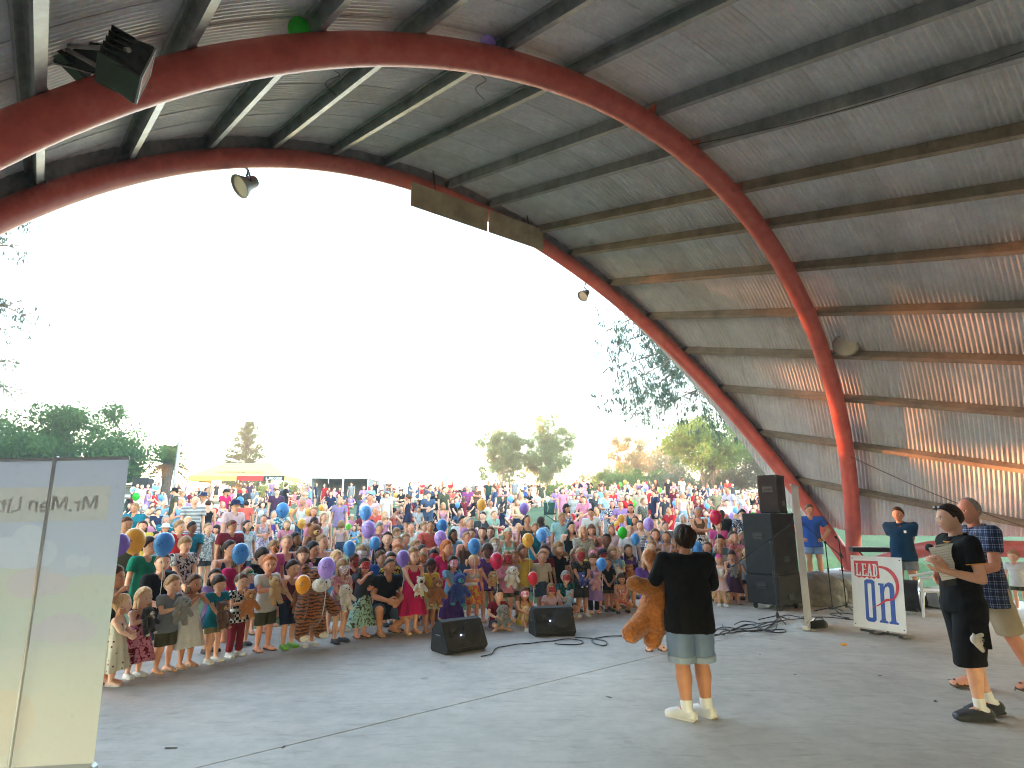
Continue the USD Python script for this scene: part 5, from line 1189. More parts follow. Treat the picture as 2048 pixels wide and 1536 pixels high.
# ------------------------------------------------------------------ the people on the stage
def hero(loc, rz, age, sex, pose, over, H, fat=None, belly=0.0, hem=None, **kw):
    A = dict(AGES[age]); wl = kw.pop('wl', None)
    if wl:                                                              # wrists wanted at given points of the scene
        over = dict(over); w = list(over['wr']); c_, s_ = math.cos(-rz), math.sin(-rz)
        for i_, p_ in enumerate(wl):
            if p_ is not None: d_ = (np.asarray(p_) - np.asarray(loc)) / H; w[i_] = (c_ * d_[0] - s_ * d_[1], s_ * d_[0] + c_ * d_[1], d_[2])
        over['wr'] = w
    if fat: A['fat'] = fat
    for k in ('sw', 'hw', 'hh', 'tr'):
        if k in kw: A[k] = kw.pop(k)
    AGES['_hero'] = A; J = skeleton('_hero', pose, over); J['sex'] = sex; J['fine'] = True; J['belly'] = belly
    J['A'] = A
    if hem is not None: J['hem'] = hem
    label = kw.pop('label')
    t, J, s = person(loc, rz, H, age, pose, sex, J=J, jkey=('hero', label), lod=0, label=label, **kw)
    return t, J, s, loc, rz
def sock(J, k, top):
    an, kn = J['an' + k], J['kn' + k]; r = leg_r(J)[4]; hl, bl, to, sd, dn = foot_pts(J, k)
    return tri_of(union(limb([lerp(hl, an, .5), an, lerp(an, kn, top)], [.027 * J['H'], r * 1.18, r * 1.25], 16)))
# woman in black seen from behind, with the big bear under her arm
P = at_ground(1391, 1437, 0)
t, J, s, loc, rz = hero(P, .06, 'woman', 'f', 'stand', dict(wr=[(-.07, .20, .63), (.075, .19, .70)], eh=[(-1, -.25, -.55), (1, -.5, -.8)], an=[(-.045, -.01), (.075, .03)], toe=[np.array([-.75, .75, 0]), np.array([-.55, .85, 0])], head=(.12, .12), lean=.02), 1.60, fat=1.27, hem=-.075, hh=.150, sw=.118, tr=.082,
    label='woman in black top and denim shorts seen from behind holding the big bear', top=('long', 'black', None), bottom=('long_shorts', 'paledenim', None), hair=('updo', 'dark'), skin='tan', shoes=('shoe', 'white'), seed=2)
sock_m = plain('sock_white', (.7, .69, .67), .9, bump=.3)
for k in 'lr': put('sock', Arr(sock(J, k, .17), 50), sock_m, t)
cl = on_head(J, cat_([tube(np.array([[-.1, -.46, .28], [0, -.53, .36], [.1, -.46, .28]]), .025, 8), T(trimesh.creation.icosphere(1), (.05, -.5, .3), scale=(.05, .03, .05))])); put('hair_clip', Arr(cl, 50), plain('hair_clip', (.05, .05, .06), .3), t)
wisp = cat_([tube(np.array([[sx * .30, -.05, -.05], [sx * .33, -.1, -.25], [sx * .30, -.16, -.48]]), [.018, .015, .006], 6) for sx in (-1, 1)]); put('loose_strands', Arr(on_head(J, wisp), True), HAIR['dark'], t)
for k in 'lr':
    h, kn = J['hpl' if k == 'l' else 'hpr'], J['kn' + k]; c0_, c1_ = lerp(h, kn, .80), lerp(h, kn, .935); r = lerp(leg_r(J)[1], leg_r(J)[2], .85) + .034 * J['H']
    cm = cut(cut(union(limb([lerp(h, kn, .7), lerp(h, kn, 1.05)], [r * 1.05, r * 1.05], 24)), c0_, kn - h), c1_, h - kn); put('rolled_cuff', Arr(wrinkle(soften(tri_of(cm), 2, .02), .008, 14, 7), 50), plain('cuff_denim', tuple(np.array(lin((172, 190, 214))) * .74), .9, bump=.4, bscale=200), t)
seam = plain('denim_seam', tuple(np.array(lin((96, 112, 128))) * .7), .9)
bkp = J['pel'] - J['fw'] * .0
for sx in (-1, 1): put('back_pocket', Arr(bx(.085, .006, .095, J['pel'] + np.array([sx * .075, -.128, -.055]), rot=None, ch=.002), False), cloth('paledenim'), t)
# handheld microphone
mw = world_of(loc, rz, s, J['wrr']) + np.array([-.02, .05, .05])
mic = thing('microphone', 'black handheld microphone in front of the woman in black', 'microphone', mw, 0); blk = plain('black_plastic', (.012, .012, .013), .45); blk_r = plain('black_rough', (.02, .02, .022), .8, bump=.4, bscale=160)
obj('handle', T(lathe([(0, 0), (.012, 0), (.017, .16), (.0, .165)], 14), (0, 0, -.06)), blk, mic, 40); obj('grille', T(trimesh.creation.icosphere(2, .027), (0, 0, .125)), plain('mic_grille', (.12, .12, .12), .5, .7, bump=.8, bscale=300), mic, True)
# the big bear
BP = at_depth(1306, 1208, 5.74)
bear = thing('teddy_bear', 'large ginger teddy bear hanging under the arm of the woman in black', 'teddy bear', (BP[0], BP[1], BP[2]), .0); UsdGeom.Xformable(bear).AddRotateXYZOp().Set(Gf.Vec3f(0, 15, 0)); UsdGeom.Xformable(bear).AddScaleOp().Set(Gf.Vec3f(1.14, 1.14, 1.14))
def fur(m, amp, seed, ln=.012):
    m = tri_of(man_of(m).refine_to_length(ln)); n = m.vertex_normals; d = meshkit.fbm(m.vertices * 42 + seed, 3, seed) - .5
    m = trimesh.Trimesh(m.vertices + n * (d * amp)[:, None], m.faces, process=False); return m
def H_(*ps): return tri_of(hull(*[sph(p, r, 28) for p, r in ps]))
def bp_(name, m, amp=.022, seed=1, fm='ginger'): put(name, Arr(fur(m, amp, seed), True), FUR[fm], bear)
bp_('body', H_(((.05, .03, .14), .10), ((.035, .02, -.02), .135), ((.03, .02, -.12), .13)), .024)
bp_('head', H_(((.03, .05, .30), .122), ((.04, .10, .27), .10)), .024, 2); bp_('muzzle', H_(((.05, .20, .25), .055), ((.05, .21, .26), .05)), .012, 3, 'beige')
for q in ((-.075, .03, .345), (.13, .06, .40)): bp_('ear', H_(((q[0], q[1], q[2]), .055), ((q[0] - .01, q[1] + .01, q[2] + .012), .055)), .016, 4)
bp_('arm', H_(((.0, -.02, .11), .066), ((-.19, -.06, .115), .06)), .022, 5); bp_('arm', H_(((.13, .10, .12), .06), ((.2, .2, .08), .055)), .02, 6)
bp_('leg', H_(((-.03, -.01, -.12), .085), ((-.13, -.07, -.245), .074), ((-.15, -.11, -.245), .066)), .024, 7); bp_('leg', H_(((.06, .0, -.15), .08), ((.045, -.02, -.262), .066), ((.05, .04, -.265), .06)), .024, 8)
for q in ((.0, .155, .33), (.09, .155, .33)): put('eye', Arr(T(trimesh.creation.icosphere(1, .012), q), True), nose_m, bear)
put('nose', Arr(T(trimesh.creation.icosphere(1), (.05, .262, .275), scale=(.024, .016, .017)), True), nose_m, bear)

# young man with the clipboard
P = at_ground(1946, 1434, 0)
t, J, s, loc, rz = hero(P, math.pi / 2 - .12, 'man', 'm', 'stand', dict(wr=[(-.085, .155, .725), (.06, .19, .735)], eh=[(-.25, -1, -.9), (.4, -1, -.8)], an=[(-.045, -.015), (.05, -.115, .052)], kh=[(0, 1, 0), (0, 1, 0)], toe=[np.array([-.05, 1, -.02]), np.array([.05, 1, -.12])], head=(-.05, .02), lean=-.05, py=-.035,
    hand=[(np.array([.1, .55, .85]), np.array([1.0, .2, 0])), (np.array([-.1, .75, .6]), np.array([-1.0, 0, .3]))], curl=[.75, 1.1]), 1.78, wl=[at_depth(1892, 1142, P[1] - .16), at_depth(1884, 1120, P[1] + .12)], fat=1.0, hem=-.045, sw=.112,
    label='young man in black polo shirt and long black shorts striding left with clipboard', top=('polo', 'black', None), bottom=('baggy', 'black', None), hair=('crop', 'dark'), skin='fair', shoes=('shoe', 'black'), seed=1)
for k in 'lr': put('sock', Arr(sock(J, k, .2), 50), sock_m, t)
ytrim = plain('yellow_trim', lin((226, 150, 40)), .7)
def ring(c, ax, r, tr, sq=(1, 1), n=30, arc=(0, 2 * np.pi), ref=None):
    ax = unit(ax); u = unit(np.cross(ax, ref if ref is not None else [0, .31, .95])); w = np.cross(ax, u); a = np.linspace(*arc, n); return tube(np.asarray(c) + np.cos(a)[:, None] * u * r * sq[0] + np.sin(a)[:, None] * w * r * sq[1], tr, 8)
for k, sh in (('l', 'shl'), ('r', 'shr')):
    c = lerp(J[sh], J['el' + k], .575); put('sleeve_band', Arr(ring(c, J[sh] - J['el' + k], (arm_r(J)[1] + .0175 * J['H']), .004), True), ytrim, t)
col = [T(ring((0, 0, 0), (0, .25, 1), .072 + .008 * i, .014 - .002 * i, (1, 1.05)), J['neck'] + np.array([0, -.002, .014 - .010 * i])) for i in range(3)]
put('collar', Arr(cat_(col), True), cloth('black'), t); put('collar_trim', Arr(T(ring((0, 0, 0), (0, .25, 1), .099, .0045, (1, 1.05)), J['neck'] + np.array([0, -.004, -.012])), True), ytrim, t)
sg = cat_([tube(np.array([[sx * .39, -.12, .22], [sx * .40, .08, .27], [sx * .33, .28, .32], [sx * .05, .38, .36]]), .016, 6) for sx in (-1, 1)] + [T(trimesh.creation.icosphere(2), (sx * .16, .345, .37), scale=(.13, .05, .065)) for sx in (-1, 1)])
put('sunglasses', Arr(on_head(J, sg, 1.02 if False else 1.0), True), plain('sunglass_black', (.01, .01, .012), .15), t)
pk = world_of((0, 0, 0), 0, 1, lerp(J['hpl'], J['knl'], .55) + np.array([-.088 * J['H'], 0, 0])); put('cargo_pocket', Arr(bx(.012, .15, .19, pk + np.array([.006, -.0, 0]), ch=.005), False), cloth('black'), t)
# clipboard
cb = thing('clipboard', 'clipboard with a white printed sheet held by the young man in black', 'clipboard', at_depth(1893, 1124, P[1] - .10), math.radians(-14))
UsdGeom.Xformable(cb).AddRotateXYZOp().Set(Gf.Vec3f(-4, -12, 0))
obj('board', bx(.235, .006, .33, (0.02, .006, -.03), ch=.002), plain('clipboard_dark', (.02, .022, .03), .4), cb); paper = plain('paper_white', (.80, .80, .79), .8, var=.03)
obj('paper', bx(.215, .002, .285, (.015, .001, .0)), paper, cb); obj('clip', bx(.11, .012, .022, (.015, -.004, .143), ch=.004), plain('clip_steel', (.5, .5, .5), .25, .9), cb)
ink = plain('ink_lines', (.5, .5, .52), .8)
obj('printed_lines', cat_([bx(.16 - .03 * (i % 3 == 2), .0012, .0035, (.005 - .015 * (i % 3 == 2), -.0008, .105 - i * .022)) for i in range(11)]), ink, cb, kind='stuff')
hr_ = world_of(loc, rz, s, J['wrr']); mic2 = thing('microphone', 'black microphone with foam head in the young man\'s far hand', 'microphone', hr_ + np.array([-.06, .0, -.01]), 0); UsdGeom.Xformable(mic2).AddRotateXYZOp().Set(Gf.Vec3f(0, -18, 0))
obj('handle', T(lathe([(0, 0), (.012, 0), (.016, .13), (.0, .135)], 14), (0, 0, -.04)), blk, mic2, 40); obj('foam_head', T(blob((0, 0, 0), .036, 3, 4, .06), (0, 0, .125)), blk_r, mic2, True)
kp = world_of(loc, rz, s, lerp(J['hpl'], J['knl'], .42) + np.array([-.105 * J['H'], .0, 0])); toy(kp + np.array([-.06, -.03, -.10]), math.radians(200), .20, 'white', 'small black and white plush hanging from the young man\'s pocket', 'bear', muzzle='white', pads='black', tilt=(0, 70, 20), cat='plush toy', name='plush_panda')

# older man in the plaid shirt
plaid_n = {'tc': ('texture_coordinate', {}), 'x': ('separate_xyz', {}), 'p': ('principled_bsdf', {'roughness': .85, 'sheen_weight': .1}), 'w': ('noise_texture', {'scale': 150.0}), 'b': ('bump', {'strength': .25, 'distance': .003}),
    'a1': ('math', {'math_type': 'add'}), 'm1': ('math', {'math_type': 'multiply', 'value2': 15.0}), 'f1': ('math', {'math_type': 'fraction'}), 'm2': ('math', {'math_type': 'multiply', 'value2': 15.0}), 'f2': ('math', {'math_type': 'fraction'}),
    'r1': ('rgb_ramp', {'ramp': [(0, (0, 0, 0)), (.42, (0, 0, 0)), (.46, (.5, .5, .5)), (.60, (.5, .5, .5)), (.64, (0, 0, 0)), (.80, (0, 0, 0)), (.82, (1, 1, 1)), (.86, (1, 1, 1)), (.88, (0, 0, 0)), (1, (0, 0, 0))]}),
    'r2': ('rgb_ramp', {'ramp': [(0, (0, 0, 0)), (.42, (0, 0, 0)), (.46, (.5, .5, .5)), (.60, (.5, .5, .5)), (.64, (0, 0, 0)), (.80, (0, 0, 0)), (.82, (1, 1, 1)), (.86, (1, 1, 1)), (.88, (0, 0, 0)), (1, (0, 0, 0))]}),
    'mx': ('mix', {'mix_type': 'add', 'fac': 1.0}), 'c': ('rgb_ramp', {'ramp': [(0, lin((22, 32, 64))), (.3, lin((48, 66, 110))), (.6, lin((120, 138, 168))), (1, lin((205, 212, 222)))]}), 'mh': ('math', {'math_type': 'multiply', 'value2': .62})}
plaid = mat('cloth_navy_plaid', plaid_n, [('tc.object', 'x.vector'), ('x.x', 'a1.value1'), ('x.y', 'a1.value2'), ('a1.value', 'm1.value1'), ('m1.value', 'f1.value1'), ('x.z', 'm2.value1'), ('m2.value', 'f2.value1'), ('f1.value', 'r1.fac'), ('f2.value', 'r2.fac'), ('r1.color', 'mx.color1'), ('r2.color', 'mx.color2'),
    ('mx.color', 'mh.value1'), ('mh.value', 'c.fac'), ('c.color', 'p.base_color'), ('tc.object', 'w.vector'), ('w.fac', 'b.height'), ('b.normal', 'p.normal')])
_mats['cloth_plaid'] = plaid; COL['plaid'] = (40, 56, 100)
P = at_ground(2006, 1384, 0)
t, J, s, loc, rz = hero(P, math.pi / 2 - .05, 'man', 'm', 'stand', dict(wr=[(-.10, .165, .60), (.10, .15, .58)], eh=[(-.3, -1, -.7), (.4, -1, -.7)], an=[(-.05, -.165), (.06, .10)], toe=[np.array([-.05, 1, 0]), np.array([.1, 1, 0])], head=(.22, .06), lean=.02), 1.86, fat=1.12, belly=.012, hem=-.09,
    label='older balding man in navy plaid shirt and beige shorts behind the clipboard', top=('tee', 'plaid', None), bottom=('long_shorts', 'beige', None), hair=('bald', 'grey'), skin='rosy', shoes=('sandal', 'brown'), seed=1)
colr = [T(ring((0, 0, 0), (0, .25, 1), .080 + .008 * i, .015 - .002 * i, (1, 1.05)), J['neck'] + np.array([0, -.002, .016 - .011 * i])) for i in range(3)]; put('collar', Arr(cat_(colr), True), plaid, t)
# man in the dark blue polo by the foot of the arch
P = at_ground(1822, 1214, 0)
t, J, s, loc, rz = hero(P, face_to(P, (1.0, 2.0)) - .1, 'man', 'm', 'stand', dict(wr=[(-.03, -.105, .52), (.03, -.115, .50)], eh=[(-.45, -1, -.1), (.45, -1, -.1)], an=[(-.065, 0), (.06, .02)], head=(-.15, .08)), 1.86, fat=1.08, belly=.008, hem=-.06,
    label='man in dark blue polo shirt and grey shorts, hands behind his back', top=('polo', 'petrol', None), bottom=('shorts', 'grey', None), hair=('short', 'dark'), skin='tan', shoes=('shoe', 'black'), seed=0)
for k in 'lr': put('sock', Arr(sock(J, k, .28), 50), blk_r, t)
colr = [T(ring((0, 0, 0), (0, .25, 1), .074 + .008 * i, .014 - .002 * i, (1, 1.05)), J['neck'] + np.array([0, -.002, .014 - .010 * i])) for i in range(3)]; put('collar', Arr(cat_(colr), True), cloth('petrol'), t)
put('chest_emblem', Arr(bx(.04, .004, .045, J['chest'] + np.array([-.085, .128, .035])), False), paper, t)
Q_ = at_depth(1619, 1026, 14.2)
hero((Q_[0], Q_[1], g_at(Q_[0], Q_[1])), face_to(Q_, (3, 5)), 'man', 'm', 'hips', dict(head=(.3, .05)), 1.74, label='man in blue shirt standing half hidden behind the white panel', top=('polo', 'blue', None), bottom=('shorts', 'paledenim', None), hair=('short', 'brown'), skin='tan', shoes=('shoe', 'white'), belly=.01)
P = at_ground(2046, 1219, 0); hero((P[0], P[1], -.03), 2.2, 'child', 'm', 'stand', dict(), 1.12, label='child in white tee at the right edge of the picture on the grass', top=('tee', 'white', None), bottom=('shorts', 'olive', None), hair=('short', 'fair'), skin='fair', shoes=('shoe', 'white'))

# ------------------------------------------------------------------ stage equipment
speaker_cloth = plain('speaker_grille', (.007, .007, .008), .75, bump=.6, bscale=420); cab = plain('speaker_cabinet', (.009, .009, .010), .8, bump=.35, bscale=220); led = mat('blue_led', {'e': ('emission', {'color': (.45, .6, 1.0), 'strength': 6.0})}, [], surface='e.emission')
steel = plain('stand_steel', (.03, .03, .032), .35, .6); chrome = plain('chrome', (.6, .6, .6), .15, 1.0); woodp = plain('ply_edge', (.2, .13, .08), .7)
def monitor(px, py, aim, label):
    P = at_ground(px, py, 0); t = thing('stage_monitor', label, 'stage monitor', P, face_to(P, aim), group=None)        # front faces local +y
    sec = [(-.19, 0.03), (-.15, 0), (.12, 0), (.20, .06), (.03, .355), (-.04, .375), (-.17, .27)]                       # (y, z)
    w = .60
    body = extrude(Polygon(sec).buffer(.012, join_style=1).buffer(0), w); v = body.vertices.copy(); body.vertices = np.stack([v[:, 2] - w / 2, v[:, 0], v[:, 1]], 1); body.fix_normals()
    obj('cabinet', body, cab, t, 25)
    a, b = np.array([.215, .066]), np.array([.045, .362]); d = (b - a); L = np.linalg.norm(d); d /= L; n = np.array([d[1], -d[0]])
    fr = np.eye(4); fr[:3, 0] = (1, 0, 0); fr[:3, 1] = (0, d[0], d[1]); fr[:3, 2] = (0, n[0], n[1]); fr[:3, 3] = (0, a[0] + n[0] * .004, a[1] + n[1] * .004)
    def on(m): m = m.copy(); m.apply_transform(fr); return m
    pl = Polygon([(-w / 2 + .02, .012), (w / 2 - .02, .012), (w / 2 - .02, L - .012), (-w / 2 + .02, L - .012)]).buffer(.012)
    obj('front_panel', on(extrude(pl, .012)), blk, t)
    obj('woofer_grille', on(T(lathe([(0, .03), (.08, .028), (.128, .018), (.136, .008), (.14, -.004), (0, -.004)], 40), (-.10, L * .5, .012))), speaker_cloth, t, 40); obj('woofer_ring', on(T(ring((0, 0, 0), (0, 0, 1), .143, .007, ref=(0, 1, 0), n=40), (-.10, L * .5, .014))), blk, t, 40)
    obj('horn', on(T(lathe([(.012, -.02), (.03, .004), (.075, .016), (.085, .016), (.085, .0)], 4), (.165, L * .56, .012), rot=[(Z, math.pi / 4)])), blk, t)
    for q in (.10, .9): obj('port', on(T(trimesh.creation.cylinder(.028, .012, sections=3), (.09, L * q, .014))), speaker_cloth, t)
    obj('power_light', on(T(trimesh.creation.icosphere(1, .0065), (.075, L * .45, .018))), led, t)
    for sx in (-1, 1): obj('handle', T(bx(.02, .12, .03, (sx * (w / 2 + .006), -.02, .2), ch=.008)), blk, t)
    for sx in (-1, 1): obj('cabinet_badge', on(bx(.004, .03, .003, (-.255, L * .62 + sx * .02, .014))), chrome, t)
    return t
monitor(918, 1300, (1.9, 5.0), 'black wedge stage monitor with blue light, the nearer one')
monitor(1104, 1268, (1.7, 5.0), 'black wedge stage monitor with blue light, farther one by the crouching child')
def cabinet(name, label, P, rz, w, d, h, z0, wheels=False, handles=True):
    t = thing(name, label, 'speaker', (P[0], P[1], z0), rz)
    obj('cabinet', bx(w, d, h, (0, 0, h / 2 + (.1 if wheels else 0)), ch=.018), cab, t); zb = .1 if wheels else 0
    obj('grille', bx(w - .06, .012, h - .06, (0, d / 2 + .005, h / 2 + zb), ch=.004), speaker_cloth, t)
    if handles:
        for sx in (-1, 1): obj('handle', cat_([bx(.012, .2, .12, (sx * (w / 2 + .004), 0, h * .62 + zb), ch=.004), bx(.03, .15, .02, (sx * (w / 2 + .014), 0, h * .62 + zb), ch=.006)]), blk, t)
    obj('connector_plate', bx(.18, .008, .1, (0, -d / 2 - .003, h * .25 + zb)), steel, t)
    for sx in (-1, 1):
        for sz in (0, 1): obj('corner_cap', bx(.05, .05, .05, (sx * (w / 2 - .018), -d / 2 + .018, zb + (.022 if sz == 0 else h - .022)), ch=.012), steel, t)
    if wheels:
        for sx in (-1, 1):
            for sy in (-1, 1): obj('caster', cat_([T(trimesh.creation.cylinder(.045, .03, sections=18), (sx * (w / 2 - .1), sy * (d / 2 - .1), .045), rot=None), bx(.05, .06, .05, (sx * (w / 2 - .1), sy * (d / 2 - .1), .078))]) if False else cat_([T(trimesh.creation.cylinder(.045, .03, sections=18), (0, 0, 0), rot=[(Y, math.pi / 2)]).apply_translation((sx * (w / 2 - .1), sy * (d / 2 - .1), .045)), bx(.05, .06, .045, (sx * (w / 2 - .1), sy * (d / 2 - .1), .08))]), blk, t)
    return t
P = at_ground(1552, 1216, 0); rzS = .62
cabinet('bass_speaker', 'black bass cabinet on wheels at the bottom of the speaker stack', P, rzS, .78, .66, .52, 0, True)
cabinet('main_speaker', 'tall black speaker cabinet in the middle of the stack', P, rzS, .78, .62, 1.12, .625)
Pt = at_depth(1545, 1000, P[1])
cabinet('top_speaker', 'upright black speaker standing on top of the stack', (Pt[0], P[1], 0), rzS + .2, .42, .38, .72, 1.75)
# mic stands
def stand(name, P, h, boom, label, rz=0, miced=True):
    t = thing(name, label, 'microphone stand', P, rz)
    for k in range(3):
        a = k * 2.094 + .5; obj('leg', tube(np.array([[0, 0, .10], [math.cos(a) * .3, math.sin(a) * .3, .012]]), .009, 8), steel, t)
    obj('hub', T(lathe([(0, .06), (.022, .06), (.026, .12), (.016, .15), (0, .15)], 14)), blk, t, 40); obj('pole', tube(np.array([[0, 0, .1], [0, 0, h]]), .0095, 10), steel, t, 40); obj('clutch', T(lathe([(0, 0), (.017, 0), (.017, .09), (0, .09)], 12), (0, 0, h * .56)), blk, t, 40)
    if boom:
        b0, b1 = np.array(boom[0]), np.array(boom[1]); obj('boom_arm', tube(np.array([b0, b1]), .008, 8), steel, t, 40); obj('boom_clamp', T(trimesh.creation.icosphere(1, .028), (0, 0, h)), blk, t)
        e = b1
    else: e = np.array([0, 0, h])
    if miced:
        d = np.array([-.1, -.1, .06]); obj('microphone_body', tube(np.array([e, e + d * .9]), [.012, .018], 10), blk, t, 40); obj('microphone_head', T(trimesh.creation.icosphere(2, .027), e + d), blk_r, t, True)
    return t
P1 = at_ground(1556, 1244, 0); stand('microphone_stand', P1, 1.25, ((-.72, -.1, .87), (.42, .1, 1.55)), 'boom microphone stand in front of the speaker stack', miced=False)
P2 = at_ground(1666, 1226, 0); stand('microphone_stand', P2, 1.22, ((-.45, .0, 1.62), (.3, 0, .95)), 'black microphone stand between the white panel and the arch foot')
P3 = at_ground(1694, 1222, 0); stand('microphone_stand', P3, 1.25, None, 'straight microphone stand just left of the blue lettered sign')
# white pull-up panel seen edge-on
Pa = at_ground(1611, 1262, 0); away = unit([Pa[0] + .06, Pa[1], 0]); ang = math.atan2(away[1], away[0])
t = thing('display_banner', 'white pull-up panel seen almost edge-on beside the speaker stack', 'display panel', Pa, ang - math.radians(7))
fab = mat('banner_fabric', {'tc': ('texture_coordinate', {}), 'n': ('noise_texture', {'scale': 4.0, 'detail': 3.0}), 'r': ('rgb_ramp', {'ramp': [(.3, (.60, .60, .56)), (.7, (.68, .68, .65))]}), 'd': ('principled_bsdf', {'roughness': .6}), 't': ('translucent_bsdf', {'color': (.6, .6, .57)}), 'm': ('mix_closure', {'fac': .3})},
    [('tc.object', 'n.vector'), ('n.fac', 'r.fac'), ('r.color', 'd.base_color'), ('d.BSDF', 'm.closure1'), ('t.BSDF', 'm.closure2')], surface='m.closure')
alu = plain('anodised_aluminium', (.5, .5, .5), .35, .8)
obj('sheet', bx(.84, .004, 2.08, (.42, 0, 1.12)), fab, t); obj('top_rail', bx(.86, .03, .03, (.42, 0, 2.165), ch=.006), alu, t); obj('base', cat_([bx(.88, .10, .085, (.42, 0, .045), ch=.015), bx(.06, .3, .02, (.1, 0, .011), ch=.005), bx(.06, .3, .02, (.74, 0, .011), ch=.005)]), alu, t); obj('support_pole', tube(np.array([[.42, .04, .09], [.42, .03, 2.16]]), .011, 10), alu, t)
P = at_ground(1640, 1256, 0); t = thing('carry_bag', 'crumpled black bag on the floor beside the white panel', 'bag', P, .3); obj('bag', soften(tri_of(hull(sph((-.12, 0, .05), .06), sph((.12, .03, .04), .055), sph((.02, -.05, .07), .06), sph((0, .08, .05), .05)).refine_to_length(.03)), 2), blk_r, t, 60); obj('strap', tube(np.array([[-.14, .02, .06], [-.05, .0, .15], [.08, .02, .14], [.15, .03, .05]]), .008, 6), blk, t)
# the lettered sign
BL, BR = at_ground(1708, 1252, .07), at_ground(1814, 1268, .07); BR = BL + (BR - BL) * 1.0
xa = unit(BR - BL); W_ = np.linalg.norm(BR - BL); nn = unit(np.cross(xa, [0, 0, 1])); leanv = math.radians(7)
t = thing('sign_board', 'white square sign reading LEAD ON in red and blue with a swoosh', 'sign', BL, math.atan2(xa[1], xa[0]))
UsdGeom.Xformable(t).AddRotateXYZOp().Set(Gf.Vec3f(-7, 0, 0))
Hs = 1.03
sgn_w = plain('sign_white', (.78, .78, .77), .35, var=.03); sgn_r = plain('sign_red', lin((206, 30, 46)), .4, var=.04); sgn_b = plain('sign_blue', lin((22, 78, 170)), .4, var=.04)
obj('board', bx(W_, .008, Hs, (W_ / 2, 0, Hs / 2), ch=.002), sgn_w, t)
def up_(poly, y, d=.003):                                                       # polygon in (x, z) of the board, in units of its width and height -> thin raised sheet
    m = extrude(affinity.scale(poly, W_, Hs, origin=(0, 0)), d); v = m.vertices; m.vertices = np.stack([v[:, 0], -y - v[:, 2], v[:, 1]], 1); m.fix_normals(); return m
def pl(*pts): return Polygon(pts)
redbox = pl((.07, .925), (.55, .935), (.57, .70), (.535, .69), (.50, .71), (.46, .68), (.41, .70), (.37, .68), (.32, .71), (.27, .685), (.22, .70), (.16, .685), (.11, .70), (.07, .715))
obj('red_panel', up_(redbox, .004), sgn_r, t)
def serif(x, z0, z1, w): return [pl((x, z0), (x + w, z0), (x + w, z1), (x, z1)), pl((x - w * .45, z1 - .014), (x + w * 1.45, z1 - .014), (x + w * 1.45, z1), (x - w * .45, z1)), pl((x - w * .45, z0), (x + w * 1.45, z0), (x + w * 1.45, z0 + .012), (x - w * .45, z0 + .012))]
z0, z1, sw_ = .715, .89, .028
LET = dict(L=serif(.115, z0, z1, sw_) + [pl((.115, z0), (.20, z0), (.20, z0 + .055), (.188, z0 + .055), (.18, z0 + .018), (.115, z0 + .018))],
    E=serif(.235, z0, z1, sw_) + [pl((.235, z0), (.315, z0), (.315, z0 + .045), (.305, z0 + .045), (.30, z0 + .016), (.235, z0 + .016)), pl((.235, z1), (.315, z1), (.315, z1 - .045), (.305, z1 - .045), (.30, z1 - .016), (.235, z1 - .016)), pl((.26, .80), (.298, .80), (.298, .815), (.26, .815))],
    A=[pl((.335, z0), (.352, z0), (.385, z1), (.372, z1)), pl((.392, z0), (.424, z0), (.398, z1), (.370, z1)), pl((.35, .765), (.41, .765), (.41, .78), (.353, .78)), pl((.322, z0), (.365, z0), (.365, z0 + .012), (.322, z0 + .012)), pl((.38, z0), (.436, z0), (.436, z0 + .012), (.38, z0 + .012))],
    D=serif(.455, z0, z1, sw_) + [pl((.455, z1), (.50, z1), (.53, z1 - .03), (.53, z0 + .03), (.50, z0), (.455, z0), (.455, z0 + .014), (.492, z0 + .014), (.506, z0 + .04), (.506, z1 - .04), (.492, z1 - .014), (.455, z1 - .014))])
for q in LET.values(): obj('white_letter', up_(union_all(q), .0075), sgn_w, t)
O_ = pl((.27, .64), (.31, .66), (.41, .66), (.45, .64), (.45, .13), (.41, .105), (.31, .105), (.27, .13)).buffer(.012).difference(pl((.33, .605), (.385, .605), (.385, .16), (.33, .16)).buffer(.01))
N_ = union_all([pl((.56, .155), (.635, .155), (.635, .63), (.53, .63), (.53, .605), (.56, .60)), pl((.52, .10), (.68, .10), (.68, .125), (.64, .135), (.64, .16), (.555, .16), (.555, .135), (.52, .125)), pl((.63, .50), (.66, .575), (.71, .60), (.74, .57), (.74, .135), (.825, .135), (.825, .60), (.80, .64), (.73, .655), (.66, .62), (.63, .57)), pl((.70, .10), (.87, .10), (.87, .125), (.83, .135), (.83, .16), (.735, .16), (.735, .135), (.70, .125))])
obj('blue_letter', up_(O_, .004), sgn_b, t); obj('blue_letter', up_(N_, .004), sgn_b, t)
a = np.linspace(1.9, -.95, 40); cx, cz, rx, rzz = .62, .62, .30, .24
outer = [(cx + rx * 1.02 * math.cos(q), cz + rzz * 1.04 * math.sin(q)) for q in a]; inner = [(cx + (rx - .055 * math.sin((k + 2) / 44 * math.pi)) * math.cos(q) - .002, cz + (rzz - .05 * math.sin((k + 2) / 44 * math.pi)) * math.sin(q)) for k, q in enumerate(a)]
tail = [(.70, .40), (.55, .325), (.40, .29)]
sw1 = Polygon(outer + [(.66, .39), (.53, .325), (.39, .285), (.53, .345), (.67, .43)] + inner[::-1]).buffer(0)
obj('red_swoosh', up_(sw1, .0075), sgn_r, t)
for q in ((.04, .04), (.96, .04), (.04, .96), (.96, .96)): obj('screw', T(trimesh.creation.cylinder(.009, .006, sections=10), (q[0] * W_, -.006, q[1] * Hs), rot=None) if False else bx(.016, .006, .016, (q[0] * W_, -.006, q[1] * Hs), ch=.003), steel, t)
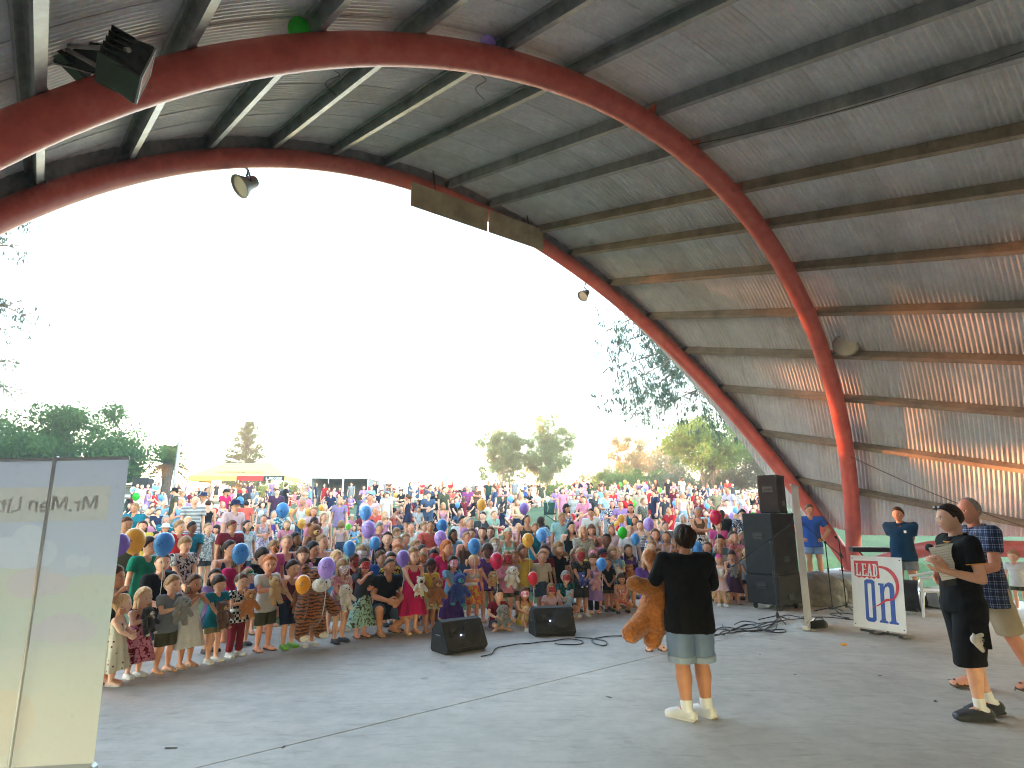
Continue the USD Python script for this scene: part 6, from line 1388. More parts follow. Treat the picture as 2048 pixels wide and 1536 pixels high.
obj('foot', bx(.07, .34, .04, (.45 * W_, .02, -.045), ch=.008), blk, t); obj('foot', bx(.07, .34, .04, (.97 * W_, .04, -.045), ch=.008), blk, t); obj('cross_bar', bx(W_ * .9, .03, .035, (W_ * .5, .1, -.04), ch=.006), blk, t); obj('back_strut', tube(np.array([[W_ / 2, .02, .8], [W_ / 2, .22, -.03]]), .012, 8), steel, t)
# plastic chair, equipment, keyboard, rocks
plw = plain('white_plastic', (.72, .71, .68), .4, var=.04)
P = at_ground(1868, 1232, 0); t = thing('plastic_chair', 'white plastic garden chair behind the young man with the clipboard', 'chair', P, math.radians(75))
obj('seat', bx(.44, .42, .03, (0, 0, .42), ch=.012), plw, t)
for sx in (-1, 1):
    for sy in (-1, 1): obj('leg', tri_of(hull(sph((sx * .19, sy * .18, .41), .026, 10), sph((sx * .24, sy * .24, .02), .02, 10))), plw, t, 50)
    obj('armrest', tri_of(union(limb([(sx * .23, -.2, .72), (sx * .25, .05, .66), (sx * .24, .2, .64), (sx * .22, .2, .43)], [.02, .024, .022, .018], 10))), plw, t, 50)
bk = [bx(.05, .018, .42, (-.18 + .09 * i, -.215 - .03, .64), rot=None, ch=.006) for i in range(5)]
for b in bk: obj('back_slat', b, plw, t)
obj('back_rail', bx(.46, .03, .07, (0, -.25, .86), ch=.012), plw, t)
P = at_ground(1890, 1216, 0); t = thing('equipment_case', 'grey equipment case on the concrete beside the plastic chair', 'case', P, .5); gr = plain('case_grey', (.22, .22, .23), .6); obj('case_body', bx(.5, .34, .3, (0, 0, .17), ch=.012), gr, t); obj('lid', bx(.51, .35, .05, (0, 0, .345), ch=.012), gr, t); obj('handle', tube(np.array([[-.08, -.175, .2], [-.07, -.2, .2], [.07, -.2, .2], [.08, -.175, .2]]), .008, 6), blk, t); obj('latch', bx(.05, .01, .06, (.15, -.176, .31)), chrome, t)
P = at_ground(1862, 1214, 0); t = thing('gear_bag', 'black gear bag on the floor behind the plastic chair', 'bag', P, .2); obj('bag', soften(tri_of(hull(sph((-.2, 0, .08), .09), sph((.2, 0, .08), .09), sph((0, 0, .12), .1)).refine_to_length(.04)), 3), blk_r, t, 60); obj('handle', tube(np.array([[-.08, 0, .2], [-.05, 0, .27], [.05, 0, .27], [.08, 0, .2]]), .01, 6), blk, t)
P = at_ground(1826, 1224, 0) ; t = thing('bass_drum', 'dark drum with chrome rim partly hidden behind the sign', 'drum', (P[0] - .12, P[1] - .15, .30), .9); dr = lathe([(0, -.17), (.27, -.17), (.27, .17), (0, .17)], 36); obj('shell', T(dr, rot=[(X, math.pi / 2)]), blk, t, 40); obj('head', T(lathe([(0, 0), (.262, 0), (.262, .006), (0, .006)], 36), (0, -.172, 0), rot=[(X, math.pi / 2)]), plain('drum_head', (.05, .05, .05), .3), t)
for q in (-.175, .175): obj('rim', T(ring((0, 0, 0), (0, 1, 0), .278, .012, ref=(0, 0, 1), n=40), (0, q, 0)), chrome, t, 40)
for sx in (-1, 1): obj('spur', tube(np.array([[sx * .2, -.1, -.18], [sx * .28, -.2, -.295]]), .008, 6), chrome, t)
P = at_ground(1752, 1205, 0); t = thing('keyboard', 'dark electronic keyboard on a stand behind the lettered sign', 'keyboard', (P[0] + .25, P[1] + .1, 0), -.25)
obj('case', bx(1.05, .32, .09, (0, 0, 1.02), rot=[(X, -.18)] and None, ch=.012), blk, t)
for i in range(22): obj('key', bx(.038, .14, .012, (-.46 + .0415 * i, -.07, 1.068)), plain('piano_key', (.6, .6, .58), .4), t)
for sx in (-1, 1): obj('stand_leg', tube(np.array([[sx * .4, -.12, .98], [-sx * .35, .12, .02]]), .016, 8), steel, t, 40)
rock_m = mat('boulder_stone', {'tc': ('texture_coordinate', {}), 'n': ('noise_texture', {'scale': 4.0, 'detail': 8.0, 'roughness': .7}), 'r': ('rgb_ramp', {'ramp': [(.3, (.09, .085, .08)), (.55, (.19, .18, .165)), (.75, (.27, .25, .23))]}), 'b': ('bump', {'strength': .8, 'distance': .03}), 'p': ('principled_bsdf', {'roughness': .9})}, [('tc.object', 'n.vector'), ('n.fac', 'r.fac'), ('r.color', 'p.base_color'), ('n.fac', 'b.height'), ('b.normal', 'p.normal')])
for i, (a, b, sx, sy, sz, lab) in enumerate(((1602, 1214, .32, .3, .34, 'small grey boulder under the speaker stack edge'), (1648, 1212, .55, .4, .42, 'large grey boulder leaning on the concrete plinth'), (1690, 1206, .38, .3, .34, 'grey boulder behind the microphone stands'))):
    P = at_ground(a, b, 0); v = np.array(_ico[4].vertices); d = 1 + .45 * (meshkit.fbm(v * 1.6 + i * 9, 4, i) - .5); v = v * d[:, None] * np.array([sx, sy, sz]); v[:, 2] = np.maximum(v[:, 2], -sz * .5)
    obj('boulder', T(trimesh.Trimesh(v, _ico[4].faces, process=False), (P[0], P[1] + .2, sz * .48)), rock_m, smooth=45, label=lab, cat='boulder')
# cables
def cable(pts, label, r=.0075, z=.008, name='cable', m=None):
    G = np.array([at_ground(a, b, 0) for a, b in pts]); G[:, 2] = z
    k = np.concatenate([[0], np.cumsum(np.linalg.norm(np.diff(G, axis=0), axis=1))]); from scipy.interpolate import CubicSpline
    cs = CubicSpline(k, G); u = np.linspace(0, k[-1], max(16, int(k[-1] / .05))); C = cs(u); C[:, 2] = z + .006 * np.abs(np.sin(u * 9)) * (u > .05)
    return obj(name, tube(C, r, 7), m or blk, smooth=True, label=label, cat='cable')
cable([(962, 1314), (985, 1308), (990, 1300), (1040, 1290), (1100, 1284), (1150, 1280), (1165, 1288), (1125, 1291), (1110, 1288)], 'black cable running between the two wedge monitors')
cable([(1150, 1276), (1185, 1279), (1212, 1285), (1205, 1293), (1188, 1288), (1192, 1278), (1260, 1272), (1330, 1268), (1400, 1268), (1450, 1272)], 'black cable looping right of the farther monitor behind the woman')
for i, pts in enumerate(([(1430, 1262), (1470, 1258), (1500, 1264), (1540, 1254), (1600, 1236)], [(1440, 1270), (1475, 1262), (1515, 1258), (1560, 1246), (1610, 1240)], [(1425, 1276), (1460, 1268), (1490, 1256), (1530, 1250), (1580, 1240)], [(1445, 1255), (1465, 1266), (1500, 1255), (1520, 1262), (1555, 1250)], [(1428, 1280), (1500, 1270), (1540, 1268), (1570, 1268), (1560, 1274), (1530, 1270), (1515, 1262), (1545, 1250)], [(1435, 1266), (1480, 1272), (1520, 1268), (1500, 1252), (1470, 1258)])):
    cable(pts, ['thick black cable in the tangle right of the woman in black', 'black cable running from the tangle to the white panel', 'black cable on the near edge of the tangle', 'short black cable kinked across the tangle', 'black cable with a loose loop right of the tangle', 'black cable looped inside the tangle'][i], r=.008, z=.008 + .011 * i)
cable([(1610, 1240), (1650, 1236), (1700, 1238), (1660, 1230), (1690, 1228), (1720, 1232), (1690, 1240)], 'black cable coiled round the feet of the microphone stands')
# litter
P = at_ground(1688, 1291, 0); obj('balloon_scrap', T(blob((0, 0, 0), (.045, .03, .014), 2, 5, .3), (P[0], P[1], .014)), BAL['orange'], label='scrap of burst yellow balloon on the concrete', cat='litter')
for i, (a, b, w) in enumerate(((342, 1497, .09), (567, 1495, .04), (1218, 1395, .05), (1870, 1403, .05), (1590, 1350, .03), (1760, 1352, .035), (1520, 1310, .03), (1900, 1360, .04), (2030, 1380, .06))):
    P = at_ground(a, b, 0); obj('dry_leaf', T(bx(w, .012, .003), (P[0], P[1], .005), [(Z, i * 1.3)]), plain('dry_leaf', (.05, .035, .025), .9), label=['dark twig by the lower left corner of the concrete', 'dark scrap on the floor joint', 'dead leaf left of the woman in black', 'dead leaf at the feet of the young man', 'dead leaf below the lettered sign', 'dead leaf right of the lettered sign', 'dead leaf near the cable tangle', 'dead leaf behind the young man', 'dead leaf beside the older man'][i], cat='litter')

# ------------------------------------------------------------------ the banner at the left, seen from its back
Pr = at_ground(183, 1552, 0); Wb, Hb = 1.28, 2.08
t = thing('pull_up_banner', 'tall pull-up banner seen from behind with faint mirrored cartoon lettering', 'banner', Pr, math.radians(3)); UsdGeom.Xformable(t).AddRotateXYZOp().Set(Gf.Vec3f(0, -1.2, 0))      # local -x runs left along the banner, +y away
zramp = mat('banner_print', {'tc': ('texture_coordinate', {}), 's': ('separate_xyz', {}), 'mr': ('map_range', {'from_min': 0.0, 'from_max': 2.06, 'to_min': 0.0, 'to_max': 1.0}), 'r': ('rgb_ramp', {'ramp': [(0, lin((234, 226, 210))), (.3, lin((230, 227, 212))), (.52, lin((226, 224, 216))), (.62, lin((222, 222, 221))), (1, lin((216, 216, 220)))]}), 'w': ('wave_texture', {'scale': 60.0, 'bands_direction': 'z'}), 'b': ('bump', {'strength': .08, 'distance': .002}),
    'd': ('principled_bsdf', {'roughness': .55}), 't': ('translucent_bsdf', {}), 'm': ('mix_closure', {'fac': .66})}, [('tc.object', 's.vector'), ('s.z', 'mr.value'), ('mr.result', 'r.fac'), ('r.color', 'd.base_color'), ('r.color', 't.color'), ('tc.object', 'w.vector'), ('w.fac', 'b.height'), ('b.normal', 'd.normal'), ('d.BSDF', 'm.closure1'), ('t.BSDF', 'm.closure2')], surface='m.closure')
obj('top_rail', bx(Wb + .01, .022, .024, (-Wb / 2, 0, Hb), ch=.006), alu, t); obj('base', bx(Wb + .03, .09, .07, (-Wb / 2, .01, .038), ch=.02), alu, t)
obj('support_pole', cat_([tube(np.array([[-.50, -.045, .08], [-.50, -.028, Hb + .005]]), .0115, 12)]), alu, t, 50); obj('pole_hook', bx(.03, .04, .03, (-.50, -.018, Hb + .004), ch=.006), alu, t)
ci = lambda x, z, r, ry=None: affinity.scale(Point(x, z).buffer(1, 24), r, ry or r)
def bent(poly, d=.0012):
    m = extrude(poly, d); m = m.subdivide_to_size(.09) if hasattr(m, 'subdivide_to_size') else m; v = m.vertices; m.vertices = np.stack([v[:, 0], -v[:, 2] + .006 * np.cos(v[:, 0] / Wb * 2 * np.pi), v[:, 1]], 1); m.fix_normals(); return m
rest = sbox(-Wb, .07, 0, Hb - .01); pieces = []
for name, poly, colr_ in (('lettering_band', sbox(-1.25, 1.66, -.125, 1.86).buffer(.02), (224, 219, 210)), ('printed_bush', union_all([ci(-.55, 1.22, .17, .10), ci(-.40, 1.21, .10, .07), ci(-.3, .92, .17, .10), ci(-.18, .9, .10, .07), ci(-.44, .9, .1, .06)]), (227, 220, 215)), ('printed_cloud', union_all([ci(-.62, 1.50, .12), ci(-.77, 1.44, .10), ci(-.5, 1.42, .09), ci(-.9, 1.42, .1), ci(-.65, 1.38, .2, .06), ci(-.30, 1.36, .05), ci(-.22, 1.36, .04)]), (228, 227, 225)),
    ('printed_sun', ci(-.95, .62, .22, .26), (229, 224, 204)), ('printed_path', union_all([ci(-.62, .34, .22, .2), ci(-1.0, .4, .3, .2)]), (234, 224, 206)), ('printed_hill', union_all([ci(-.15, .85, .55, .42), ci(-.75, .9, .6, .45), ci(-1.2, .8, .4, .4)]).intersection(sbox(-2, .8, 1, 2)), (225, 224, 211))):
    q = poly.intersection(rest); rest = rest.difference(poly); pieces.append((name, q, colr_))
obj('sheet', bent(rest), zramp, t)
for name, q, colr_ in pieces:
    pm = mat('print_' + name, {'d': ('principled_bsdf', {'roughness': .55, 'base_color': lin(colr_)}), 't': ('translucent_bsdf', {'color': lin(colr_)}), 'm': ('mix_closure', {'fac': .66})}, [('d.BSDF', 'm.closure1'), ('t.BSDF', 'm.closure2')], surface='m.closure'); obj(name, bent(q), pm, t)
txt = meshkit.text_mesh('Mr.Men Little Miss', .092, .0008, True); v = txt.vertices.copy(); wt = v[:, 0].max(); v = np.stack([-.17 - v[:, 0] * 1.06, -.0015 + .006 * np.cos((-.17 - v[:, 0] * 1.06) / Wb * 2 * np.pi) - v[:, 2], 1.715 + v[:, 1] + .012 * np.sin(v[:, 0] * 30)], 1)
k = v[txt.faces][:, :, 0].min(1) > -Wb + .02
tm = trimesh.Trimesh(v, txt.faces[k], process=False); obj('mirrored_lettering', tm, plain('print_lettering', lin((211, 206, 200)), .6, var=.02), t)
# ------------------------------------------------------------------ lamps and fittings under the roof
glass = plain('lamp_glass', (.55, .5, .42), .12, var=.05, coat=.5); lamp_b = plain('lamp_black', (.02, .018, .016), .4, .3); lamp_g = plain('lamp_grey', (.3, .28, .25), .5, .3)
def aim_frame(o, d, up=(0, 0, 1)):
    y = unit(d); x = unit(np.cross(y, up)); z = np.cross(x, y); m = np.eye(4); m[:3, 0], m[:3, 1], m[:3, 2], m[:3, 3] = x, y, z, o; return m
def ap(m, fr): m = m.copy(); m.apply_transform(fr); return m
def flood(label, o, d, size, bracket_to):
    t = thing('floodlight', label, 'floodlight', (0, 0, 0)); fr = aim_frame(o, d)
    sec = [(-.5, 0), (-.47, .22), (.47, .22), (.5, 0)]
    body = tri_of(hull(*[sph((a * .46, b, c * .36), .05, 12) for a in (-1, 1) for b in (.3,) for c in (-1, 1)], *[sph((a * .36, -.22, c * .26), .09, 12) for a in (-1, 1) for c in (-1, 1)]))
    obj('housing', ap(T(body, scale=size), fr), lamp_b, t, 40); obj('glass', ap(T(bx(.86, .02, .66, (0, .355, 0), ch=.008), scale=size), fr), glass, t); obj('front_rim', ap(T(cat_([bx(.98, .05, .04, (0, .35, s * .37)) for s in (-1, 1)] + [bx(.04, .05, .74, (s * .47, .35, 0)) for s in (-1, 1)]), scale=size), fr), lamp_g, t)
    for k in range(6): obj('cooling_fin', ap(T(bx(1.0, .42, .03, (0, -.20, -.34 + .136 * k), ch=.006), scale=size), fr), lamp_b, t)
    obj('bracket', cat_([tube(np.array([fr[:3, 3] + fr[:3, 0] * size * .53 * s, np.asarray(bracket_to)]), .018, 8) for s in (-1, 1)]), lamp_g, t, 40)
    obj('ballast_box', T(bx(.12, .2, .12, ch=.015), np.asarray(bracket_to) + np.array([0, 0, -.04])), lamp_b, t)
    return t
br = at_depth(118, 90, 4.0)
flood('black finned floodlight bracketed to the roof at upper left, the larger front one', at_depth(252, 132, 3.75), np.array([.82, .62, -.22]), .36, br)
flood('smaller black floodlight behind the larger one at upper left', at_depth(160, 108, 4.15), np.array([-.3, .6, -.75]), .30, br + np.array([0, .2, 0]))
def par(label, px, py, y, d, r, hang):
    o = at_depth(px, py, y); t = thing('spotlight', label, 'spotlight', (0, 0, 0)); fr = aim_frame(o, d)
    prof = [(0, -1.5), (.45, -1.5), (.55, -1.3), (.6, -.7), (.95, -.05), (1.05, .1), (1.05, .18), (.97, .18), (.9, .0)]
    m = lathe([(a * r, b * r) for a, b in prof], 22); m.apply_transform(trimesh.transformations.rotation_matrix(-math.pi / 2, X)); obj('housing', ap(m, fr), lamp_g, t, 45)
    g = lathe([(0, .06 * r), (.6 * r, .05 * r), (.93 * r, 0)], 22); g.apply_transform(trimesh.transformations.rotation_matrix(-math.pi / 2, X)); obj('glass', ap(g, fr), glass, t, True)
    obj('yoke', cat_([tube(np.array([o + fr[:3, 0] * s * r * .8 - fr[:3, 1] * r * .6, o + np.array([0, 0, r * 1.3]) - fr[:3, 1] * r * .6]), r * .09, 7) for s in (-1, 1)] + [tube(np.array([o + np.array([0, 0, r * 1.3]) - fr[:3, 1] * r * .6, np.asarray(hang)]), r * .1, 7)]), lamp_b, t, 40)
    return t
def arch_pt(phi, front=True, off=0.0): return shell(np.array(phi), np.array(C1 * vv(phi) if front else 0.0), np.array(off))
def phi_at(px, front=True):
    q = np.linspace(.3, 2.6, 900); Pq = shell(q, C1 * vv(q) if front else 0 * q); d = Pq - EYE; dep = d[:, 1] * _c + d[:, 2] * _s; u = 1024 + FPX * d[:, 0] / dep; k = dep > .5; return float(q[k][np.abs(u[k] - px).argmin()])
a = arch_pt(phi_at(490)); par('cone shaped spotlight hanging from the front arch against the sky', 482, 372, a[1] + .1, np.array([-.5, -.5, -.6]), .20, a + np.array([0, 0, -R_T]))
a = arch_pt(phi_at(1172)); par('small pale spotlight hanging under the front arch at right', 1166, 592, a[1], np.array([-.6, -.4, -.7]), .15, a + np.array([0, 0, -R_T]))
a = arch_pt(phi_at(1655, False), False); par('round faced spotlight clamped beside the near red arch at right', 1690, 692, a[1] - .45, np.array([-.35, -.85, .12]), .24, a)
# hanging board under the front edge
pa, pb = phi_at(822), phi_at(1088); A_, B_ = arch_pt(pa), arch_pt(pb)
c0, c1_ = at_depth(822, 387, A_[1] - .3), at_depth(1088, 481, B_[1] - .3)
t = thing('hanging_board', 'long khaki board hung on rods under the front edge of the roof', 'board', (0, 0, 0)); ax = unit(c1_ - c0); L = np.linalg.norm(c1_ - c0); nr = unit(np.cross(ax, [0, 0, 1])); upb = unit(np.cross(nr, ax))
khb = plain('khaki_board', lin((176, 160, 128)), .8, var=.2, scale=2.0, bump=.2); fr = np.eye(4); fr[:3, 0], fr[:3, 1], fr[:3, 2] = ax, nr, np.cross(ax, nr)
for q in (0, 1):
    f2 = fr.copy(); f2[:3, 3] = c0 + ax * L * (.25 + .5 * q) * 1.0 + (ax * .01 if q else 0); obj('panel', ap(bx(L * .535 if q == 0 else L * .445, .03, .56, (L * (.0175 if q == 0 else .0175 + .0), 0, 0), ch=.005), f2), khb, t)
for q in (.16, .87):
    b = c0 + ax * L * q; obj('hanging_rod', tube(np.array([b + np.array([0, .0, -.3]), b + np.array([.0, .02, .25]), b + np.array([-.1, .1, .95])]), .013, 7), dark_steel, t)
# loose wire under the purlins and the drooping cable at right
def line3(pts, label, r): return obj('hanging_wire', tube(np.array(pts), r, 6), plain('wire_dark', (.05, .04, .035), .6), smooth=True, label=label, cat='wire')
w0, w1 = shell(np.array(1.47), np.array(-.1), np.array(.05)), shell(np.array(1.50), np.array(-6.5), np.array(.22)); k = np.linspace(0, 1, 24)[:, None]; line3(w0 * (1 - k) + w1 * k - np.array([0, 0, .28]) * np.sin(k * math.pi), 'thin wire sagging below a roof purlin at upper right', .008)
w0, w1 = shell(np.array(.50), np.array(-.1), np.array(-.1)), shell(np.array(.40), np.array(-7.0), np.array(.1)); line3(w0 * (1 - k) + w1 * k - np.array([0, 0, .55]) * np.sin(k * math.pi), 'dark cable drooping along the lower right of the sheeting', .009)
for px, py, ln, lab in ((655, 140, .3, 'loose end of string under the near arch at top'), (960, 160, .35, 'white curled ribbon hanging under the near arch')):
    a = arch_pt(phi_at(px, False), False, -R_T); q = np.linspace(0, 1, 14); line3(a + np.stack([.06 * np.sin(q * 7), .03 * np.cos(q * 5), -ln * q], 1), lab, .004)

# ------------------------------------------------------------------ park furniture on the slope
def camp_chair(px, py, colname, label, rz=None, y=None):
    G = at_ground(px, py) if y is None else at_depth(px, py, y); G = np.array([G[0], G[1], g_at(G[0], G[1])])
    t = thing('camp_chair', label, 'camping chair', G, face_to(G) if rz is None else rz); c = cloth(colname)
    def sheet(pts): 
        p = np.array(pts, float); v = np.vstack([p, p + np.array([0, 0, -.012]) + np.array([0, -.008, 0])]); return trimesh.convex.convex_hull(v)
    obj('seat', sheet([(-.26, .24, .44), (.26, .24, .44), (.24, -.22, .38), (-.24, -.22, .38)]), c, t); obj('backrest', sheet([(-.24, -.2, .40), (.24, -.2, .40), (.27, -.34, .95), (-.27, -.34, .95)]), c, t)
    for sx in (-1, 1):
        obj('leg', tube(np.array([[sx * .28, .26, .02], [sx * .27, -.34, .97]]), .012, 6), steel, t); obj('leg', tube(np.array([[sx * .28, -.3, .02], [sx * .28, .26, .62]]), .012, 6), steel, t); obj('armrest', bx(.06, .5, .02, (sx * .29, .0, .62), ch=.006), c, t)
    for sy in (-.3, .26): obj('brace', tube(np.array([[-.28, sy, .04], [.28, sy, .40]]), .010, 6), steel, t)
    return t
for a in ((1100, 1046, 'darkgreen', 'empty dark green camping chair on the open patch of lawn'), (1163, 1062, 'mint', 'pale green camping chair behind the man in the white shirt'), (1078, 1000, 'red', 'red camping chair on the far lawn, left of a pair'), (1105, 999, 'red', 'red camping chair on the far lawn, right of a pair'), (1300, 1048, 'navy', 'dark blue camping chair with a straw hat over it'), (1368, 1012, 'navy', 'navy camping chair in front of the guard rail'), (1190, 1034, 'black', 'black camping chair behind the man in coral'), (430, 1052, 'white', 'white camping chair under the straw hat sitter'), (835, 1046, 'navy', 'navy camping chair left of the bald man'), (372, 1044, 'black', 'black camping chair near the banner')):
    camp_chair(*a)
def stroller(px, py, label):
    G = at_ground(px, py); t = thing('stroller', label, 'stroller', G, face_to(G) + .6)
    can = trimesh.creation.icosphere(2); v = can.vertices; f = can.faces[(v[can.faces][:, :, 2].mean(1) > -.05) & (v[can.faces][:, :, 1].mean(1) < .5)]; cm = trimesh.Trimesh(v * np.array([.27, .36, .34]) + np.array([0, -.05, .72]), f, process=False); cm.remove_unreferenced_vertices(); obj('canopy', cm, cloth('black'), t, True)
    obj('seat', bx(.4, .5, .3, (0, 0, .52), ch=.06), cloth('charcoal'), t)
    for sx in (-1, 1):
        obj('frame_bar', tube(np.array([[sx * .24, .45, .1], [sx * .24, -.2, .7], [sx * .24, -.5, 1.02]]), .013, 6), steel, t)
        for sy in (-.35, .42): obj('wheel', T(trimesh.creation.cylinder(.11, .04, sections=16), (0, 0, 0), rot=[(Y, math.pi / 2)]).apply_translation((sx * .24, sy, .11)), blk, t)
    obj('handlebar', tube(np.array([[-.24, -.5, 1.02], [.24, -.5, 1.02]]), .015, 6), blk, t)
stroller(1257, 1052, 'black stroller with hood up left of the lilac balloon'); stroller(388, 1048, 'black stroller with its hood towards the banner side')
G = at_ground(1004, 1030); t = thing('wheelie_bin', 'dark green wheelie bin with a pinkish lid on the lawn', 'bin', G, face_to(G)); gb = plain('bin_green', (.02, .045, .035), .5)
obj('body', tri_of(hull(*[sph((a * .26, b * .3, .95), .02, 8) for a in (-1, 1) for b in (-1, 1)], *[sph((a * .2, b * .24, .08), .02, 8) for a in (-1, 1) for b in (-1, 1)])), gb, t, 30); obj('lid', bx(.6, .7, .09, (0, 0, 1.02), ch=.035), plain('bin_lid', lin((206, 118, 122)), .5), t); obj('handle', tube(np.array([[-.25, -.36, .98], [.25, -.36, .98]]), .02, 8), gb, t)
for sx in (-1, 1): obj('wheel', T(trimesh.creation.cylinder(.1, .05, sections=16), (0, 0, 0), rot=[(Y, math.pi / 2)]).apply_translation((sx * .24, -.27, .1)), blk, t)
for i, (a, b, c) in enumerate(((1170, 1048, 'blue'), (1235, 1042, 'navy'), (1320, 1030, 'maroon'), (560, 1046, 'green'), (690, 1052, 'teal'))):
    G = at_ground(a, b); m = bx(1.7, 1.3, .012, ch=.004); m = tri_of(man_of(m).refine_to_length(.16)); v = m.vertices.copy(); v[:, 2] += (meshkit.fbm(v * 3 + i, 2, i) - .5) * .05 + .035; sl = (ground(0, G[1] + .6) - ground(0, G[1] - .6)) / 1.2; v[:, 2] += v[:, 1] * sl
    obj('picnic_rug', T(trimesh.Trimesh(v, m.faces, process=False), G), cloth(c, 'check_grey'), smooth=True, label=f'{WORD.get(c, c)} checked picnic rug spread on the lawn', cat='rug')
# light poles
pole_m = plain('pole_grey', (.30, .31, .32), .5, .3)
def pole(px, y, h, label, lean=0.0, head=True, r=.10):
    Q_ = at_depth(px, 985, y); x = Q_[0]; z = ground(x, y); t = thing('light_pole', label, 'light pole', (x, y, z - .1)); obj('shaft', tube(np.array([[0, 0, 0], [lean * h, 0, h]]), [r, r * .55], 12), pole_m, t, 50); obj('base_flange', T(trimesh.creation.cylinder(r * 1.8, .06, sections=16), (0, 0, .12)), pole_m, t)
    if head: obj('arm', tube(np.array([[lean * h, 0, h - .05], [lean * h + .8, 0, h + .15], [lean * h + 1.6, 0, h + .2]]), r * .35, 8), pole_m, t); obj('lamp_head', bx(.7, .28, .12, (lean * h + 1.9, 0, h + .2), ch=.04), pole_m, t)
pole(893, 45, 7.8, 'tall slim light pole with lamp arm in the middle of the park'); pole(347, 40, 6.8, 'grey light pole beside the palm', r=.14, head=False); pole(948, 70, 7.0, 'thin distant light pole right of the tall one', head=False, r=.07)
# marquees
yel = plain('marquee_yellow', lin((238, 196, 96)), .7, var=.05); mred = plain('marquee_red', lin((214, 48, 44)), .7); mblk = plain('marquee_black', (.02, .02, .02), .7); mw_ = plain('marquee_white', (.78, .78, .76), .7, var=.03); mgr = plain('marquee_wall_grey', (.20, .20, .21), .8)
ym = 46.0; e0, e1 = at_depth(401, 955, ym), at_depth(586, 955, ym); g0 = ground(0, ym); Wm = e1[0] - e0[0]; cxm = (e0[0] + e1[0]) / 2; ez = e0[2]; rz_ = at_depth(495, 926, ym)[2]; Dm = 3.4
t = thing('yellow_marquee', 'yellow marquee with dark lettering and red banded valance on the hilltop', 'marquee', (cxm, ym, g0 - .05)); hE, hR = ez - g0 + .05, rz_ - g0 + .05; a, b = Wm / 2, Wm * .24
rv = np.array([(-a, -Dm / 2, hE), (a, -Dm / 2, hE), (a, Dm / 2, hE), (-a, Dm / 2, hE), (-b, 0, hR), (b, 0, hR)]); obj('roof', trimesh.Trimesh(np.vstack([rv, rv - np.array([0, 0, .03])]), np.vstack([np.array([[0, 1, 5], [0, 5, 4], [1, 2, 5], [2, 3, 4], [2, 4, 5], [3, 0, 4]]), np.array([[0, 5, 1], [0, 4, 5], [1, 5, 2], [2, 4, 3], [2, 5, 4], [3, 4, 0]]) + 6]), process=False), yel, t)
vh = .34
obj('valance', bx(Wm * .5, .02, vh, (-Wm * .25, -Dm / 2 - .01, hE - vh / 2)), yel, t); obj('red_valance', bx(Wm * .28, .02, vh, (Wm * .14, -Dm / 2 - .01, hE - vh / 2)), mred, t); obj('black_valance', bx(Wm * .22, .02, vh, (Wm * .39, -Dm / 2 - .01, hE - vh / 2)), mblk, t)
for s in (-1, 1): obj('side_valance', bx(.02, Dm, vh, (s * (a + .012), 0, hE - vh / 2)), yel, t)
for sx in (-1, 1):
    for sy in (-1, 1): obj('leg', tube(np.array([[sx * (a - .06), sy * (Dm / 2 - .06), 0], [sx * (a - .06), sy * (Dm / 2 - .06), hE]]), .03, 8), alu, t)
tx = meshkit.text_mesh('LJHooker.com', .36, .01, True); v = tx.vertices.copy(); wt = v[:, 0].max(); sl = math.atan2(hR - hE, Dm / 2); yy = v[:, 1] * .9 + .42; obj('roof_lettering', trimesh.Trimesh(np.stack([v[:, 0] - wt / 2, -Dm / 2 + yy * math.cos(sl) - .012, hE + yy * math.sin(sl) + .015 + v[:, 2]], 1), tx.faces, process=False), plain('lettering_brown', lin((120, 96, 60)), .8), t)
tx = meshkit.text_mesh('LJHooker', .19, .01, True); v = tx.vertices.copy(); wt = v[:, 0].max(); obj('valance_lettering', trimesh.Trimesh(np.stack([v[:, 0] - wt / 2 + Wm * .39, -Dm / 2 - .024 - v[:, 2], hE - .26 + v[:, 1]], 1), tx.faces, process=False), mw_, t)
e0, e1 = at_depth(633, 951, ym), at_depth(743, 951, ym); pk_ = at_depth(689, 893, ym); Wm = e1[0] - e0[0]; cxm = (e0[0] + e1[0]) / 2
t = thing('white_marquee', 'white peaked marquee with dark grey walls open to the front', 'marquee', (cxm, ym + 1, g0 - .05)); hE, hR = e0[2] - g0 + .05, pk_[2] - g0 + .05; a = Wm / 2; n = 14; rings = []
for q in np.linspace(0, 1, 9):
    s = a * (1 - q) ** 1.6 + .03; z = hE + (hR - hE) * q; k = np.array([(-1, -1), (1, -1), (1, 1), (-1, 1)]); rings.append(np.column_stack([k * s, np.full(4, z)]))
v = np.vstack(rings); f = []
for i in range(8):
    for j in range(4): p, q = i * 4 + j, i * 4 + (j + 1) % 4; f += [[p, q, q + 4], [p, q + 4, p + 4]]
obj('roof', trimesh.Trimesh(v, np.array(f), process=False), mw_, t); obj('valance', cat_([bx(Wm, .02, .28, (0, -a, hE - .14)), bx(.02, Wm, .28, (-a, 0, hE - .14)), bx(.02, Wm, .28, (a, 0, hE - .14))]), mw_, t)
obj('back_wall', bx(Wm - .1, .02, hE - .1, (0, a - .03, hE / 2)), mgr, t); obj('side_wall', bx(.02, Wm - .1, hE - .1, (-a + .03, 0, hE / 2)), mgr, t); obj('side_wall', bx(.02, Wm - .1, hE - .1, (a - .03, 0, hE / 2)), mgr, t); obj('front_post', bx(.12, .06, hE, (.25, -a + .05, hE / 2)), mw_, t)
for sx in (-1, 1): obj('leg', tube(np.array([[sx * a, -a, 0], [sx * a, -a, hE]]), .035, 8), alu, t); obj('finial', T(trimesh.creation.icosphere(1, .07), (sx * a, -a, hE + .1)), alu, t)
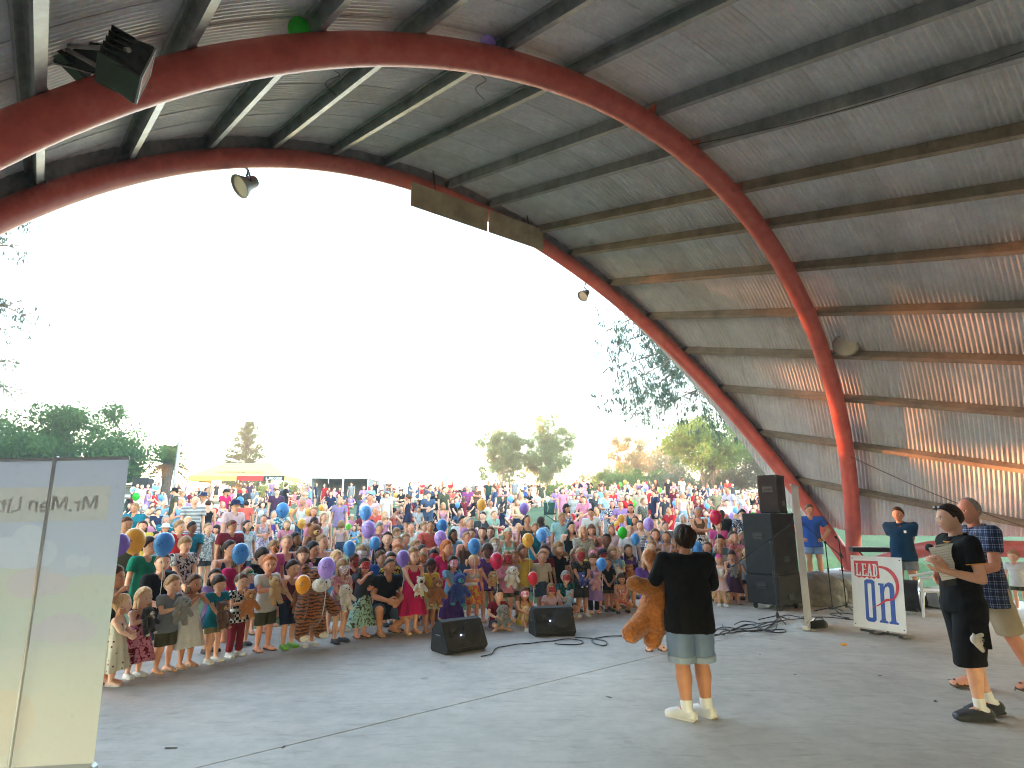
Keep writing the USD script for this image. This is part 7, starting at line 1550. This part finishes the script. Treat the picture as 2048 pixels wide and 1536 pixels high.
Q_ = at_depth(745, 990, 44); t = thing('red_banner_sign', 'red upright banner standing beside the white marquee', 'banner', (Q_[0], 44, ground(0, 44))); obj('sheet', bx(.75, .02, 1.05, (0, 0, .75)), plain('red_banner', lin((222, 40, 64)), .7), t); [obj('leg', tube(np.array([[s * .36, 0, 0], [s * .36, 0, 1.28]]), .02, 6), alu, t) for s in (-1, 1)]
# field loudspeaker and trailer by the palm
Q_ = at_depth(283, 983, 40); t = thing('outdoor_speaker', 'black outdoor speaker column on a trailer by the palm', 'speaker', (Q_[0], 40, ground(0, 40)), .2); obj('cabinet', bx(.95, .8, 1.25, (0, 0, 1.25), ch=.03), cab, t); obj('grille', bx(.85, .02, 1.15, (0, -.41, 1.25)), speaker_cloth, t); obj('platform', bx(1.6, 1.2, .1, (0, 0, .57)), woodp, t)
for sx in (-1, 1): obj('wheel', T(trimesh.creation.cylinder(.28, .14, sections=20), (0, 0, 0), rot=[(Y, math.pi / 2)]).apply_translation((sx * .7, 0, .28)), blk, t)
for sx in (-1, 1): obj('prop', tube(np.array([[sx * .6, .3, .55], [sx * .6, .3, 0]]), .03, 6), steel, t)
Q_ = at_depth(258, 983, 41); t = thing('food_trailer', 'white trailer roof just above the heads beside the banner', 'trailer', (Q_[0], 41.5, ground(0, 41.5))); obj('body', bx(2.2, 1.6, 1.3, (0, 0, .85), ch=.08), mw_, t); obj('awning', bx(2.2, .8, .04, (0, -1.1, 1.35)), mred if False else plain('awning_tan', lin((188, 150, 110)), .7), t); obj('window', bx(1.4, .02, .5, (0, -.81, 1.0)), mgr, t)
for sx in (-1, 1): obj('wheel', T(trimesh.creation.cylinder(.28, .16, sections=20), (0, 0, 0), rot=[(Y, math.pi / 2)]).apply_translation((sx * .9, 0, .28)), blk, t)
# guard rail
t = thing('guard_rail', 'pale two-rail guard rail along the road above the lawn', 'guard rail'); rail_m = plain('rail_galvanised', (.42, .42, .41), .5, .2)
xs0, xs1 = at_depth(1165, 985, 48)[0], at_depth(1570, 985, 46)[0]
for zz_ in (.42, .80):
    p = np.array([[x, 48 - 2 * (x - xs0) / (xs1 - xs0), ground(x, 48) + zz_] for x in np.linspace(xs0, xs1, 14)]); obj('rail', sweep([(-.02, -.13), (.03, -.07), (-.02, 0), (.03, .07), (-.02, .13), (-.04, .13), (.01, .07), (-.04, 0), (.01, -.07), (-.04, -.13)], p, (0, -1, 0)), rail_m, t)
for x in np.linspace(xs0 + .3, xs1 - .3, 9): yq = 48 - 2 * (x - xs0) / (xs1 - xs0); obj('post', bx(.1, .1, 1.05, (x, yq + .1, ground(x, yq) + .45), ch=.01), rail_m, t)

# ------------------------------------------------------------------ trees
def leafm(name, c0, c1, tr=.35):
    c0, c1 = np.array(lin(c0)), np.array(lin(c1))
    return mat('leaves_' + name, {'g': ('geometry', {}), 'r': ('rgb_ramp', {'ramp': [(0, tuple(c0)), (1, tuple(c1))]}), 'n': ('noise_texture', {'scale': .7, 'detail': 2.0}), 'mm': ('math', {'math_type': 'multiply_add', 'value2': .6, 'value3': -.1}), 'ad': ('math', {'math_type': 'multiply_add', 'value2': .5}), 'd': ('principled_bsdf', {'roughness': .55}), 't': ('translucent_bsdf', {}), 'm': ('mix_closure', {'fac': tr})},
        [('g.position', 'n.vector'), ('n.fac', 'mm.value1'), ('g.random_per_island', 'ad.value1'), ('mm.value', 'ad.value3'), ('ad.value', 'r.fac'), ('r.color', 'd.base_color'), ('r.color', 't.color'), ('d.BSDF', 'm.closure1'), ('t.BSDF', 'm.closure2')], surface='m.closure')
LEAF = dict(green=leafm('green', (48, 82, 32), (108, 148, 66), .45), gum=leafm('gum', (86, 104, 78), (150, 164, 126)), pale=leafm('pale_gum', (104, 130, 84), (172, 190, 138), .5), dark=leafm('dark_gum', (52, 72, 62), (116, 138, 114), .4), warm=leafm('sun_tinted_gum', (120, 116, 66), (190, 166, 110)), bright=leafm('bright', (70, 112, 42), (142, 178, 84)), con=leafm('conifer', (44, 84, 34), (104, 142, 66)), palm=leafm('palm', (92, 112, 56), (160, 166, 104), .45), dead=leafm('dead_frond', (150, 96, 48), (200, 140, 80)))  # warm: orange low sunlight is put into the leaf colour
bark = mat('bark', {'tc': ('texture_coordinate', {}), 'mp': ('mapping', {'scale': (6.0, 6.0, 1.2)}), 'n': ('noise_texture', {'scale': 4.0, 'detail': 6.0}), 'r': ('rgb_ramp', {'ramp': [(.3, (.05, .04, .032)), (.7, (.17, .14, .115))]}), 'b': ('bump', {'strength': .8, 'distance': .03}), 'p': ('principled_bsdf', {'roughness': .9})}, [('tc.object', 'mp.vector'), ('mp.vector', 'n.vector'), ('n.fac', 'r.fac'), ('r.color', 'p.base_color'), ('n.fac', 'b.height'), ('b.normal', 'p.normal')])
bark_p = plain('gum_bark', (.36, .32, .27), .8, var=.3, scale=2.0)
def leaves(C, R, n, size, rs, droop=0.0, aspect=2.6):
    """n leaf blades spread round the clump centres C (k, 3) with radii R; each blade two triangles folded on its rib"""
    k = rs.integers(0, len(C), n); d = rs.normal(size=(n, 3)); d /= np.linalg.norm(d, axis=1)[:, None]; P = C[k] + d * (R[k] * rs.uniform(.25, 1.0, n) ** .5)[:, None] * np.array([1, 1, .8])
    ax = rs.normal(size=(n, 3)); ax[:, 2] -= droop * 2; ax /= np.linalg.norm(ax, axis=1)[:, None]; sd = np.cross(ax, rs.normal(size=(n, 3))); sd /= np.linalg.norm(sd, axis=1)[:, None]
    s = size * rs.uniform(.65, 1.35, n)[:, None]; a, b = P - ax * s * .5, P + ax * s * .5; m = P + np.cross(ax, sd) * s * .08
    v = np.stack([a, m + sd * s / aspect * .5, b, m - sd * s / aspect * .5], 1).reshape(-1, 3); i = np.arange(n)[:, None] * 4
    return trimesh.Trimesh(v, np.concatenate([i + [0, 1, 2], i + [0, 2, 3]]), process=False)
def tree(base, height, rx, rz_, crown_z, leaf, label, seed, n=9000, size=.3, clumps=60, clump_r=.17, trunk_r=.16, trunks=1, bk=None, droop=.2, aspect=2.6, name='tree', solid=.55, cat='tree', low=0.0):
    rs = np.random.default_rng(seed); base = np.asarray(base, float); t = thing(name, label, cat, base - np.array([0, 0, .1])); bk = bk or bark
    u = rs.normal(size=(clumps, 3)); u /= np.linalg.norm(u, axis=1)[:, None]; rr = rs.uniform(solid, 1, clumps) * (1 + .22 * (meshkit.noise(u * 2 + seed, seed) - .5) * 2)
    C = u * rr[:, None] * np.array([rx, rx, rz_]) + np.array([0, 0, crown_z]); C = C[C[:, 2] > max(.4, crown_z - rz_ * (1 - low))]
    R = rx * clump_r * rs.uniform(.7, 1.5, len(C))
    limbs = []
    for q in range(trunks):
        off = np.array([(q - (trunks - 1) / 2) * trunk_r * 4, 0, 0]); tip = np.array([off[0] * 1.6 + rs.normal(0, .2), rs.normal(0, .2), crown_z + rz_ * .35]); mid = lerp(off, tip, .5) + rs.normal(0, .12, 3)
        k = np.linspace(0, 1, 9)[:, None]; path = (1 - k) ** 2 * off + 2 * k * (1 - k) * mid + k ** 2 * tip
        obj('trunk', tube(path, np.linspace(trunk_r, trunk_r * .28, 9), 10), bk, t, True)
        sel = rs.choice(len(C), min(len(C), max(6, len(C) // (3 * trunks))), replace=False)
        for c in C[sel]:
            s = path[int(np.clip((c[2] / (crown_z + rz_)) * 7, 2, 8))] * np.array([1, 1, .86]); m = lerp(s, c, .5) + np.array([0, 0, .12 * rx]); kk = np.linspace(0, 1, 6)[:, None]; limbs.append(tube((1 - kk) ** 2 * s + 2 * kk * (1 - kk) * m + kk ** 2 * c, np.linspace(trunk_r * .34, .012, 6), 5))
    if limbs: obj('limbs', cat_(limbs), bk, t, True, kind='stuff')
    obj('crown', leaves(C, R, n, size, rs, droop, aspect), LEAF[leaf], t, kind='stuff')
    return t
def base_at(px, y): x = at_depth(px, 985, y)[0]; return np.array([x, y, ground(x, y)])
tree(base_at(130, 42), 7, 5.4, 3.2, 3.7, 'green', 'broad dense green tree behind the banner at left', 1, 26000, .30, 110, .2, .3, low=.1)
tree(base_at(222, 47), 5, 1.9, 2.3, 2.9, 'green', 'smaller green tree between the broad tree and the palm', 2, 9000, .26, 50, .24, .16)
# palm
B = base_at(330, 46); t = thing('palm_tree', 'date palm with arching fronds and orange dead leaves', 'palm tree', B - np.array([0, 0, .1])); obj('trunk', tube(np.array([[0, 0, 0], [.03, 0, 1.6], [0, 0, 3.1]]), [.36, .32, .42], 14), bark, t, True); rs = np.random.default_rng(4)
for q in range(64):
    a = q * 2.399; e = rs.uniform(-.45, 1.45); L = rs.uniform(2.1, 2.7); k = np.linspace(0, 1, 9); r = k * L * math.cos(e); z = 3.05 + k * L * math.sin(e) - .36 * k ** 2 * L; pth = np.stack([np.cos(a) * r, np.sin(a) * r, z], 1)
    fv, ff = [], []
    for i in range(1, 9):
        for s in (-1, 1):
            for h in (0, .5):
                p = lerp(pth[i - 1], pth[i], h); tn = unit(pth[i] - pth[i - 1]); sd = np.array([-math.sin(a), math.cos(a), 0]) * s; w = .50 * math.sin(math.pi * (.12 + .86 * (i - 1 + h) / 8)); b = len(fv); tp_ = p + sd * w + tn * w * .6 - np.array([0, 0, .08]); fv += [p - tn * .07, p + tn * .07, tp_]; ff.append([b, b + 1, b + 2])
    dead = e < .2 and q % 3 > 0
    obj('frond', cat_([trimesh.Trimesh(np.array(fv), np.array(ff), process=False), tube(pth, np.linspace(.025, .006, 9), 4)]), LEAF['dead' if dead else 'palm'], t, label='orange dead frond' if dead else None)
# conifer and the small trees behind the yellow marquee
B = base_at(484, 72); t = thing('conifer', 'sparse pointed conifer behind the yellow marquee', 'tree', B - np.array([0, 0, .1])); rs = np.random.default_rng(6); Hc = 9.6; obj('trunk', tube(np.array([[0, 0, 0], [.1, 0, Hc * .5], [.05, 0, Hc]]), [.22, .12, .02], 8), bark, t, True); C, R, lim = [], [], []
for q in range(46):
    z = 1.2 + (Hc - 1.4) * q / 46; a = q * 2.4 + rs.normal(0, .3); L = 3.3 * (1 - (z - 1.0) / Hc) ** .85 * rs.uniform(.6, 1.1); e = np.array([math.cos(a) * L, math.sin(a) * L, z + .15 * L]); lim.append(tube(np.array([[0, 0, z], e * np.array([.5, .5, 1]) - np.array([0, 0, .1]), e]), [.05, .03, .01], 5))
    for w in np.linspace(.3, 1, max(2, int(L * 2))): C.append([e[0] * w, e[1] * w, z + .15 * L * w]); R.append(.22 + .26 * (1 - w * .4))
obj('limbs', cat_(lim), bark, t, True, kind='stuff'); obj('crown', leaves(np.array(C), np.array(R), 20000, .24, rs, .1, 2.6), LEAF['con'], t, kind='stuff')
for px, y, h, lab in ((528, 66, 2.6, 'small pointed tree top behind the yellow marquee, the taller'), (565, 64, 1.9, 'low bushy tree top right of the yellow marquee')): tree(base_at(px, y), h, .9, h * .5, h * .55, 'con', lab, int(px), 2200, .22, 22, .3, .08)
tree(base_at(590, 60), 2, 3.4, .85, .8, 'bright', 'low green hedge seen below the yellow marquee', 31, 6000, .22, 60, .22, .06, name='hedge', cat='hedge')
# pair of gums, mid right
tree(base_at(1004, 60), 8, 2.7, 3.5, 4.7, 'pale', 'left tree of the pair of pale gums in the middle distance', 11, 19000, .25, 90, .2, .16, bk=bark_p, droop=.6, aspect=3.5, solid=.35)
tree(base_at(1091, 60), 8, 3.2, 3.6, 4.7, 'pale', 'right tree of the pair of pale gums, with the rounder crown', 12, 24000, .25, 110, .2, .17, bk=bark_p, droop=.6, aspect=3.5, solid=.35)
tree(base_at(1130, 56), 2, 2.6, .8, .8, 'bright', 'low green bush right of the pair of gums', 32, 5000, .2, 46, .24, .05, name='bush', cat='bush')
# belt of trees behind the guard rail
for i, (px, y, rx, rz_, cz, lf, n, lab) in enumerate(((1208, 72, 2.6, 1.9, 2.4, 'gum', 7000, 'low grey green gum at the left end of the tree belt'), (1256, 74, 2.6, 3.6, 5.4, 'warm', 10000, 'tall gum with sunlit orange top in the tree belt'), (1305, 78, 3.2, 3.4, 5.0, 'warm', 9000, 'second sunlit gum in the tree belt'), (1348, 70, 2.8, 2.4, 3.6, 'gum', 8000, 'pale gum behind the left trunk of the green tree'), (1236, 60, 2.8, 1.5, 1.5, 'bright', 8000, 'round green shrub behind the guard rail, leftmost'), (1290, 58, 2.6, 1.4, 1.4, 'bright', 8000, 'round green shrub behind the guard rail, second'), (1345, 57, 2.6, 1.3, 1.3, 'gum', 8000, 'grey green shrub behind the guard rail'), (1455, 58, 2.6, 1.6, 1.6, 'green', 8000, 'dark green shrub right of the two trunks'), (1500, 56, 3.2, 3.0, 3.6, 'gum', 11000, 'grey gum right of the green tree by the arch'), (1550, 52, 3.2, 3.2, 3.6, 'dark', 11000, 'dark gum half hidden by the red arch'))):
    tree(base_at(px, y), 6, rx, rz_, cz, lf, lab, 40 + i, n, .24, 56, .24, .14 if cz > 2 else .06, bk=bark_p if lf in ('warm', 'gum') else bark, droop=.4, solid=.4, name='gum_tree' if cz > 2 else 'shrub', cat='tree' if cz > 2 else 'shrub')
tree(base_at(1418, 50), 8, 3.5, 2.7, 5.0, 'bright', 'leafy green tree with two dark trunks behind the guard rail', 21, 20000, .24, 100, .2, .17, trunks=2, solid=.4, low=.2)
# overhanging gum branches
def overhang(label, trunk_base, trunk_top, tips, leaf, seed, n, size, r=.6):
    rs = np.random.default_rng(seed); t = thing('overhanging_gum', label, 'tree'); kk = np.linspace(0, 1, 10)[:, None]; tb, tt = np.asarray(trunk_base, float), np.asarray(trunk_top, float); mid = lerp(tb, tt, .5) + rs.normal(0, .3, 3); path = (1 - kk) ** 2 * tb + 2 * kk * (1 - kk) * mid + kk ** 2 * tt
    obj('trunk', tube(path, np.linspace(.38, .2, 10), 12), bark_p, t, True); C, R, br_ = [], [], []
    for tp_ in tips:
        tp_ = np.asarray(tp_, float); s = path[rs.integers(6, 10)]; m = lerp(s, tp_, .55) + np.array([0, 0, .9]); k2 = np.linspace(0, 1, 14)[:, None]; c = (1 - k2) ** 2 * s + 2 * k2 * (1 - k2) * m + k2 ** 2 * tp_; br_.append(tube(c, np.linspace(.09, .012, 14), 6))
        for w in (.62, .76, .88, .96, 1.0):
            q = c[int(w * 13)]; 
            for _ in range(4):
                o = q + rs.normal(0, r * .8, 3) * np.array([1, 1, .7]); br_.append(tube(np.array([q, lerp(q, o, .5) + np.array([0, 0, .1]), o]), [.018, .012, .005], 4)); C.append(o); R.append(r * rs.uniform(.35, .8)); C.append(o - np.array([0, 0, r * .7])); R.append(r * rs.uniform(.25, .5))
    obj('branches', cat_(br_), bark, t, True, kind='stuff'); obj('crown', leaves(np.array(C), np.array(R), n, size, rs, 1.0, 5.5), LEAF[leaf], t, kind='stuff'); return t
yq = 24.0
tips = [at_depth(a, b, yq + d) for a, b, d in ((1215, 660, 0), (1235, 690, 1), (1205, 745, 0), (1225, 790, -1), (1245, 820, 0), (1290, 720, 1), (1300, 780, 0), (1290, 830, 1), (1340, 740, 0), (1350, 800, 1), (1390, 790, 0), (1330, 690, 2), (1400, 830, 2), (1440, 840, 1), (1270, 640, 1))]
overhang('gum tree reaching over from the right with hanging grey leaves', (15.5, 27, ground(0, 27) - .1), (13.5, 26, 12.5), tips, 'dark', 3, 15000, .22, .62)
yq = 15.0
tips = [at_depth(a, b, yq + d) for a, b, d in ((30, 440, 0), (20, 490, 0), (60, 420, .5), (10, 610, 0), (45, 630, 0), (0, 660, .4), (-40, 480, 0), (-50, 640, 1))]
overhang('dark leaved gum reaching in at the left edge of the opening', (-17.5, 16, ground(0, 16) - .1), (-16.5, 15.5, 9.0), tips, 'dark', 5, 3600, .15, .34)
yq = 34.0
tips = [at_depth(a, b, yq + d) for a, b, d in ((20, 720, 0), (45, 730, 0), (10, 770, 1), (60, 790, 0), (30, 800, 0), (-20, 740, 0), (-40, 800, 0))]
overhang('pale gum with bare curving limbs at the left edge', (-34, 35, ground(0, 35) - .1), (-32.5, 34.5, 10.0), tips, 'gum', 8, 2600, .2, .5)
# unseen trees beyond the left edge, placed to shade the crowd around a sun gap: low ones, and tall gums whose crowns begin high up
for i, y in enumerate((6, 11.5, 17, 22.5, 28, 33, 38, 43.5, 49)):
    x = -41 - (i % 2) * 4; g = ground(x, y); top = 9.6 + (.3 if i in (0, 1, 2, 8) else 0) + .25 * math.sin(i * 2.1) - (1.5 if i == 5 else .7 if i == 4 else 0); h = top - g; tree((x, y, g), h, 5.2, h * .5, h * .5, 'green', ['unseen low tree left of the stage', 'second unseen low tree left of the stage', 'unseen low tree left of the front of the crowd', 'unseen low tree left of the middle of the crowd', 'unseen low tree left of the lawn', 'unseen low tree left of the upper lawn', 'unseen low tree left of the hilltop', 'unseen low tree left beyond the hilltop', 'unseen low tree farthest up at left'][i], 60 + i, 9000, .5, 80, .24, .22, low=0)
for i, (x, y, r, zc, rz_) in enumerate(((-42, 8, 5.4, 13.5, 7.5), (-44, 17.5, 5.4, 13.5, 7.5), (-42, 26, 4.6, 13.8, 7.2), (-46, 33.5, 5.6, 16.8, 6.6), (-49, 29.3, 4.6, 16.6, 6.6), (-47, 39.3, 4.4, 14.4, 6.8), (-50, 44.5, 5.6, 13.5, 7.0), (-58, 53, 6.0, 13.5, 7.5), (-53, 26, 5.5, 16.5, 6.0))):
    g = ground(x, y); tree((x, y, g), 22, r, rz_, zc - g, 'gum', ['unseen tall gum left of the stage', 'unseen tall gum left of the front of the crowd', 'unseen tall gum left of the middle of the crowd', 'unseen tall gum with a high crown left of the upper lawn', 'unseen tall gum just behind the high crowned one', 'unseen tall gum between the high crowned one and the hilltop', 'unseen tall gum left of the hilltop', 'unseen tall gum farthest up at left', 'unseen tall gum in the back row at left'][i], 80 + i, 17000, .5, 120, .2, .3, bk=bark_p, low=0, solid=.2)
g = ground(-45, 32); tree((-44, 34.5, g), 11, 2.6, 1.6, 9.9 - g, 'gum', 'unseen thin gum in the sun gap left of the upper lawn', 97, 500, .42, 26, .3, .12, bk=bark_p, low=0, solid=.2)  # out of view, breaks the sun gap into dapples on the right wall
hz = plain('unused_air', (.5, .5, .5)) if False else usdkit.material(stage, '/World/Looks/haze_air', {'v': ('principled_volume', {'color': (.92, .93, .95), 'density': .0013, 'anisotropy': .25})}, [], volume='v.volume')
obj('haze', T(trimesh.creation.box((640, 500, 34)), (0, 175, 15)), hz, kind='stuff', label='thin added haze paling the far trees and crowd')  # added volume that pales the distance, stands in for lens veiling
# ------------------------------------------------------------------ labels that single each person and balloon out
def words_top(p):
    c = WORD.get(p['top'][1], p['top'][1]); k = {'tank': 'tank top', 'tee': 'tee', 'polo': 'shirt', 'long': 'long sleeved top', 'dress': 'dress'}.get(p['top'][0], 'shirt')
    pat = {'stripe': 'striped ', 'dot': 'dotted ', 'print': 'patterned ', 'check': 'checked '}[p['top'][2].split('_')[0]] if p['top'][2] else ''
    return f'{c} {pat}{k}'
def zone(px, y):
    if y < 21:
        for lim, s in ((330, 'beside the banner'), (470, 'in the rows near the banner'), (620, 'left of the plush tiger'), (760, 'around the plush tiger'), (900, 'behind the crouching man'), (1040, 'behind the nearer monitor'), (1170, 'behind the farther monitor'), (1330, 'left of the woman in black'), (9999, 'left of the speaker stack')):
            if px < lim: return s
    for lim, s in ((380, 'below the palm'), (600, 'before the yellow marquee'), (770, 'before the white marquee'), (950, 'by the tall light pole'), (1150, 'before the pair of gum trees'), (1290, 'before the sunlit gum trees'), (9999, 'below the guard rail')):
        if px < lim: return s
def describe(p):
    noun = {'toddler': 'toddler', 'child': 'boy' if p['sex'] == 'm' else 'girl', 'teen': 'older boy' if p['sex'] == 'm' else 'older girl', 'woman': 'woman', 'man': 'man'}[p['age']]
    h = p['hair']; hw = '' if not h else {'bald': 'balding '}.get(h[0], WORD.get(h[1], h[1]) + '-haired ')
    if p['hat']: hw = ''
    s = f"{hw}{noun} in {words_top(p)}"
    if p['hat']: s += f", {WORD.get(p['hat'][1], p['hat'][1])} {'cap' if p['hat'][0] == 'cap' else 'sun hat'}"
    elif p['paint']: s += f", {p['paint'][0]}-painted face"
    s += {'lotus': ', sitting', 'knees': ', sitting', 'legs': ', sitting', 'chair': ', seated', 'crouch': ', crouching', 'kneel': ', kneeling', 'cross': ', arms crossed', 'hips': ', hands on hips'}.get(p['pose'], '')
    px, py, y = p['px']
    return s + ' ' + zone(px, y)
ORD = ['first', 'second', 'third', 'fourth', 'fifth', 'sixth', 'seventh', 'eighth', 'ninth', 'tenth']
by = {}
for p in PEOPLE:
    if p['label']: tag(p['prim'], p['label']); continue
    by.setdefault(describe(p), []).append(p)
for s, ps in by.items():
    ps.sort(key=lambda p: p['px'][0])
    for i, p in enumerate(ps):
        l = s if len(ps) == 1 else f"{s}, {ORD[i]} from left"
        tag(p['prim'], l, group='people in the crowd')
by = {}
for t, col, px, py, y in BALLOONS:
    where = zone(px, y) if py > 200 else 'stuck under the roof above the arch'
    size = ('small ' if y > 20 else '')
    by.setdefault(f"{size}{WORD.get(col, col)} balloon floating {where}".replace('floating stuck', 'stuck'), []).append((px, t))
for s, ps in by.items():
    ps.sort(key=lambda q: q[0])
    for i, (px, t) in enumerate(ps): tag(t, s if len(ps) == 1 else f"{s}, {ORD[i]} from left", group='balloons')
